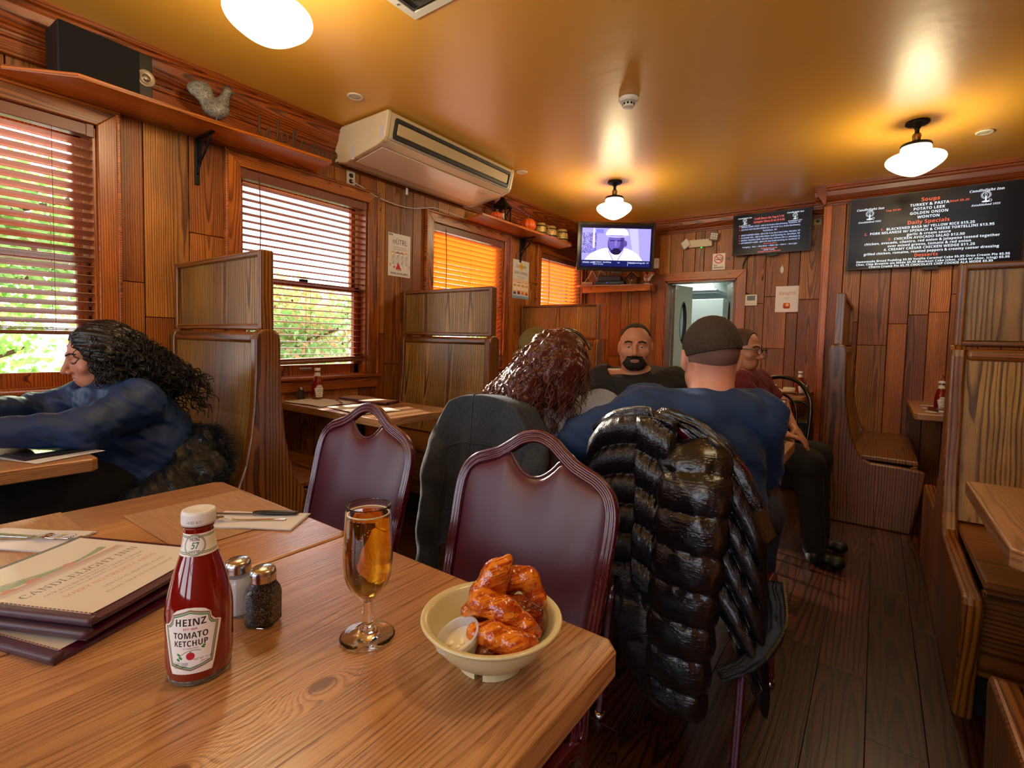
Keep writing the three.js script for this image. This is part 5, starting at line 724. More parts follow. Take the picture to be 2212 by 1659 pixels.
const saltS = shaker('glass salt shaker with a metal lid half hidden behind the ketchup bottle', [-0.757, TT, -0.35], 0.5, saltFill, 'salt_shaker');
const pepS = shaker('glass pepper shaker with a metal lid beside the salt shaker', [-0.703, TT, -0.36], 0.55, pepperFill, 'pepper_shaker');
copyOf(pepS, [-2.99, TT, -1.78], 0.3, 'pepper shaker beside the ketchup bottle on the sunny wall table'); copyOf(saltS, [-0.485, TT, -5.05], 0.2, 'small shaker beside the ketchup bottle on the far food table');
// ---------------------------------------------------------------- beer glass
{
  const t = thing('beer_glass', 'stemmed glass of golden beer on the near table', 'glass', [-0.554, TT, -0.43], 0);
  const out = bez([[0.0055, 0.052], [0.01, 0.057], [0.019, 0.068], [0.0262, 0.083], [0.0292, 0.103], [0.0297, 0.125], [0.0285, 0.155], [0.027, 0.186]], 40), inn = out.slice(2).map(([r, y]) => [Math.max(0.0, r - 0.0016), y + 0.002]).reverse();
  const base = bez([[0.0325, 0.0012], [0.0335, 0.0028], [0.031, 0.005], [0.02, 0.0075], [0.0105, 0.012], [0.0066, 0.022], [0.0072, 0.03], [0.0062, 0.04], [0.0055, 0.052]], 40);
  part('vessel', lathe([[0, 0], [0.03, 0], ...base, ...out.slice(1), [0.0266, 0.1868], ...inn, [0.0, inn[inn.length - 1][1]]], 72), M.clearGlass, t);
  const liq = out.filter(([r, y]) => y > 0.06 && y < 0.177).map(([r, y]) => [r - 0.0019, y + 0.002]); part('beer', lathe([[0, liq[0][1] - 0.003], ...liq, [0, liq[liq.length - 1][1]]], 72), S('#ffffff', 0.02, { transmission: 1, thickness: 0.05, ior: 1.34, attenuationColor: '#f4c22c', attenuationDistance: 0.05 }), t);
  part('foam_ring', new THREE.TorusGeometry(liq[liq.length - 1][0] - 0.0008, 0.0011, 8, 64).rotateX(Math.PI / 2).translate(0, liq[liq.length - 1][1], 0), S('#f6ecd2', 0.8), t);
  t.scale.set(1.12, 1, 1.12); const bub = []; for (let i = 0; i < 40; i++) { const a = rr(0, 6.28), r = rr(0, 0.022); bub.push(new THREE.SphereGeometry(rr(0.0004, 0.0009), 6, 5).translate(Math.cos(a) * r, rr(0.08, 0.174), Math.sin(a) * r)); } const b = part('bubbles', merge(bub), S('#fff2c0', 0.2), t); b.userData.kind = 'stuff';
}
single('water_ring', 'wet ring of spilled water between the beer glass and the bowl', 'water', (() => { const g = []; for (let i = 0; i < 46; i++) { const a = rr(0, 6.28), r = 0.04 + rr(-0.008, 0.008), k = rr(0.0015, 0.005); g.push(new THREE.SphereGeometry(k, 10, 6).scale(rr(1, 2.2), 0.13, rr(0.7, 1.3)).rotateY(rr(0, 3)).translate(Math.cos(a) * r * 0.9, 0, Math.sin(a) * r)); } return g; })(), S('#ffffff', 0.03, { transmission: 1, thickness: 0, ior: 1.33 }), [-0.48, 0.7503, -0.41]).userData.kind = 'stuff';
copyOf(scene.getObjectByName('beer_glass'), [-0.335, 0.7505, -2.43], 1, 'tall clear glass at the corner of the group table').traverse((m) => { if (m.name === 'beer') m.material = S('#ffffff', 0.02, { transmission: 1, thickness: 0.05, ior: 1.33 }); });
// ---------------------------------------------------------------- bowl of wings
const BW = [-0.387, TT, -0.497];
{
  const t = thing('wing_bowl', 'cream melamine bowl holding chicken wings at the table corner', 'bowl', BW, 0.3), cream = S('#cfc79a', 0.3, { clearcoat: 0.6, clearcoatRoughness: 0.15 });
  part('bowl', lathe([[0, 0.0075], [0.03, 0.0075], [0.036, 0.007], ...bez([[0.04, 0.008], [0.055, 0.017], [0.07, 0.031], [0.081, 0.047], [0.086, 0.056], [0.0905, 0.0595], [0.0915, 0.0612], [0.09, 0.063], [0.086, 0.0625], [0.082, 0.0605], [0.075, 0.049], [0.062, 0.033], [0.046, 0.019], [0.03, 0.0125]], 50), [0, 0.012]], 96), cream, t);
  const foot = []; for (let k = 0; k < 4; k++) { const a0 = k * Math.PI / 2 + 0.13, a1 = (k + 1) * Math.PI / 2 - 0.13, P = []; for (let i = 0; i <= 10; i++) { const a = mix(a0, a1, i / 10); P.push([Math.cos(a) * 0.042, Math.sin(a) * 0.042]); } for (let i = 10; i >= 0; i--) { const a = mix(a0, a1, i / 10); P.push([Math.cos(a) * 0.036, Math.sin(a) * 0.036]); } foot.push(new THREE.ExtrudeGeometry(shapeOf(P), { depth: 0.0095, bevelEnabled: false }).rotateX(-Math.PI / 2)); }
  foot.forEach((g) => part('foot', g, cream, t));
  const sm = S('#9a3a0a', 0.15, { clearcoat: 1 }), sp = []; for (const [a, y, l] of [[2.35, 0.046, 0.011], [2.0, 0.043, 0.004], [1.8, 0.045, 0.009], [-0.3, 0.045, 0.004], [-0.55, 0.038, 0.007]]) { const r = 0.074 + (y - 0.049) * 0.8; sp.push(new THREE.SphereGeometry(0.0035, 10, 8).scale(1, l / 0.0035, 0.3).rotateX(-0.6).rotateY(Math.PI / 2 - a).translate(Math.cos(a) * r, y, -Math.sin(a) * r)); } part('sauce_smear', merge(sp), sm, t).userData.kind = 'stuff';
}
const skinTx = (() => { const t = dataTex(512, 512, (x, y) => { const a = fbm2(x / 46, y / 46, 4), b = fbm2(x / 9 + 7, y / 9, 3), r = sstep(0.38, 0.66, a), k = sstep(0.6, 0.78, b) * 0.7; return [mix(mix(226, 172, r), 84, k), mix(mix(126, 62, r), 24, k), mix(mix(28, 12, r), 8, k)]; }); t.repeat.set(1, 1); return t; })();
M.wing = S('#ffffff', 0.22, { map: skinTx, clearcoat: 0.9, clearcoatRoughness: 0.12 });
M.wingDark = S('#8a4a34', 0.25, { map: skinTx, clearcoat: 0.9, clearcoatRoughness: 0.12 });
// wing pieces in the bowl's own axes: view axes r (right), u (up), f (towards the camera)
const WK = 1.12, bowlR = V(0.79, 0, -0.61).normalize(), bowlF = V(0.61, 0, 0.79).normalize(), inBowl = (r, u, f) => V(BW[0], BW[1], BW[2]).addScaledVector(bowlR, r).addScaledVector(bowlF, f).add(V(0, u, 0));
function wing(label, segs, mat, flat = 0.7, blend = 0.012) {
  const P = segs.map(([a, b, ra, rb]) => [inBowl(a[0] * WK, a[1] * WK, a[2] * WK), inBowl(b[0] * WK, b[1] * WK, b[2] * WK), ra * WK, rb * WK]), lo = V(9, 9, 9), hi = V(-9, -9, -9); P.forEach(([a, b, ra, rb]) => { const r = Math.max(ra, rb) + 0.006; for (const q of [a, b]) { lo.min(q.clone().subScalar(r)); hi.max(q.clone().addScalar(r)); } });
  const o = P[0][0].clone();
  const g = nets((p) => { let d = 9; P.forEach(([a, b, ra, rb]) => { d = smin(d, capsule(p, a, b, ra, rb), blend); }); return d + (fbm2(p.x * 90 + p.y * 40, p.z * 90 - p.y * 50, 3) - 0.5) * 0.0035 + (n3(p.x * 420, p.y * 420, p.z * 420) - 0.5) * 0.0009; }, lo, hi, 0.0019, 14); g.translate(-o.x, -o.y, -o.z);
  const t = thing('chicken_wing', label, 'chicken wing', [o.x, o.y, o.z], 0); part('meat', g, mat, t); return t;
}
wing('sauced chicken wing standing upright highest in the bowl', [[[-0.018, 0.045, -0.01], [-0.012, 0.072, -0.014], 0.012, 0.0135], [[-0.012, 0.072, -0.014], [0.0, 0.098, -0.016], 0.0135, 0.011], [[0.0, 0.098, -0.016], [0.017, 0.113, -0.018], 0.011, 0.0065], [[0.006, 0.07, -0.016], [0.014, 0.1, -0.018], 0.01, 0.008], [[-0.008, 0.055, -0.012], [0.012, 0.05, -0.016], 0.013, 0.012]], M.wing);
wing('sauced chicken wing bent like a hook at the back right of the bowl', [[[0.014, 0.06, -0.03], [0.026, 0.084, -0.034], 0.009, 0.0105], [[0.026, 0.084, -0.034], [0.044, 0.083, -0.034], 0.0105, 0.011], [[0.044, 0.083, -0.034], [0.053, 0.058, -0.03], 0.011, 0.011], [[0.053, 0.058, -0.03], [0.05, 0.04, -0.026], 0.011, 0.012]], M.wing);
wing('long sauced chicken wing lying across the middle of the bowl', [[[-0.028, 0.064, 0.008], [-0.012, 0.076, 0.01], 0.008, 0.0125], [[-0.012, 0.076, 0.01], [0.014, 0.069, 0.014], 0.0125, 0.0135], [[0.014, 0.069, 0.014], [0.038, 0.052, 0.018], 0.0135, 0.0105], [[0.038, 0.052, 0.018], [0.05, 0.044, 0.018], 0.0105, 0.006]], M.wing);
wing('plump golden chicken wing lying lowest at the front of the bowl', [[[-0.018, 0.05, 0.028], [0.002, 0.049, 0.033], 0.0105, 0.014], [[0.002, 0.049, 0.033], [0.026, 0.042, 0.036], 0.014, 0.0145], [[0.026, 0.042, 0.036], [0.042, 0.04, 0.032], 0.0145, 0.011]], M.wing);
wing('dark sauced chicken wing at the right side of the bowl', [[[0.01, 0.062, -0.004], [0.032, 0.056, -0.004], 0.013, 0.0155], [[0.032, 0.058, -0.004], [0.048, 0.05, 0.0], 0.0155, 0.013], [[0.048, 0.05, 0.0], [0.052, 0.044, 0.004], 0.013, 0.01]], M.wingDark);
wing('dark browned drumette at the bottom front of the bowl', [[[-0.014, 0.032, 0.036], [-0.004, 0.036, 0.04], 0.009, 0.01], [[-0.004, 0.036, 0.04], [0.0, 0.032, 0.038], 0.01, 0.009], [[-0.024, 0.03, 0.02], [-0.01, 0.03, 0.026], 0.009, 0.011]], M.wingDark);
wing('dark sauced wing buried at the bottom of the bowl', [[[-0.018, 0.036, -0.005], [0.018, 0.038, 0.008], 0.017, 0.018], [[0.018, 0.038, 0.008], [0.024, 0.042, -0.015], 0.016, 0.016]], M.wingDark);
{ // dip cup
  const q = inBowl(-0.03, 0.031, 0.032), t = thing('dip_cup', 'small translucent plastic cup of white dressing leaning in the bowl', 'dip cup', [q.x, q.y, q.z]);
  const tilt = new THREE.Quaternion().setFromAxisAngle(bowlF, 0.42).multiply(new THREE.Quaternion().setFromAxisAngle(bowlR, 0.2)); t.quaternion.copy(tilt);
  part('cup', lathe([[0, 0], [0.019, 0], [0.0195, 0.001], [0.0262, 0.0285], [0.0285, 0.0288], [0.0288, 0.0298], [0.0262, 0.0302], [0.0252, 0.0295], [0.0188, 0.0018], [0, 0.0016]], 56), S('#f2f4f8', 0.18, { transmission: 0.65, thickness: 0, ior: 1.4 }), t);
  part('dressing', lathe([[0, 0.002], [0.0185, 0.0022], [0.0226, 0.0185], [0.0226, 0.0195], [0.018, 0.0205], [0.009, 0.0198], [0, 0.021]], 48), S('#f2efe6', 0.3, { map: grainTx([242, 239, 230], [120, 130, 110], 0.93), clearcoat: 0.7 }), t);
  for (const [a, r, s] of [[2.6, 0.012, 0.004], [0.4, 0.006, 0.003], [1.2, 0.009, 0.0025]]) part('lump', new THREE.SphereGeometry(s, 12, 8).scale(1, 0.5, 1).translate(Math.cos(a) * r, 0.0205, Math.sin(a) * r), S('#f7f5ef', 0.25), t);
}
// ---------------------------------------------------------------- menus, placemats, napkins, cutlery
M.cover = S('#4a0f2c', 0.32, { bumpMap: leatherBump, bumpScale: 0.0003, clearcoat: 0.5, clearcoatRoughness: 0.25 });
const menuPage = pic(1100, 1380, (g, w, h) => {
  g.fillStyle = '#e4e2dc'; g.fillRect(0, 0, w, h); g.translate(0, 260);
  for (let i = 0; i < 1400; i++) { const x = 60 + hash2(i, 1) * 900, u = x / 960, y = 150 + 50 * Math.sin(u * 3) - hash2(i, 2) * (60 + 50 * Math.sin(u * 5 + 1)); g.fillStyle = ['#8fa890', '#9fb49c', '#7e9a86', '#aebfa6'][i % 4]; g.globalAlpha = 0.5; g.beginPath(); g.ellipse(x, y, 24, 16, 0, 0, 7); g.fill(); } g.globalAlpha = 1;
  g.fillStyle = '#c9aeb0'; g.fillRect(40, 215, 1000, 90); g.fillStyle = '#cfc4c6'; g.fillRect(40, 262, 1000, 44); g.fillStyle = '#cf8f84'; for (const [x, y] of [[150, 190], [330, 176], [620, 160]]) { g.beginPath(); g.moveTo(x - 60, y + 24); g.lineTo(x, y - 16); g.lineTo(x + 60, y + 24); g.fill(); g.fillRect(x - 50, y + 24, 100, 26); }
  txt(g, 'CANDLELIGHT INN', 560, 420, 104, '#66646c', 'serif', '', 'center', 960); txt(g, 'Established 1955', 560, 500, 32, '#7c7a80', 'serif', ''); txt(g, 'OUR KITCHEN IS OPEN 7 DAYS A WEEK', 560, 552, 44, '#76747c', 'serif', ''); txt(g, 'Monday through Sunday, 11:00 am to 2:00 am', 560, 604, 32, '#86848c', 'serif', ''); txt(g, 'SORRY NO CREDIT CARDS', 560, 700, 64, '#d4888c', 'serif', ''); txt(g, 'THIS LOCAL MEETING PLACE', 640, 830, 40, '#86848c', 'serif', ''); txt(g, 'PLEASE TALK TO YOUR SERVER', 600, 930, 40, '#86848c', 'serif', ''); });
function menu(label, q, turn, lift, curl) { // a wide padded cover lying open side up, corners a little raised
  const t = thing('menu', label, 'menu', q, turn, 'menus stacked on the near tables'), L = 0.235, W = 0.288, h = (x, z) => curl * (Math.pow(Math.abs(x / L * 2), 3) * 0.4 + 0.6 * Math.pow(clamp(-z / W + 0.5), 2) * Math.pow(clamp(0.5 - x / L), 1.5));
  const slab = (l, w, y0, th, nu = 22) => { const top = gridSurf((u, v) => { const x = (u - 0.5) * l, z = (v - 0.5) * w, e = 0.002 * (1 - Math.pow(1 - Math.min(1, 12 * Math.min(u, 1 - u, v, 1 - v)), 2)); return V(x, y0 + h(x, z) + th - 0.002 + e, z); }, nu, nu, false, true), bot = gridSurf((u, v) => { const x = (u - 0.5) * l, z = (v - 0.5) * w; return V(x, y0 + h(x, z), z); }, nu, nu); const rim = []; for (const [a, b] of [[[0, 0], [1, 0]], [[1, 0], [1, 1]], [[1, 1], [0, 1]], [[0, 1], [0, 0]]]) rim.push(gridSurf((u, v) => { const x = (mix(a[0], b[0], u) - 0.5) * l, z = (mix(a[1], b[1], u) - 0.5) * w; return V(x, y0 + h(x, z) + (v) * (th - 0.002), z); }, nu, 1, false, true)); return merge([top, bot, ...rim]); };
  part('cover', slab(L, W, 0, 0.0075), M.cover, t);
  const pg = gridSurf((u, v) => { const x = (u - 0.5) * (L - 0.024), z = (v - 0.5) * (W - 0.03); return V(x, h(x, z) + 0.0082, z); }, 24, 24, false, true), uv = pg.attributes.uv; for (let i = 0; i < uv.count; i++) uv.setY(i, 1 - uv.getY(i)); part('page', pg, S('#ffffff', 0.4, { map: menuPage, clearcoat: 0.7, clearcoatRoughness: 0.2 }), t);
  part('binding', merge([rbox(0.016, 0.0115, W, 0.005, -L / 2 + 0.006, 0.0058, 0)]), M.cover, t);
  const st = []; for (let i = 0; i < 40; i++) st.push(box(0.0009, 0.0008, 0.0045, -L / 2 + 0.0125, 0.0117, (i - 19.5) * W / 41)); part('stitching', merge(st), S('#7a3a5c', 0.6), t);
  part('corner_trim', rbox(0.003, 0.0022, 0.02, 0.001, L / 2 - 0.002, 0.0078, -W / 2 + 0.012), M.brass, t);
  return t;
}
const MQ = [-0.995, 0, -0.222];
menu('lowest maroon menu of the stack turned a little sideways', [MQ[0] + 0.012, TT, MQ[2] + 0.012], 1.93, 0, 0.0); menu('middle maroon menu in the stack beside the ketchup bottle', [MQ[0], TT + 0.0135, MQ[2]], 2.05, 0, 0.0); menu('topmost menu showing its white printed page', [MQ[0] - 0.004, TT + 0.027, MQ[2] - 0.004], 2.06, 0, 0.006);
const paperTx = dataTex(256, 256, (x, y) => { const v = fbm2(x / 30, y / 2.5, 3), k = 168 + 40 * (v - 0.5); return [k, k * 0.76, k * 0.55]; }); M.kraft = S('#ffffff', 0.75, { map: paperTx });
const sheetThing = (name, label, cat, w, d, pos, turn, mat, wave = 0.0006, th = 0.0006) => { const f = (x, z) => wave * (Math.sin(x * 21) + Math.sin(z * 17 + x * 9)) + wave * 2; const t = thing(name, label, cat, pos, turn); part('paper', merge([gridSurf((u, v) => { const x = (u - 0.5) * w, z = (v - 0.5) * d; return V(x, f(x, z) + th, z); }, 20, 16, false, true), gridSurf((u, v) => { const x = (u - 0.5) * w, z = (v - 0.5) * d; return V(x, f(x, z), z); }, 20, 16)]), mat, t); return t; };
sheetThing('placemat', 'brown paper placemat on the far half of the joined tables', 'placemat', 0.3, 0.255, [-1.205, 0.7503, -0.505], 0.02, M.kraft, 0.0002);
sheetThing('placemat', 'brown paper placemat under the fork at the left edge', 'placemat', 0.3, 0.25, [-1.335, 0.7503, -0.175], 0.02, M.kraft, 0.0002);
M.napkin = S('#d9d7de', 0.85);
function napkin(label, pos, turn) { const t = thing('napkin', label, 'napkin', pos, turn); for (const [k, w] of [[0, 0.1], [1, 0.094]]) part('fold', gridSurf((u, v) => { const a = u * Math.PI * 2, c = Math.cos(a), s = Math.sin(a), x = (v - 0.5) * 0.2 * (1 - 0.02 * k), z = clamp(c * 1.3, -1, 1) * w / 2 + (k ? 0.003 : 0); return V(x, 0.0012 + k * 0.0018 + s * 0.001 + 0.0008 * Math.sin(x * 40 + z * 30), z); }, 24, 16, true), M.napkin, t); return t; }
napkin('folded white napkin under the black handled knife', [-1.1, 0.7513, -0.55], 0.62); napkin('folded white napkin under the fork at the left edge', [-1.335, 0.7513, -0.215], 0.6);
function fork(label, pos, turn) { const t = thing('fork', label, 'fork', pos, turn); const hy = (x) => 0.002 + 0.011 * Math.exp(-Math.pow((x - 0.045) / 0.022, 2)) * 0.6 + (x > 0.06 ? 0.004 * Math.sin((x - 0.06) / 0.04 * Math.PI * 0.8) : 0), wd = (x) => x < -0.02 ? mix(0.0055, 0.0035, (x + 0.095) / 0.075) : x < 0.03 ? 0.003 : x < 0.045 ? mix(0.003, 0.0115, (x - 0.03) / 0.015) : 0.0115;
  part('handle', merge([1, -1].map((sd) => gridSurf((u, v) => { const x = mix(-0.095, 0.058, u), z = (v - 0.5) * 2 * wd(x); return V(x, hy(x) + sd * 0.0009 * (1 - Math.pow(2 * v - 1, 4)) + (sd > 0 ? 0.0004 : 0), z); }, 60, 8, false, sd > 0))), M.chrome, t);
  for (let k = 0; k < 4; k++) part('tine', tube([0.054, 0.068, 0.082, 0.096].map((x) => [x, hy(x) + 0.0003, (k - 1.5) * 0.0064]), 0.0013, 10, 6), M.chrome, t); return t; }
function knife(label, pos, turn, black) { const t = thing('knife', label, 'knife', pos, turn); part('blade', extrude([[0, -0.006], [0.09, -0.007], [0.105, -0.003], [0.11, 0.006], [0.09, 0.0075], [0, 0.006]], 0.0014).rotateX(Math.PI / 2).translate(0, 0.0022, 0), M.chrome, t); part('handle', black ? gridSurf((u, v) => { const a = u * 6.2832, r = Math.pow(Math.sin(Math.PI * clamp(v, 0.001, 0.999)), 0.22); return V(mix(0.004, -0.1, v), 0.0062 + Math.sin(a) * 0.0052 * r, Math.cos(a) * 0.0088 * r); }, 16, 20, true, true) : rbox(0.1, 0.003, 0.012, 0.0014, -0.048, 0.0025, 0), black ? S('#101216', 0.35) : M.chrome, t); return t; }
knife('knife with a black handle lying on the folded napkin', [-1.13, 0.755, -0.56], Math.PI + 0.66, true); fork('fork lying beside the black handled knife', [-1.115, 0.7555, -0.522], Math.PI + 0.74); fork('fork with raised tines on the napkin at the left edge', [-1.335, 0.7555, -0.205], Math.PI + 0.72 - Math.PI); knife('plain table knife under the fork at the left edge', [-1.33, 0.7552, -0.222], 0.62 - 0.06, false);
// ---------------------------------------------------------------- things on the other tables
M.paperWhite = S('#d8d4ca', 0.8);
sheetThing('placemat', 'sunlit paper placemat nearest the end panel on the wall table', 'placemat', 0.36, 0.26, [-2.78, 0.7512, -1.78], 0.1, M.paperWhite, 0.0016); sheetThing('placemat', 'sunlit paper placemat towards the aisle on the wall table', 'placemat', 0.36, 0.26, [-2.36, 0.7512, -1.79], -0.12, M.paperWhite, 0.0016); sheetThing('placemat', 'shaded paper placemat beside the menus on the wall table', 'placemat', 0.34, 0.2, [-2.62, 0.7512, -2.06], 0.05, M.kraft, 0.001);
for (const [p, r, l] of [[[-2.74, 0.7545, -2.04], 0.05, 'dark menu lying under the window on the sunny wall table'], [[-2.52, 0.755, -2.02], 0.3, 'dark menu beside the knives on the sunny wall table']]) { const t = thing('menu', l, 'menu', p, r); part('cover', rbox(0.22, 0.01, 0.15, 0.004, 0, 0.006, 0), M.cover, t); part('page', rbox(0.2, 0.002, 0.13, 0.0008, 0, 0.0122, 0), M.kraft, t); }
fork('fork on the sunlit placemat of the wall table', [-2.5, 0.758, -1.85], 0.5); knife('knife beside the dark menu on the wall table', [-2.38, 0.757, -2.0], 0.2, true); knife('knife on the sunlit placemat of the wall table', [-2.7, 0.758, -1.86], -0.4, false);
[[-4.36, 0], [-4.6, 1], [-4.82, 2]].forEach(([z, i]) => { const l = ['nearest', 'middle', 'farthest'][i]; sheetThing('napkin', `${l} white napkin with cutlery on the dark corner table`, 'napkin', 0.16, 0.09, [0.36, 0.7512, z], 0.05, M.napkin, 0.0004); knife(`${l} black handled knife on the dark corner table`, [0.38, 0.7545, z], Math.PI, true); });
{ const t = thing('menu', 'maroon menu stack standing by the ketchup in the dark corner', 'menu', [0.42, 0.7505, -4.45], 0.2); part('cover', rbox(0.2, 0.022, 0.2, 0.006, 0, 0.011, 0), M.cover, t); part('page_edges', rbox(0.196, 0.012, 0.196, 0.002, 0.004, 0.011, 0.004), M.paperWhite, t); }
{ const t = thing('food_basket', 'green basket of sauced food on the far table', 'basket', [-0.8, 0.7505, -5.1]); part('basket', lathe([[0, 0], [0.07, 0], [0.09, 0.05], [0.086, 0.05], [0.066, 0.005], [0, 0.005]], 32), S('#8a8a2c', 0.5), t); for (let k = 0; k < 6; k++) part('food_piece', new THREE.SphereGeometry(0.028, 14, 10).scale(1.2, 0.7, 0.9).translate(Math.cos(k * 2.2) * 0.04, 0.045 + (k % 2) * 0.012, Math.sin(k * 2.2) * 0.04), M.wingDark, t); part('dip', lathe([[0, 0.05], [0.024, 0.05], [0.028, 0.07], [0, 0.068]], 20).translate(0.05, 0, 0.03), S('#eae4d8', 0.4), t); }
{ const t = thing('paper_wrapper', 'crumpled pale paper wrapper on the far table', 'wrapper', [-0.66, 0.7505, -5.0]); const g = gridSurf((u, v) => { const x = (u - 0.5) * 0.24, z = (v - 0.5) * 0.18; return V(x, 0.008 + 0.055 * Math.pow(fbm2(u * 4 + 3, v * 4, 3), 1.2) * (1 - Math.pow(Math.abs(2 * u - 1), 3)) , z); }, 14, 12, false, true); part('paper', g.toNonIndexed(), S('#c9b49a', 0.8, { flatShading: true, side: THREE.DoubleSide }), t); part('inner_sheet', rbox(0.1, 0.03, 0.08, 0.008, 0.05, 0.04, -0.01), S('#c4c8b8', 0.7), t); }
sheetThing('placemat', 'brown paper placemat on the far food table', 'placemat', 0.3, 0.22, [-0.72, 0.751, -4.92], 0, M.kraft, 0.0004);
{ const t = thing('soup_bowl', 'pale bowl cut off at the left edge on the booth table', 'bowl', [-2.31, 0.7505, -0.33]); part('bowl', lathe([[0, 0], [0.04, 0], ...bez([[0.045, 0.006], [0.068, 0.03], [0.082, 0.058], [0.078, 0.06], [0.062, 0.034], [0.04, 0.012]], 24), [0, 0.01]], 48), S('#d8d0a4', 0.3, { clearcoat: 0.5 }), t); part('food', lathe([[0, 0.035], [0.055, 0.034], [0.06, 0.03], [0, 0.028]], 32), S('#b07a3a', 0.6), t); }
{ const t = thing('menu', 'dark menu and phone case lying under the womans arm', 'menu', [-2.24, 0.7505, -0.43], 0.25); part('cover', rbox(0.16, 0.008, 0.22, 0.003, 0, 0.004, 0), S('#1c1620', 0.4), t); part('page', rbox(0.14, 0.003, 0.2, 0.001, 0.01, 0.009, 0.004), S('#2c2a38', 0.35), t); }
sheetThing('napkin', 'pale napkin under the dark menu on the booth table', 'napkin', 0.2, 0.2, [-2.2, 0.7508, -0.42], 0.35, M.napkin, 0.0003);
// ---------------------------------------------------------------- people
M.skin = ['#c08468', '#c88a70', '#b47a5c'].map((c) => S(c, 0.5, { clearcoat: 0.1, clearcoatRoughness: 0.5, sheen: 0.2, sheenColor: '#ff9a80', sheenRoughness: 0.5 }));
M.eyeWhite = S('#d8d2ca', 0.15, { clearcoat: 1 }); M.iris = S('#2a1c12', 0.1, { clearcoat: 1 });
// a head about the origin between the ears: face towards +z, chin near y = -0.11, crown near y = +0.12
function headSDF(p, fat = 1) {
  let d = ellip(p, V(0, 0.03, -0.012), 0.078, 0.092, 0.098); d = smin(d, ellip(p, V(0, -0.03, 0.028), 0.062 * fat, 0.07, 0.064), 0.03); d = smin(d, ellip(p, V(0, -0.082, 0.052), 0.036 * fat, 0.028, 0.034), 0.03);
  d = smin(d, capsule(p, V(-0.045, -0.06, 0.0), V(-0.022, -0.086, 0.05), 0.022 * fat, 0.02), 0.02); d = smin(d, capsule(p, V(0.045, -0.06, 0.0), V(0.022, -0.086, 0.05), 0.022 * fat, 0.02), 0.02);
  for (const s of [-1, 1]) { d = smin(d, ellip(p, V(s * 0.042, -0.026, 0.064), 0.024, 0.02, 0.018), 0.016); d = -smin(-d, ellip(p, V(s * 0.031, 0.006, 0.1), 0.02, 0.0135, 0.018), 0.012); d = smin(d, capsule(p, V(s * 0.012, 0.028, 0.086), V(s * 0.048, 0.026, 0.07), 0.0075, 0.006), 0.014); d = smin(d, ellip(p, V(s * 0.03, 0.004, 0.075), 0.0135, 0.0105, 0.0115), 0.004); const e = V(s * 0.079, -0.004, -0.012); d = smin(d, Math.max(ellip(p, e, 0.012, 0.032, 0.02), -ellip(p, V(s * 0.09, -0.002, -0.008), 0.007, 0.018, 0.011)), 0.006); }
  d = smin(d, capsule(p, V(0, 0.012, 0.09), V(0, -0.03, 0.114), 0.0085, 0.0115), 0.012); for (const s of [-1, 1]) d = smin(d, ellip(p, V(s * 0.0125, -0.036, 0.1), 0.0095, 0.0085, 0.0105), 0.007);
  d = smin(d, capsule(p, V(-0.018, -0.061, 0.083), V(0.018, -0.061, 0.083), 0.006, 0.006), 0.006); d = smin(d, capsule(p, V(-0.015, -0.071, 0.083), V(0.015, -0.071, 0.083), 0.0065, 0.0065), 0.006); d = -smin(-d, capsule(p, V(-0.022, -0.066, 0.095), V(0.022, -0.066, 0.095), 0.0022, 0.0022), 0.004);
  return d;
}
// a right hand about the wrist: fingers along +z, palm facing -y, thumb towards +x
function handSDF(p, curl) {
  let d = ellip(p, V(0, 0, 0.045), 0.041, 0.0145, 0.052); d = smin(d, capsule(p, V(0, 0, -0.02), V(0, 0, 0.02), 0.024, 0.026, 1.1, 0.8, 1), 0.016);
  [[0.03, 0.034, 0.024, 0.02, 0.0092], [0.0105, 0.04, 0.027, 0.022, 0.0095], [-0.0105, 0.037, 0.025, 0.021, 0.009], [-0.03, 0.028, 0.019, 0.017, 0.008]].forEach(([x, a, b, c, r], i) => { let q = V(x * 0.92, 0, 0.084 - Math.abs(x) * 0.25), an = curl * 0.45 + 0.06; for (const L of [a, b, c]) { const e = V(q.x + x * 0.12 * L / a * 0.6, q.y - Math.sin(an) * L, q.z + Math.cos(an) * L); d = smin(d, capsule(p, q, e, r, r * 0.9), L === a ? 0.008 : 0.0025); q = e; r *= 0.92; an += curl * 0.75; } });
  let q = V(0.03, -0.006, 0.022); for (const [dx, dy, dz, r] of [[0.024, -0.012, 0.022, 0.0125], [0.012, -0.01 - curl * 0.008, 0.027, 0.0108], [0.0, -0.008 - curl * 0.008, 0.023, 0.0095]]) { const e = V(q.x + dx, q.y + dy, q.z + dz); d = smin(d, capsule(p, q, e, r, r * 0.92), 0.009); q = e; }
  return d;
}
function placed(sdf, m4, lo, hi, cell) { const g = nets(sdf, lo, hi, cell, 8); g.applyMatrix4(m4); return g; }
const frameAt = (pos, fwd, up = V(0, 1, 0), s = 1, mirror = false) => { const z = fwd.clone().normalize(), x = up.clone().cross(z).normalize(), y = z.clone().cross(x); const m = new THREE.Matrix4().makeBasis(x.multiplyScalar(mirror ? -s : s), y.multiplyScalar(s), z.multiplyScalar(s)); return m.setPosition(pos); };
function flipFaces(g) { const i = g.index.array; for (let k = 0; k < i.length; k += 3) { const t = i[k]; i[k] = i[k + 1]; i[k + 1] = t; } const n = g.attributes.normal.array; return g; }
const box3 = (pts, pad) => { const lo = V(9, 9, 9), hi = V(-9, -9, -9); pts.forEach((q) => { lo.min(q); hi.max(q); }); return [lo.subScalar(pad), hi.addScalar(pad)]; };
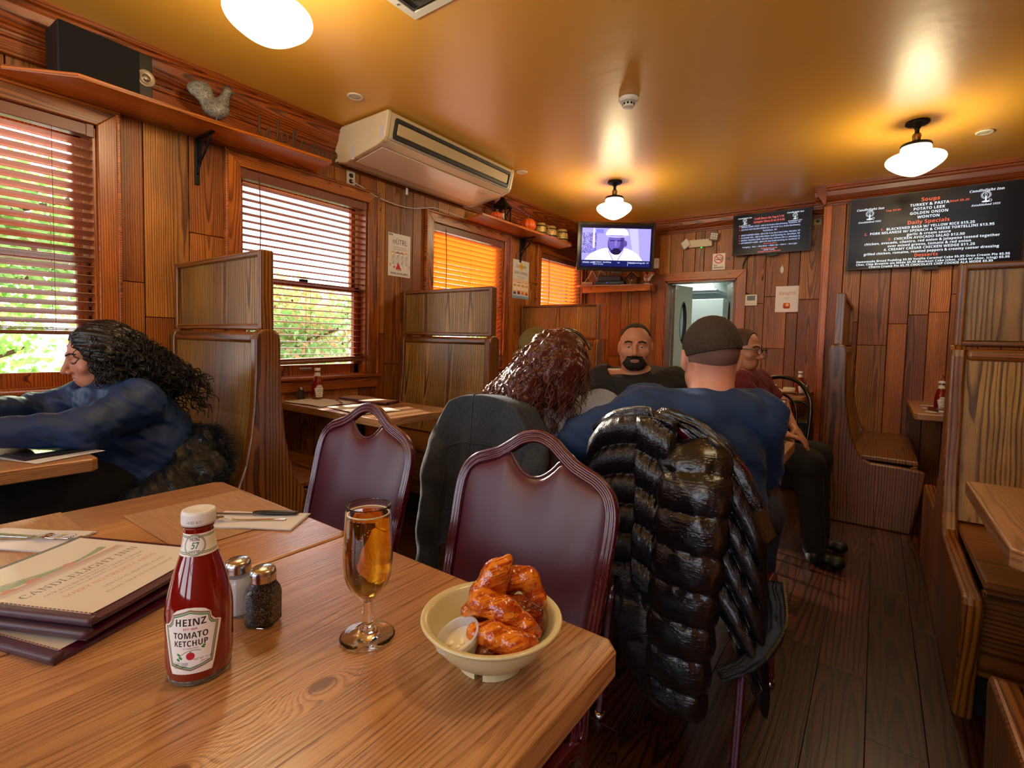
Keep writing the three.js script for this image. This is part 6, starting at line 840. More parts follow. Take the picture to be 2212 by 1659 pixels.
/* a seated person. J: joints in the world. The body is one continuous surface; clothes are shells over the same bones. */
function person(label, J, o) {
  const base = V(J.hip.x, 0, J.hip.z), t = thing('person', label, 'person', [base.x, 0, base.z]), loc = (v) => v.clone().sub(base), j = {}; for (const k in J) j[k] = loc(J[k]);
  const k = o.build ?? 1, w = 0.5;
  const bones = [[j.hip, j.waist, 0.155 * k, 0.14 * k, 1.12], [j.waist, j.chest, 0.14 * k, 0.135 * k, 1.15], [j.chest, j.neck, 0.12 * k, 0.062, 1.1], [j.neck, j.headBase, 0.056, 0.054, 1]];
  const arms = [], legs = []; for (const s of ['L', 'R']) { arms.push([j.neck.clone().lerp(j['sh' + s], 0.35).add(V(0, -0.04, 0)), j['sh' + s], 0.07 * k, 0.066 * k], [j['sh' + s], j['el' + s], 0.056 * k, 0.046 * k], [j['el' + s], j['wr' + s], 0.044 * k, 0.028 * k]); if (j['kn' + s]) legs.push([j.hip.clone().lerp(j['kn' + s], 0.12), j['kn' + s], 0.1 * k, 0.07 * k], [j['kn' + s], j['an' + s], 0.062 * k, 0.042]); }
  const trunk = (p, add, kk = 0.05) => { let d = 9; for (const [a, b, ra, rb] of bones.slice(0, 3)) d = smin(d, capsule(p, a, b, ra + add, rb + add), kk); return d; };
  const armD = (p, add, from = 0, to = 6, taper = 1) => { let d = 9; arms.forEach(([a, b, ra, rb], i) => { if (i % 3 >= from && i % 3 < to) d = smin(d, capsule(p, a, b, ra + add, rb + add * taper), 0.03); }); return d; };
  const legD = (p, add) => { let d = 9; for (const [a, b, ra, rb] of legs) d = smin(d, capsule(p, a, b, ra + add, rb + add), 0.03); return d; };
  const bodyF = (p) => { let d = trunk(p, -0.012); d = smin(d, capsule(p, j.neck, j.headBase, 0.058 * (o.neckK ?? 1), 0.055 * (o.neckK ?? 1)), 0.03); d = smin(d, armD(p, -0.006), 0.02); if (legs.length) d = smin(d, legD(p, -0.012), 0.03); return d; };
  const pts = [...bones, ...arms, ...legs].flatMap(([a, b]) => [a, b]), [lo, hi] = box3(pts, 0.2 * k);
  const body = [nets(bodyF, lo, hi, 0.013, 6)];
  const hm = frameAt(j.head, o.face, o.up ?? V(0, 1, 0), o.headS ?? 1); body.push(placed((p) => smin(headSDF(p, o.fat ?? 1), capsule(p, V(0, -0.06, -0.02), V(0, -0.13, -0.035), 0.055 * (o.neckK ?? 1), 0.058 * (o.neckK ?? 1)), 0.03), hm, V(-0.11, -0.15, -0.13), V(0.11, 0.14, 0.14), 0.0042));
  for (const s of ['L', 'R']) if (o['hand' + s]) { const [f, up, c] = o['hand' + s], g = placed((p) => handSDF(p, c), frameAt(j['wr' + s], f, up, 1, s === 'L'), V(-0.09, -0.1, -0.05), V(0.1, 0.05, 0.2), 0.0034); if (s === 'L') flipFaces(g); body.push(g); }
  part('body', merge(body), o.skin, t);
  const fold = (p, a = 1) => ((fbm2(p.x * 14 + p.y * 9, p.z * 16 - p.y * 18, 3) - 0.5) * 0.02 + (fbm2(p.y * 34 + p.x * 10, p.z * 24 + p.x * 8, 2) - 0.5) * 0.009) * a;
  // top: trunk and sleeves, cut at the neckline, the hem and the cuffs
  const topF = (p) => { let d = trunk(p, 0.014 + (o.loose ?? 0)); const sl = o.sleeve ?? 1; let a = 9; arms.forEach(([A, B, ra, rb], i) => { const m = i % 3; if (m === 2 && sl < 1) return; if (m === 1 && sl < 0.5) B = A.clone().lerp(B, 0.62); const e = m === 2 ? A.clone().lerp(B, 0.93) : B; a = smin(a, capsule(p, A, e, ra + 0.016 + (o.loose ?? 0), (m === 2 ? rb + 0.02 : rb + 0.016) + (o.loose ?? 0) * 0.6), 0.035); }); d = smin(d, a, 0.04) + fold(p, o.folds ?? 1); if (o.extraTop) d = smin(d, o.extraTop(p, j), 0.03); const nk = p.clone().sub(j.neck).dot(j.headBase.clone().sub(j.neck).normalize()); const ax = j.headBase.clone().sub(j.neck).normalize(), rad = p.clone().sub(j.neck).addScaledVector(ax, -nk).length(); return Math.max(d, -Math.max((o.collar ?? 0.035) - nk, rad - 0.125 * k)); };
  part(o.topName ?? 'shirt', nets(topF, lo, hi, 0.0105, 6), o.top, t);
  if (legs.length) part('trousers', nets((p) => { let d = smin(legD(p, 0.012), capsule(p, j.hip, j.hip.clone().lerp(j.waist, 0.2), 0.15 * k, 0.14 * k), 0.04); return d + fold(p, 0.6); }, lo, hi, 0.014, 6), o.trousers, t);
  if (legs.length) for (const s of ['L', 'R']) { const a = j['an' + s]; part('shoe', nets((p) => smin(ellip(p, V(a.x, 0.05, a.z), 0.045, 0.05, 0.06), ellip(p, V(a.x + o.foot.x * 0.1, 0.035, a.z + o.foot.z * 0.1), 0.045, 0.035, 0.045).valueOf(), 0.05), V(a.x - 0.2, 0.0, a.z - 0.2), V(a.x + 0.2, 0.14, a.z + 0.2), 0.012), M.black, t); }
  const H = (name, f, l, h2, cell, mat) => { const m = part(name, placed(f, hm, l, h2, cell), mat, t); return m; };
  return { t, j, hm, H, base, topF, bodyF };
}
// curls: thin helical locks laid over a mass of hair
function locks(n, root, dir, len, rad, coil, turns, thick) { const g = []; for (let i = 0; i < n; i++) { const a = root(i), d = dir(i, a), L = len * rr(0.7, 1.25), up = Math.abs(d.y) > 0.9 ? V(1, 0, 0) : V(0, 1, 0), s1 = d.clone().cross(up).normalize(), s2 = d.clone().cross(s1), P = [], ph = rr(0, 6.28), R = coil * rr(0.6, 1.4), tn = turns * rr(0.7, 1.3), sag = rr(0.0, 0.04); for (let q = 0; q <= 18; q++) { const u = q / 18, an = ph + u * tn * 6.28; P.push(a.clone().addScaledVector(d, u * L).addScaledVector(s1, Math.cos(an) * R * Math.min(1, u * 3)).addScaledVector(s2, Math.sin(an) * R * Math.min(1, u * 3)).add(V(0, -sag * u * u, 0))); } g.push(tube(P, thick * rr(0.6, 1.3), 26, 4)); } return merge(g); }
const onMass = (g) => { const p = g.attributes.position, n = g.attributes.normal; return () => { const i = Math.floor(rnd() * p.count); return [V(p.getX(i), p.getY(i), p.getZ(i)), V(n.getX(i), n.getY(i), n.getZ(i))]; }; };
const knit = dataTex(128, 128, (x, y) => { const v = 120 + 90 * ((Math.sin(x * 0.785) * Math.sin(y * 0.785)) * 0.5) + 50 * (hash2(x, y) - 0.5); return [v, v, v]; }, false); knit.repeat.set(3, 3);
const heather = (a, b) => { const t = dataTex(256, 256, (x, y) => { const v = n2(x / 1.3, y / 1.6); return [0, 1, 2].map((c) => mix(a[c], b[c], v)); }); t.repeat.set(1, 1); return t; };
const cloth = (c, more = {}) => S(c, 0.78, { bumpMap: knit, bumpScale: 0.0005, sheen: 0.25, sheenColor: '#7f94c8', sheenRoughness: 0.5, ...more });
M.blackCloth = cloth('#0d0d10', { sheenColor: '#8088a0', sheen: 0.3 });
// 1 --- the woman with curly black hair in the booth
{
  const J = { hip: V(-2.45, 0.56, -0.8), waist: V(-2.455, 0.7, -0.765), chest: V(-2.47, 0.83, -0.7), neck: V(-2.485, 0.935, -0.655), headBase: V(-2.495, 0.99, -0.63), head: V(-2.5, 1.06, -0.62), shL: V(-2.3, 0.89, -0.69), elL: V(-2.2, 0.825, -0.5), wrL: V(-2.24, 0.84, -0.275), shR: V(-2.66, 0.885, -0.66), elR: V(-2.74, 0.83, -0.47), wrR: V(-2.56, 0.87, -0.25), knL: V(-2.32, 0.55, -0.3), anL: V(-2.3, 0.08, -0.32), knR: V(-2.56, 0.55, -0.3), anR: V(-2.58, 0.08, -0.3) };
  const navy = cloth('#10305f', { roughness: 0.55 });
  const P = person('woman with long curly black hair in a navy zip top leaning on the booth table', J, { face: V(0.02, -0.22, 1), build: 1.12, skin: M.skin[1], top: navy, topName: 'zip_top', trousers: S('#08080a', 0.85, { sheen: 0.3, sheenColor: '#888' }), foot: V(0, 0, 1), handL: [V(-0.15, 0.05, 1), V(0.9, 0.35, 0.1), 0.5], handR: [V(0.1, 0.1, 1), V(-0.7, 0.6, 0), 0.7], collar: 0.045, headS: 0.98, folds: 1.25 });
  const hb = (p) => { const h = V(0, 0, 0); let d = ellip(p, V(0, 0.035, -0.035), 0.112, 0.115, 0.115); d = smin(d, capsule(p, V(0.03, -0.03, -0.09), V(0.05, -0.15, -0.22), 0.105, 0.085), 0.05); d = smin(d, capsule(p, V(0.085, 0.0, -0.01), V(0.105, -0.17, 0.0), 0.05, 0.05), 0.04); d = smin(d, capsule(p, V(-0.085, 0.0, -0.02), V(-0.1, -0.15, -0.03), 0.045, 0.045), 0.04); d += (fbm2(p.x * 60 + p.z * 50, p.y * 70 - p.z * 30, 3) - 0.5) * 0.024; d = Math.max(d, -ellip(p, V(0, -0.04, 0.1), 0.07, 0.115, 0.095)); return d; };
  const hm = M.hairBlack = S('#0b090a', 0.38, { sheen: 0.5, sheenColor: '#5a6a90', sheenRoughness: 0.3 });
  const mass = P.H('hair', hb, V(-0.2, -0.27, -0.33), V(0.22, 0.19, 0.15), 0.0062, hm), pick = onMass(mass.geometry);
  const roots = [], dirs = []; for (let i = 0; i < 520; i++) { const [a, n] = pick(), q = a.clone().sub(P.j.head); if (q.z > 0.03 && Math.abs(q.x) < 0.075 && q.y < 0.06) { i--; continue; } roots.push(a); dirs.push(V(n.x * 0.6 + 0.1, -0.75 + n.y * 0.35, n.z * 0.5 - 0.5).normalize()); }
  const curls = part('curls', locks(520, (i) => roots[i], (i) => dirs[i], 0.1, 0, 0.009, 2.6, 0.0018), hm, mass); curls.userData.kind = 'stuff';
  part('eyebrow', tube([[0.018, 0.03, 0.098], [0.034, 0.036, 0.089], [0.05, 0.029, 0.073]], 0.0032, 10, 6).applyMatrix4(P.hm), hm, P.t); part('eyelash', tube([[0.018, 0.0, 0.0895], [0.031, -0.0045, 0.0885], [0.044, 0.0005, 0.079]], 0.0016, 10, 5).applyMatrix4(P.hm), hm, P.t); part('lips', merge([tube([[-0.02, -0.0665, 0.083], [0, -0.062, 0.0905], [0.02, -0.0665, 0.083]], 0.0045, 10, 6), tube([[-0.018, -0.068, 0.083], [0, -0.073, 0.09], [0.018, -0.068, 0.083]], 0.005, 10, 6)]).applyMatrix4(P.hm), S('#a8605c', 0.4), P.t);
  const crest = pic(256, 320, (g, w, h) => { g.fillStyle = '#0f2444'; g.fillRect(0, 0, w, h); g.fillStyle = '#d8cfa8'; g.beginPath(); g.ellipse(128, 160, 96, 140, 0, 0, 7); g.fill(); g.fillStyle = '#16304e'; g.beginPath(); g.ellipse(128, 160, 78, 118, 0, 0, 7); g.fill(); g.fillStyle = '#d8cfa8'; for (let i = 0; i < 4; i++) g.fillRect(84 + i * 24, 140, 14, 90); g.fillRect(70, 122, 116, 14); g.fillRect(70, 232, 116, 12); g.beginPath(); g.moveTo(70, 118); g.lineTo(128, 70); g.lineTo(186, 118); g.fill(); });
  { const c = V(0.13, 0.84, 0.215), u = V(-0.42, 0.22, 0.35); // printed crest laid on the chest
    const cg = gridSurf((a, b) => { const x = mix(0.06, 0.155, a), y = mix(0.8, 0.915, b); let z = 0.4; for (let q = 0; q < 120; q++) { z -= 0.004; if (P.topF(V(x, y, z)) < 0.0008) break; } return V(x, y, z + 0.0025); }, 12, 14); part('printed_crest', cg, S('#ffffff', 0.7, { map: crest, side: THREE.DoubleSide }), P.t); }
  const phone = thing('phone', 'dark phone held in the hands of the curly haired woman', 'phone', [-2.47, 0.9, -0.13]); phone.rotation.set(-0.5, 0.2, 0.1); part('case', rbox(0.075, 0.15, 0.009, 0.006), S('#2a1214', 0.3), phone); part('display', rbox(0.068, 0.14, 0.002, 0.0008, 0, 0, -0.005), S('#0a0c14', 0.05), phone);
}
// 2 --- the man in the navy hoodie, back to the camera
{
  const J = { hip: V(-0.43, 0.56, -1.64), waist: V(-0.43, 0.7, -1.66), chest: V(-0.43, 0.86, -1.66), neck: V(-0.42, 1.0, -1.645), headBase: V(-0.425, 1.05, -1.65), head: V(-0.43, 1.125, -1.655), shR: V(-0.3, 0.935, -1.715), elR: V(-0.31, 0.75, -1.86), wrR: V(-0.45, 0.79, -2.1), shL: V(-0.595, 0.94, -1.54), elL: V(-0.8, 0.84, -1.5), wrL: V(-0.9, 0.79, -1.98), knL: V(-0.62, 0.52, -2.06), anL: V(-0.62, 0.08, -2.02), knR: V(-0.34, 0.52, -2.1), anR: V(-0.34, 0.08, -2.06) };
  const navy = cloth('#123058');
  const P = person('man with short cropped hair in a navy hoodie seen from behind', J, { face: V(-0.5, -0.03, -0.87), build: 1.1, skin: M.skin[1], top: navy, topName: 'hoodie', trousers: S('#1a2233', 0.8), foot: V(-0.2, 0, -1), handL: [V(0, 0, -1), V(0, 1, 0), 0.4], handR: [V(-0.6, 0, -0.8), V(0, 1, 0), 0.4], collar: 0.03, headS: 1.04, neckK: 1.15, folds: 1.3, loose: 0.006,
    extraTop: (p, j) => { const n = j.neck; let d = capsule(p, V(n.x - 0.09, n.y - 0.025, n.z + 0.03), V(n.x + 0.0, n.y - 0.035, n.z + 0.085), 0.045, 0.05); d = smin(d, capsule(p, V(n.x + 0.0, n.y - 0.035, n.z + 0.085), V(n.x + 0.1, n.y - 0.03, n.z + 0.01), 0.05, 0.045), 0.03); d = smin(d, capsule(p, V(n.x + 0.01, n.y - 0.06, n.z + 0.09), V(n.x + 0.03, n.y - 0.17, n.z + 0.1), 0.06, 0.035), 0.05); return d; } });
  P.H('hair', (p) => { let d = ellip(p, V(0, 0.034, -0.014), 0.0835, 0.0965, 0.103); d = Math.max(d, -(p.y - 0.012 + p.z * 0.12 + 0.02 * Math.sin(p.x * 8))); d = Math.max(d, p.z + p.y * 0.35 - 0.085) + (n3(p.x * 260, p.y * 260, p.z * 260) - 0.5) * 0.003; return d; }, V(-0.11, -0.05, -0.14), V(0.11, 0.16, 0.13), 0.0036, S('#33251d', 0.85));
  P.H('shaved_sides', (p) => { let d = headSDF(p) - 0.0009; d = Math.max(d, p.y - 0.045, -(p.y + 0.05 - p.z * 0.2), p.z - 0.0, Math.abs(p.x) - 0.072 + Math.max(0, -p.z - 0.03) * -0.3); return d; }, V(-0.11, -0.09, -0.14), V(0.11, 0.08, 0.05), 0.0036, S('#6e5044', 0.85));
}
// 3 --- the bearded man facing the camera
{
  const J = { hip: V(-1.06, 0.56, -2.68), waist: V(-1.06, 0.72, -2.66), chest: V(-1.06, 0.87, -2.63), neck: V(-1.06, 1.005, -2.61), headBase: V(-1.06, 1.06, -2.59), head: V(-1.058, 1.145, -2.572), shL: V(-0.885, 0.945, -2.68), elL: V(-0.86, 0.79, -2.5), wrL: V(-1.06, 0.83, -2.36), shR: V(-1.235, 0.945, -2.56), elR: V(-1.32, 0.8, -2.42), wrR: V(-1.17, 0.85, -2.3), knL: V(-0.92, 0.52, -2.2), anL: V(-0.92, 0.08, -2.28), knR: V(-1.2, 0.52, -2.18), anR: V(-1.22, 0.08, -2.25) };
  const P = person('bearded man with a receding hairline in a black shirt facing the camera', J, { face: V(0.36, -0.02, 0.93), build: 1.24, fat: 1.1, skin: M.skin[2], top: cloth('#0a0a0c', { sheen: 0.2, sheenColor: '#666' }), topName: 't_shirt', trousers: S('#14161c', 0.85), foot: V(0, 0, 1), handL: [V(-0.55, 0.15, 0.7), V(0.2, 0.9, 0.2), 0.8], handR: [V(0.6, 0.15, 0.7), V(-0.2, 0.9, 0.2), 0.8], sleeve: 0.4, collar: 0.02, headS: 1.06, neckK: 1.2, folds: 0.8 });
  const dk = S('#17100d', 0.75), beard = (p) => { let d = headSDF(p, 1.1) - 0.0035; d = Math.max(d, p.y + 0.042, -(p.y + 0.125), 0.02 - p.z); const mouth = ellip(p, V(0, -0.066, 0.095), 0.024, 0.0085, 0.03); d = Math.max(d, -mouth); d = Math.max(d, Math.abs(p.x) - 0.04 - Math.max(0, -(p.y + 0.05)) * 0.7); return d + (n3(p.x * 300, p.y * 300, p.z * 300) - 0.5) * 0.003; };
  P.H('beard', beard, V(-0.08, -0.14, 0.0), V(0.08, -0.03, 0.13), 0.0032, dk);
  P.H('hair', (p) => { let d = headSDF(p, 1.1) - 0.0018; d = Math.max(d, -(p.y - 0.045 + Math.max(0, p.z) * -0.55)); d = Math.max(d, p.z - 0.055 + Math.abs(p.x) * 0.35); return d + (n3(p.x * 300, p.y * 300, p.z * 300) - 0.5) * 0.002; }, V(-0.11, 0.0, -0.14), V(0.11, 0.15, 0.13), 0.0042, S('#2a1d18', 0.85));
  for (const s of [-1, 1]) { part('eye', new THREE.SphereGeometry(0.0118, 18, 14).translate(s * 0.031, 0.0045, 0.0765).applyMatrix4(P.hm), M.eyeWhite, P.t); part('iris', new THREE.SphereGeometry(0.0056, 14, 10).scale(1, 1, 0.4).translate(s * 0.031, 0.0035, 0.0872).applyMatrix4(P.hm), M.iris, P.t); part('eyelid', new THREE.SphereGeometry(0.0128, 18, 8, 0, 6.3, 0, 1.25).rotateX(0.5).translate(s * 0.031, 0.0045, 0.0765).applyMatrix4(P.hm), M.skin[2], P.t); part('eyebrow', tube([[s * 0.014, 0.026, 0.098], [s * 0.032, 0.031, 0.092], [s * 0.05, 0.025, 0.078]], 0.0036, 10, 6).applyMatrix4(P.hm), dk, P.t); }
  part('lips', tube([[-0.018, -0.066, 0.086], [0, -0.0665, 0.0915], [0.018, -0.066, 0.086]], 0.0045, 10, 6).applyMatrix4(P.hm), S('#a06058', 0.45), P.t);
}
// 4 --- the woman with long red hair
{
  const J = { hip: V(-1.06, 0.56, -1.62), waist: V(-1.04, 0.7, -1.62), chest: V(-0.985, 0.85, -1.6), neck: V(-0.985, 0.96, -1.58), headBase: V(-0.975, 1.01, -1.59), head: V(-0.955, 1.065, -1.6), shL: V(-1.12, 0.9, -1.52), elL: V(-1.24, 0.8, -1.75), wrL: V(-1.16, 0.79, -1.98), shR: V(-0.82, 0.9, -1.68), elR: V(-0.8, 0.79, -1.9), wrR: V(-0.92, 0.79, -2.08), knL: V(-1.2, 0.52, -2.06), anL: V(-1.2, 0.08, -2.0), knR: V(-0.94, 0.52, -2.06), anR: V(-0.94, 0.08, -2.02) };
  const P = person('woman with long wavy red hair in a grey top seen from behind', J, { face: V(-0.1, -0.12, -1), build: 1.06, skin: M.skin[0], top: S('#ffffff', 0.85, { map: heather([120, 124, 138], [164, 168, 182]), bumpMap: knit, bumpScale: 0.0005 }), topName: 'sweater', trousers: S('#20242e', 0.8), foot: V(0, 0, -1), handL: [V(0, 0, -1), V(0, 1, 0), 0.4], handR: [V(-0.3, 0, -1), V(0, 1, 0), 0.4], collar: 0.03 });
  const red = S('#4a160e', 0.36, { sheen: 0.4, sheenColor: '#ff9a5a', sheenRoughness: 0.3, clearcoat: 0.2, clearcoatRoughness: 0.4 });
  // head frame: +z is the face (away from the camera), +x is to the viewer's left
  const hb = (p) => { let d = ellip(p, V(0.0, 0.035, -0.02), 0.112, 0.112, 0.12); d = smin(d, capsule(p, V(0.02, -0.02, -0.07), V(0.07, -0.11, -0.11), 0.105, 0.09), 0.05); d = smin(d, capsule(p, V(0.08, -0.04, -0.06), V(0.2, -0.12, -0.08), 0.085, 0.06), 0.05); d = smin(d, capsule(p, V(-0.05, -0.02, -0.06), V(-0.06, -0.1, -0.09), 0.07, 0.05), 0.04); d += (fbm2(p.x * 55 + p.z * 30 + p.y * 24, p.y * 22 - p.x * 40, 3) - 0.5) * 0.03; return Math.max(d, -ellip(p, V(0, -0.04, 0.11), 0.068, 0.11, 0.09)); };
  const mass = P.H('hair', hb, V(-0.2, -0.31, -0.29), V(0.3, 0.19, 0.15), 0.0065, red), pick = onMass(mass.geometry), roots = [], dirs = [];
  for (let i = 0; i < 620; i++) { const [a, n] = pick(); roots.push(a); dirs.push(V(n.x * 0.45 - 0.35 + 0.2 * (a.x - P.j.head.x > 0 ? 1 : 0), -0.8, n.z * 0.35 + 0.05).normalize()); }
  part('curls', locks(620, (i) => roots[i], (i) => dirs[i], 0.08, 0, 0.0085, 1.5, 0.0015), red, mass).userData.kind = 'stuff';
  const low = []; for (let i = 0; i < 26; i++) low.push(V(P.j.head.x - 0.16 + 0.24 * (i / 25), P.j.head.y - 0.15 - 0.02 * hash2(i, 3), P.j.head.z + 0.13 + 0.02 * hash2(i, 5))); part('loose_curls', locks(26, (i) => low[i], () => V(rr(-0.4, 0.4), -0.9, rr(-0.05, 0.15)).normalize(), 0.075, 0, 0.016, 1.6, 0.0012), red, mass).userData.kind = 'stuff';
  part('hair_band', tube(Array.from({ length: 17 }, (_, i) => { const a = -1.2 + 2.4 * i / 16; return [Math.sin(a) * 0.118, 0.035 + Math.cos(a) * 0.118, 0.02]; }), 0.006, 40, 8).applyMatrix4(P.hm), S('#1c120c', 0.15, { clearcoat: 1 }), P.t);
}
// 5 --- the person in the olive cap
{
  const J = { hip: V(-1.7, 0.56, -2.68), waist: V(-1.7, 0.7, -2.66), chest: V(-1.7, 0.85, -2.64), neck: V(-1.7, 0.975, -2.62), headBase: V(-1.705, 1.03, -2.6), head: V(-1.715, 1.11, -2.585), shL: V(-1.53, 0.91, -2.66), elL: V(-1.46, 0.78, -2.46), wrL: V(-1.6, 0.79, -2.28), shR: V(-1.87, 0.91, -2.6), elR: V(-1.93, 0.78, -2.42), wrR: V(-1.8, 0.79, -2.25), knL: V(-1.58, 0.52, -2.24), anL: V(-1.58, 0.08, -2.3), knR: V(-1.82, 0.52, -2.24), anR: V(-1.82, 0.08, -2.3) };
  const P = person('person in an olive baseball cap and dark top behind the red haired woman', J, { face: V(-0.8, -0.28, 0.5), build: 1.05, skin: M.skin[2], top: cloth('#14120f', { sheen: 0.2 }), topName: 'jacket', trousers: S('#181a20', 0.85), foot: V(0, 0, 1), handL: [V(-0.5, 0, 0.8), V(0, 1, 0), 0.4], handR: [V(0.5, 0, 0.8), V(0, 1, 0), 0.4] });
  const olive = S('#6b5a28', 0.85, { bumpMap: knit, bumpScale: 0.0006 }), cap = P.H('cap', (p) => Math.max(ellip(p, V(0, 0.04, -0.01), 0.091, 0.098, 0.108), -(p.y - 0.03)), V(-0.12, 0.0, -0.15), V(0.12, 0.17, 0.13), 0.0045, olive);
  part('visor', (() => { const g = gridSurf((u, v) => { const a = (u - 0.5) * 2.3, r = mix(0.09, 0.165, v); return V(Math.sin(a) * mix(0.088, 0.09, v), 0.036 - 0.03 * v * v - Math.pow(Math.abs(u - 0.5) * 2, 2) * 0.012, Math.cos(a) * r * 0.98 - 0.008); }, 24, 8); return merge([g, gridSurf((u, v) => { const a = (u - 0.5) * 2.3, r = mix(0.09, 0.165, v); return V(Math.sin(a) * mix(0.088, 0.09, v), 0.032 - 0.03 * v * v - Math.pow(Math.abs(u - 0.5) * 2, 2) * 0.012, Math.cos(a) * r * 0.98 - 0.008); }, 24, 8, false, true)]).applyMatrix4(P.hm); })(), olive, cap);
  part('cap_button', new THREE.SphereGeometry(0.008, 12, 8).translate(0, 0.138, -0.01).applyMatrix4(P.hm), olive, cap);
  P.H('hair', (p) => { let d = headSDF(p) - 0.004; return Math.max(d, p.y - 0.035, -(p.y + 0.05), p.z - 0.0); }, V(-0.11, -0.08, -0.14), V(0.11, 0.06, 0.05), 0.0045, S('#2a1a12', 0.8));
}
// 6 --- the man in red behind the group, turned to the right
{
  const J = { hip: V(-0.66, 0.57, -3.3), waist: V(-0.66, 0.72, -3.28), chest: V(-0.655, 0.86, -3.25), neck: V(-0.65, 0.99, -3.22), headBase: V(-0.645, 1.04, -3.2), head: V(-0.64, 1.14, -3.19), shL: V(-0.6, 0.93, -3.42), elL: V(-0.46, 0.81, -3.42), wrL: V(-0.37, 0.69, -3.32), shR: V(-0.62, 0.94, -3.07), elR: V(-0.55, 0.75, -2.96), wrR: V(-0.4, 0.7, -3.02), knL: V(-0.26, 0.53, -3.38), anL: V(-0.22, 0.08, -3.36), knR: V(-0.28, 0.53, -3.14), anR: V(-0.22, 0.08, -3.1) };
  const P = person('man in glasses and a dark red shirt on the black hoop backed chair', J, { face: V(0.96, -0.08, 0.25), build: 1.06, skin: M.skin[2], top: cloth('#5a0a14', { sheen: 0.3, sheenColor: '#ff6a6a' }), topName: 'shirt', trousers: S('#0c0c10', 0.85), foot: V(1, 0, 0), handL: [V(0.6, -0.6, 0.4), V(0.6, 0.6, 0), 0.5], handR: [V(0.8, -0.2, -0.3), V(0, 1, 0), 0.5], sleeve: 0.4, neckK: 1.1 });
  P.H('hair', (p) => { let d = headSDF(p) - 0.006; d = Math.max(d, -(p.y - 0.02 + p.z * -0.3), p.z - 0.05); return d + (n3(p.x * 220, p.y * 220, p.z * 220) - 0.5) * 0.004; }, V(-0.11, -0.04, -0.14), V(0.11, 0.15, 0.12), 0.0045, S('#4a2f20', 0.7));
  const gl = S('#101420', 0.2, { clearcoat: 1 }); for (const s of [-1, 1]) { part('glasses_rim', new THREE.TorusGeometry(0.022, 0.0025, 8, 28).scale(1.15, 0.85, 1).translate(s * 0.032, 0.004, 0.108).applyMatrix4(P.hm), gl, P.t); part('glasses_temple', tube([[s * 0.056, 0.01, 0.104], [s * 0.08, 0.012, 0.05], [s * 0.084, 0.008, -0.02], [s * 0.084, -0.012, -0.04]], 0.0025, 14, 6).applyMatrix4(P.hm), gl, P.t); } part('glasses_bridge', tube([[-0.008, 0.008, 0.11], [0, 0.012, 0.113], [0.008, 0.008, 0.11]], 0.0022, 6, 6).applyMatrix4(P.hm), gl, P.t);
  for (const s of [-1, 1]) part('eyebrow', tube([[s * 0.014, 0.028, 0.096], [s * 0.032, 0.033, 0.09], [s * 0.05, 0.026, 0.076]], 0.0032, 10, 6).applyMatrix4(P.hm), S('#3a2418', 0.8), P.t);
}
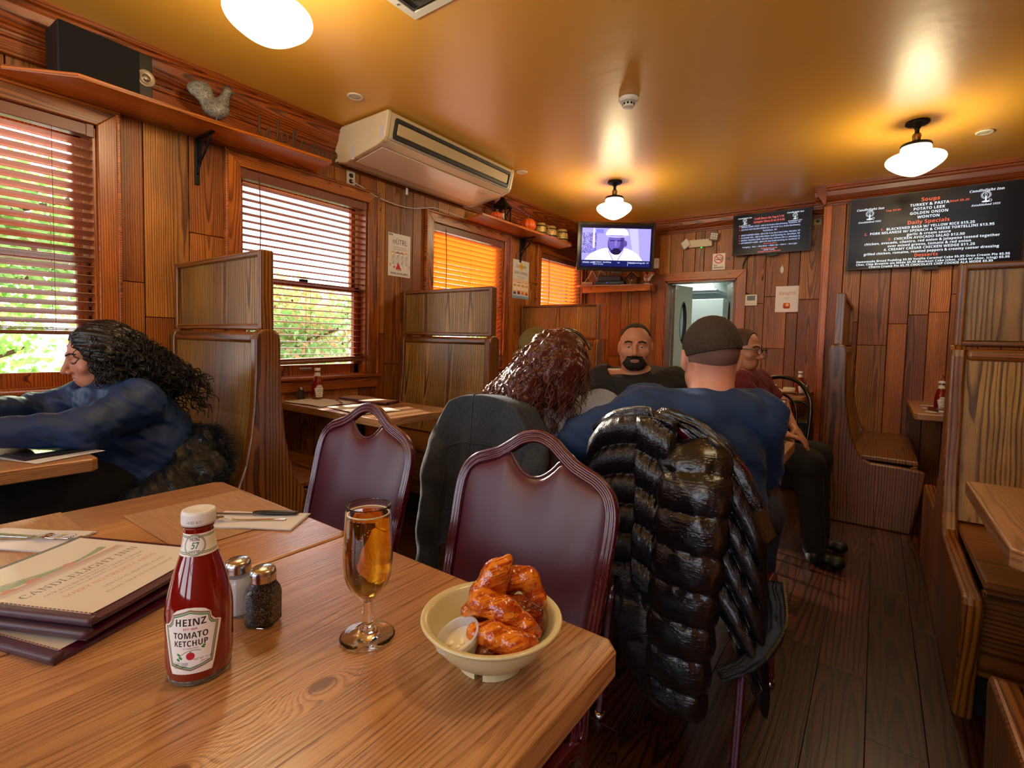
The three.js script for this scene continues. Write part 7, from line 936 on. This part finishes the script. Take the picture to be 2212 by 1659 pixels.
// ---------------------------------------------------------------- garments on the chairs
const wrinkle = dataTex(512, 512, (x, y) => { const a = fbm2(x / 60, y / 9, 4), b = fbm2(x / 16 + 9, y / 14, 3), v = 255 * (0.55 * Math.abs(2 * a - 1) + 0.45 * b); return [v, v, v]; }, false); wrinkle.repeat.set(2, 2);
M.puff = S('#0b0b10', 0.2, { clearcoat: 0.6, clearcoatRoughness: 0.18, bumpMap: wrinkle, bumpScale: 0.0028, side: THREE.DoubleSide });
M.lining = S('#100a12', 0.35, { bumpMap: wrinkle, bumpScale: 0.0018, side: THREE.DoubleSide });
{ // puffer jacket hung over the back of the middle chair
  const C = [-0.462, 0, -1.33], t = thing('puffer_jacket', 'shiny black quilted puffer jacket hanging over a chair back', 'jacket', C);
  const ridgeY = (x) => 0.962 - 0.55 * Math.pow(Math.abs(x + 0.02) / 0.28, 2.6) * 0.3 - (Math.abs(x) > 0.16 ? (Math.abs(x) - 0.16) * 0.75 : 0);
  const puff = (s, per) => Math.pow(Math.abs(Math.sin(Math.PI * s / per)), 0.6);
  const panel = (x0, x1, drop, zBase, amp, slant, per, nu = 40, nv = 110) => gridSurf((u, v) => {
    const x = mix(x0, x1, u), s = v * drop(u), top = ridgeY(x), e = Math.pow(Math.max(0, 1 - Math.pow(2 * u - 1, 6)), 0.5), over = Math.min(1, s / 0.05);
    const q = s + slant * (u - 0.5) * (x1 - x0), pf = amp * puff(q, per) * e * (0.85 + 0.3 * fbm2(u * 3 + x0 * 9, s * 9, 2)), cr = 0.004 * Math.sin((u * 40) + 7 * fbm2(u * 6, s * 8, 2)) * (1 - puff(q, per)) * e;
    const o2 = clamp(s / 0.11), roll = 1 - Math.pow(1 - o2, 2); return V(x + 0.014 * (fbm2(s * 9, x0 * 7, 2) - 0.5) + (x > 0.1 ? 1 : -0.4) * 0.04 * s * u, top + 0.012 * Math.sin(o2 * Math.PI * 0.8) - Math.max(0, s - 0.095) * 0.985, mix(-0.08, zBase + 0.012, roll) + (pf + cr) * (0.35 + 0.65 * o2) + 0.012 * (fbm2(u * 5, s * 5, 2) - 0.5)); }, nu, nv, false, true);
  part('back_panel', panel(-0.205, -0.03, () => 0.54, 0.03, 0.026, 0.02, 0.085), M.lining, t);
  part('side_panel', panel(-0.05, 0.06, (u) => 0.66 - 0.06 * u, 0.045, 0.026, -0.4, 0.1, 30), M.puff, t);
  // near sleeve: a long padded tube hanging down the middle
  const tubePuff = (path, ra, rb, per, amp, n = 140) => { const c = new THREE.CatmullRomCurve3(path.map((p) => V(...p))), L = c.getLength(); return gridSurf((u, v) => { const p = c.getPointAt(v), tg = c.getTangentAt(v), sd = V(1, 0, 0).addScaledVector(tg, -tg.x).normalize(), nn = tg.clone().cross(sd).normalize(), a = u * Math.PI * 2, r = mix(ra, rb, v) * (v > 0.985 ? 0.75 : 1), pf = amp * puff(v * L, per) + 0.005 * (fbm2(u * 14, v * 18, 3) - 0.5) + 0.0035 * Math.sin(u * 60 + 5 * fbm2(u * 5, v * 20, 2)) * (1 - puff(v * L, per)); return p.clone().addScaledVector(sd, Math.cos(a) * (r + pf)).addScaledVector(nn, Math.sin(a) * (r * 0.5 + pf)); }, 56, n, true); };
  part('sleeve', tubePuff([[0.085, 0.9, 0.0], [0.105, 0.84, 0.055], [0.11, 0.7, 0.085], [0.1, 0.52, 0.09], [0.092, 0.36, 0.085], [0.085, 0.235, 0.075]], 0.084, 0.07, 0.088, 0.012, 170), M.puff, t);
  part('sleeve', tubePuff([[-0.04, 0.56, 0.02], [-0.03, 0.44, 0.06], [0.0, 0.34, 0.07], [0.045, 0.25, 0.06]], 0.06, 0.055, 0.095, 0.01, 90), M.lining, t);
  part('front_panel', panel(0.13, 0.275, (u) => 0.5 + 0.02 * u, 0.02, 0.028, 0.3, 0.1, 34), M.puff, t);
  part('collar', tubePuff([[-0.2, 0.9, -0.01], [-0.12, 0.955, 0.005], [0.0, 0.972, 0.01], [0.1, 0.945, 0.012], [0.19, 0.86, 0.02], [0.245, 0.77, 0.02]], 0.022, 0.02, 0.3, 0.004, 80), M.puff, t);
  part('hem', tubePuff([[0.285, 0.6, 0.0], [0.3, 0.5, 0.02], [0.26, 0.42, 0.05], [0.19, 0.36, 0.07]], 0.02, 0.016, 0.3, 0.003, 50), S('#0c0c0e', 0.6), t);
  const z = []; for (let i = 0; i < 46; i++) { const u = i / 45, p = new THREE.CatmullRomCurve3([V(0.31, 0.62, 0.012), V(0.322, 0.52, 0.03), V(0.29, 0.44, 0.06)]).getPoint(u); z.push(box(0.005, 0.0018, 0.004, p.x, p.y, p.z)); } part('zipper', merge(z), S('#8a7440', 0.35, { metalness: 0.9 }), t);
  part('far_front', gridSurf((u, v) => V(mix(-0.2, 0.22, u), ridgeY(mix(-0.2, 0.22, u)) - v * 0.42 - 0.004, -0.075 - 0.03 * Math.sin(v * 1.5) - 0.01 * Math.sin(v * 24)), 24, 40), M.lining, t);
}
{ // charcoal sweatshirt on the other chair
  const C = [-1.075, 0, -1.33], t = thing('sweatshirt', 'charcoal grey sweatshirt hanging over the chair beside the red haired woman', 'sweatshirt', C), gm = S('#ffffff', 0.9, { map: heather([34, 38, 44], [58, 63, 70]), bumpMap: knit, bumpScale: 0.0006, side: THREE.DoubleSide, sheen: 0.4, sheenColor: '#8a9ab0' });
  const top = (x) => 0.972 - 0.06 * Math.pow(Math.abs(x) / 0.2, 2.2) - (Math.abs(x) > 0.15 ? (Math.abs(x) - 0.15) * 0.9 : 0);
  const body = (u, v) => { const x = mix(-0.2, 0.215, u), s = v * 0.6, over = Math.min(1, s / 0.1), f = 0.022 * Math.sin(u * 15 + 1.5 * Math.sin(v * 3)) * v + 0.03 * (fbm2(u * 4, v * 3, 2) - 0.5) * v; return V(x * (1 - 0.06 * v), top(x) + 0.008 * Math.sin(over * 2.5) - Math.max(0, s - 0.09), mix(-0.075, 0.034, 1 - (1 - over) * (1 - over)) + f * over + 0.02 * v); };
  part('body', gridSurf(body, 60, 70, false, true), gm, t);
  part('inner_side', gridSurf((u, v) => V(mix(-0.19, 0.2, u), top(mix(-0.19, 0.2, u)) - v * 0.4 - 0.003, -0.072 - 0.02 * v), 20, 20), gm, t);
  const sl = (path, ra, rb) => { const c = new THREE.CatmullRomCurve3(path.map((p) => V(...p))); return gridSurf((u, v) => { const p = c.getPointAt(v), a = u * Math.PI * 2, r = mix(ra, rb, v), w = 0.005 * Math.sin(v * 19 + 3 * Math.sin(u * 6.28)) * (0.2 + v) + 0.012 * (fbm2(u * 4, v * 9, 2) - 0.5); return V(p.x + Math.cos(a) * (r + w), p.y, p.z + Math.sin(a) * (r * 0.6 + w)); }, 40, 90, true, true); };
  part('sleeve', sl([[-0.175, 0.88, -0.01], [-0.2, 0.78, 0.03], [-0.205, 0.6, 0.06], [-0.21, 0.42, 0.07], [-0.215, 0.28, 0.07]], 0.055, 0.052), gm, t); part('cuff', sl([[-0.215, 0.29, 0.07], [-0.216, 0.225, 0.07]], 0.046, 0.042), gm, t);
  part('sleeve', sl([[0.185, 0.87, 0.0], [0.215, 0.78, 0.025], [0.2, 0.6, 0.045], [0.17, 0.44, 0.05]], 0.05, 0.046), gm, t);
  const seam = (f) => tube(Array.from({ length: 30 }, (_, i) => f(i / 29)), 0.0022, 50, 5); const bz = (u, v) => { const p = body(u, v); return [p.x, p.y, p.z + 0.001]; }; part('seam', merge([seam((q) => bz(0.4, 0.03 + q * 0.5)), seam((q) => bz(0.04 + q * 0.9, 0.42))]), gm, t);
}
{ // coat with a fur hood lying on the bench beside the woman
  const t = thing('fur_hood_coat', 'black quilted coat with a furry hood lying on the booth bench', 'coat', [-2.33, 0.46, -0.9]), bk = S('#0b0c12', 0.4, { bumpMap: wrinkle, bumpScale: 0.005, clearcoat: 0.3 });
  const F = (p) => { let d = ellip(p, V(0.06, 0.07, 0.1), 0.14, 0.08, 0.15); d = smin(d, ellip(p, V(0.02, 0.13, 0.0), 0.17, 0.11, 0.12), 0.05); d = smin(d, capsule(p, V(0.0, 0.2, 0.06), V(0.05, 0.26, -0.02), 0.05, 0.04), 0.04); d = smin(d, capsule(p, V(0.1, 0.1, 0.12), V(0.09, 0.04, 0.24), 0.07, 0.06), 0.04); return d + (fbm2(p.x * 22 + p.y * 14, p.z * 22 - p.y * 10, 3) - 0.5) * 0.035; };
  const g = nets(F, V(-0.2, -0.002, -0.16), V(0.26, 0.36, 0.34), 0.009, 6); part('shell', g, bk, t);
  const fur = []; for (let i = 0; i < 1500; i++) { const u = rnd(), c = new THREE.CatmullRomCurve3([V(-0.05, 0.3, 0.02), V(0.03, 0.29, -0.06), V(0.11, 0.2, -0.08), V(0.16, 0.1, 0.0), V(0.12, 0.14, 0.07), V(0.04, 0.19, 0.09)]).getPoint(u), a = rr(0, 6.28), b = rr(-1, 1), d = V(Math.cos(a) * Math.sqrt(1 - b * b), Math.abs(b) * 0.9, Math.sin(a) * Math.sqrt(1 - b * b)), L = rr(0.03, 0.06); const e = c.clone().addScaledVector(d, L * 0.6).add(V(0.008, -0.004, 0)), f = e.clone().addScaledVector(d, L * 0.4).add(V(0.012, -0.014, 0)); fur.push(new THREE.TubeGeometry(new THREE.QuadraticBezierCurve3(c, e, f), 4, 0.0011, 3)); }
  part('fur_trim', merge(fur), S('#08080b', 0.45, { sheen: 0.8, sheenColor: '#7a86a0' }), t).userData.kind = 'stuff';
}
{ const t = thing('handbag', 'black bag hanging under the far food table', 'bag', [-0.5, 0.36, -4.62]); part('body', rbox(0.24, 0.24, 0.12, 0.05, 0, 0.12, 0, 4), S('#0a0a0c', 0.2, { clearcoat: 0.6 }), t); part('strap', tube([[-0.1, 0.22, 0], [-0.08, 0.34, 0], [0.06, 0.35, 0], [0.1, 0.22, 0]], 0.012, 30, 8), S('#0a0a0c', 0.25), t); part('base', rbox(0.2, 0.36, 0.1, 0.03, 0, -0.18, 0), S('#0c0a0c', 0.5), t); }
fin(scene);
renderer.render(scene, camera);
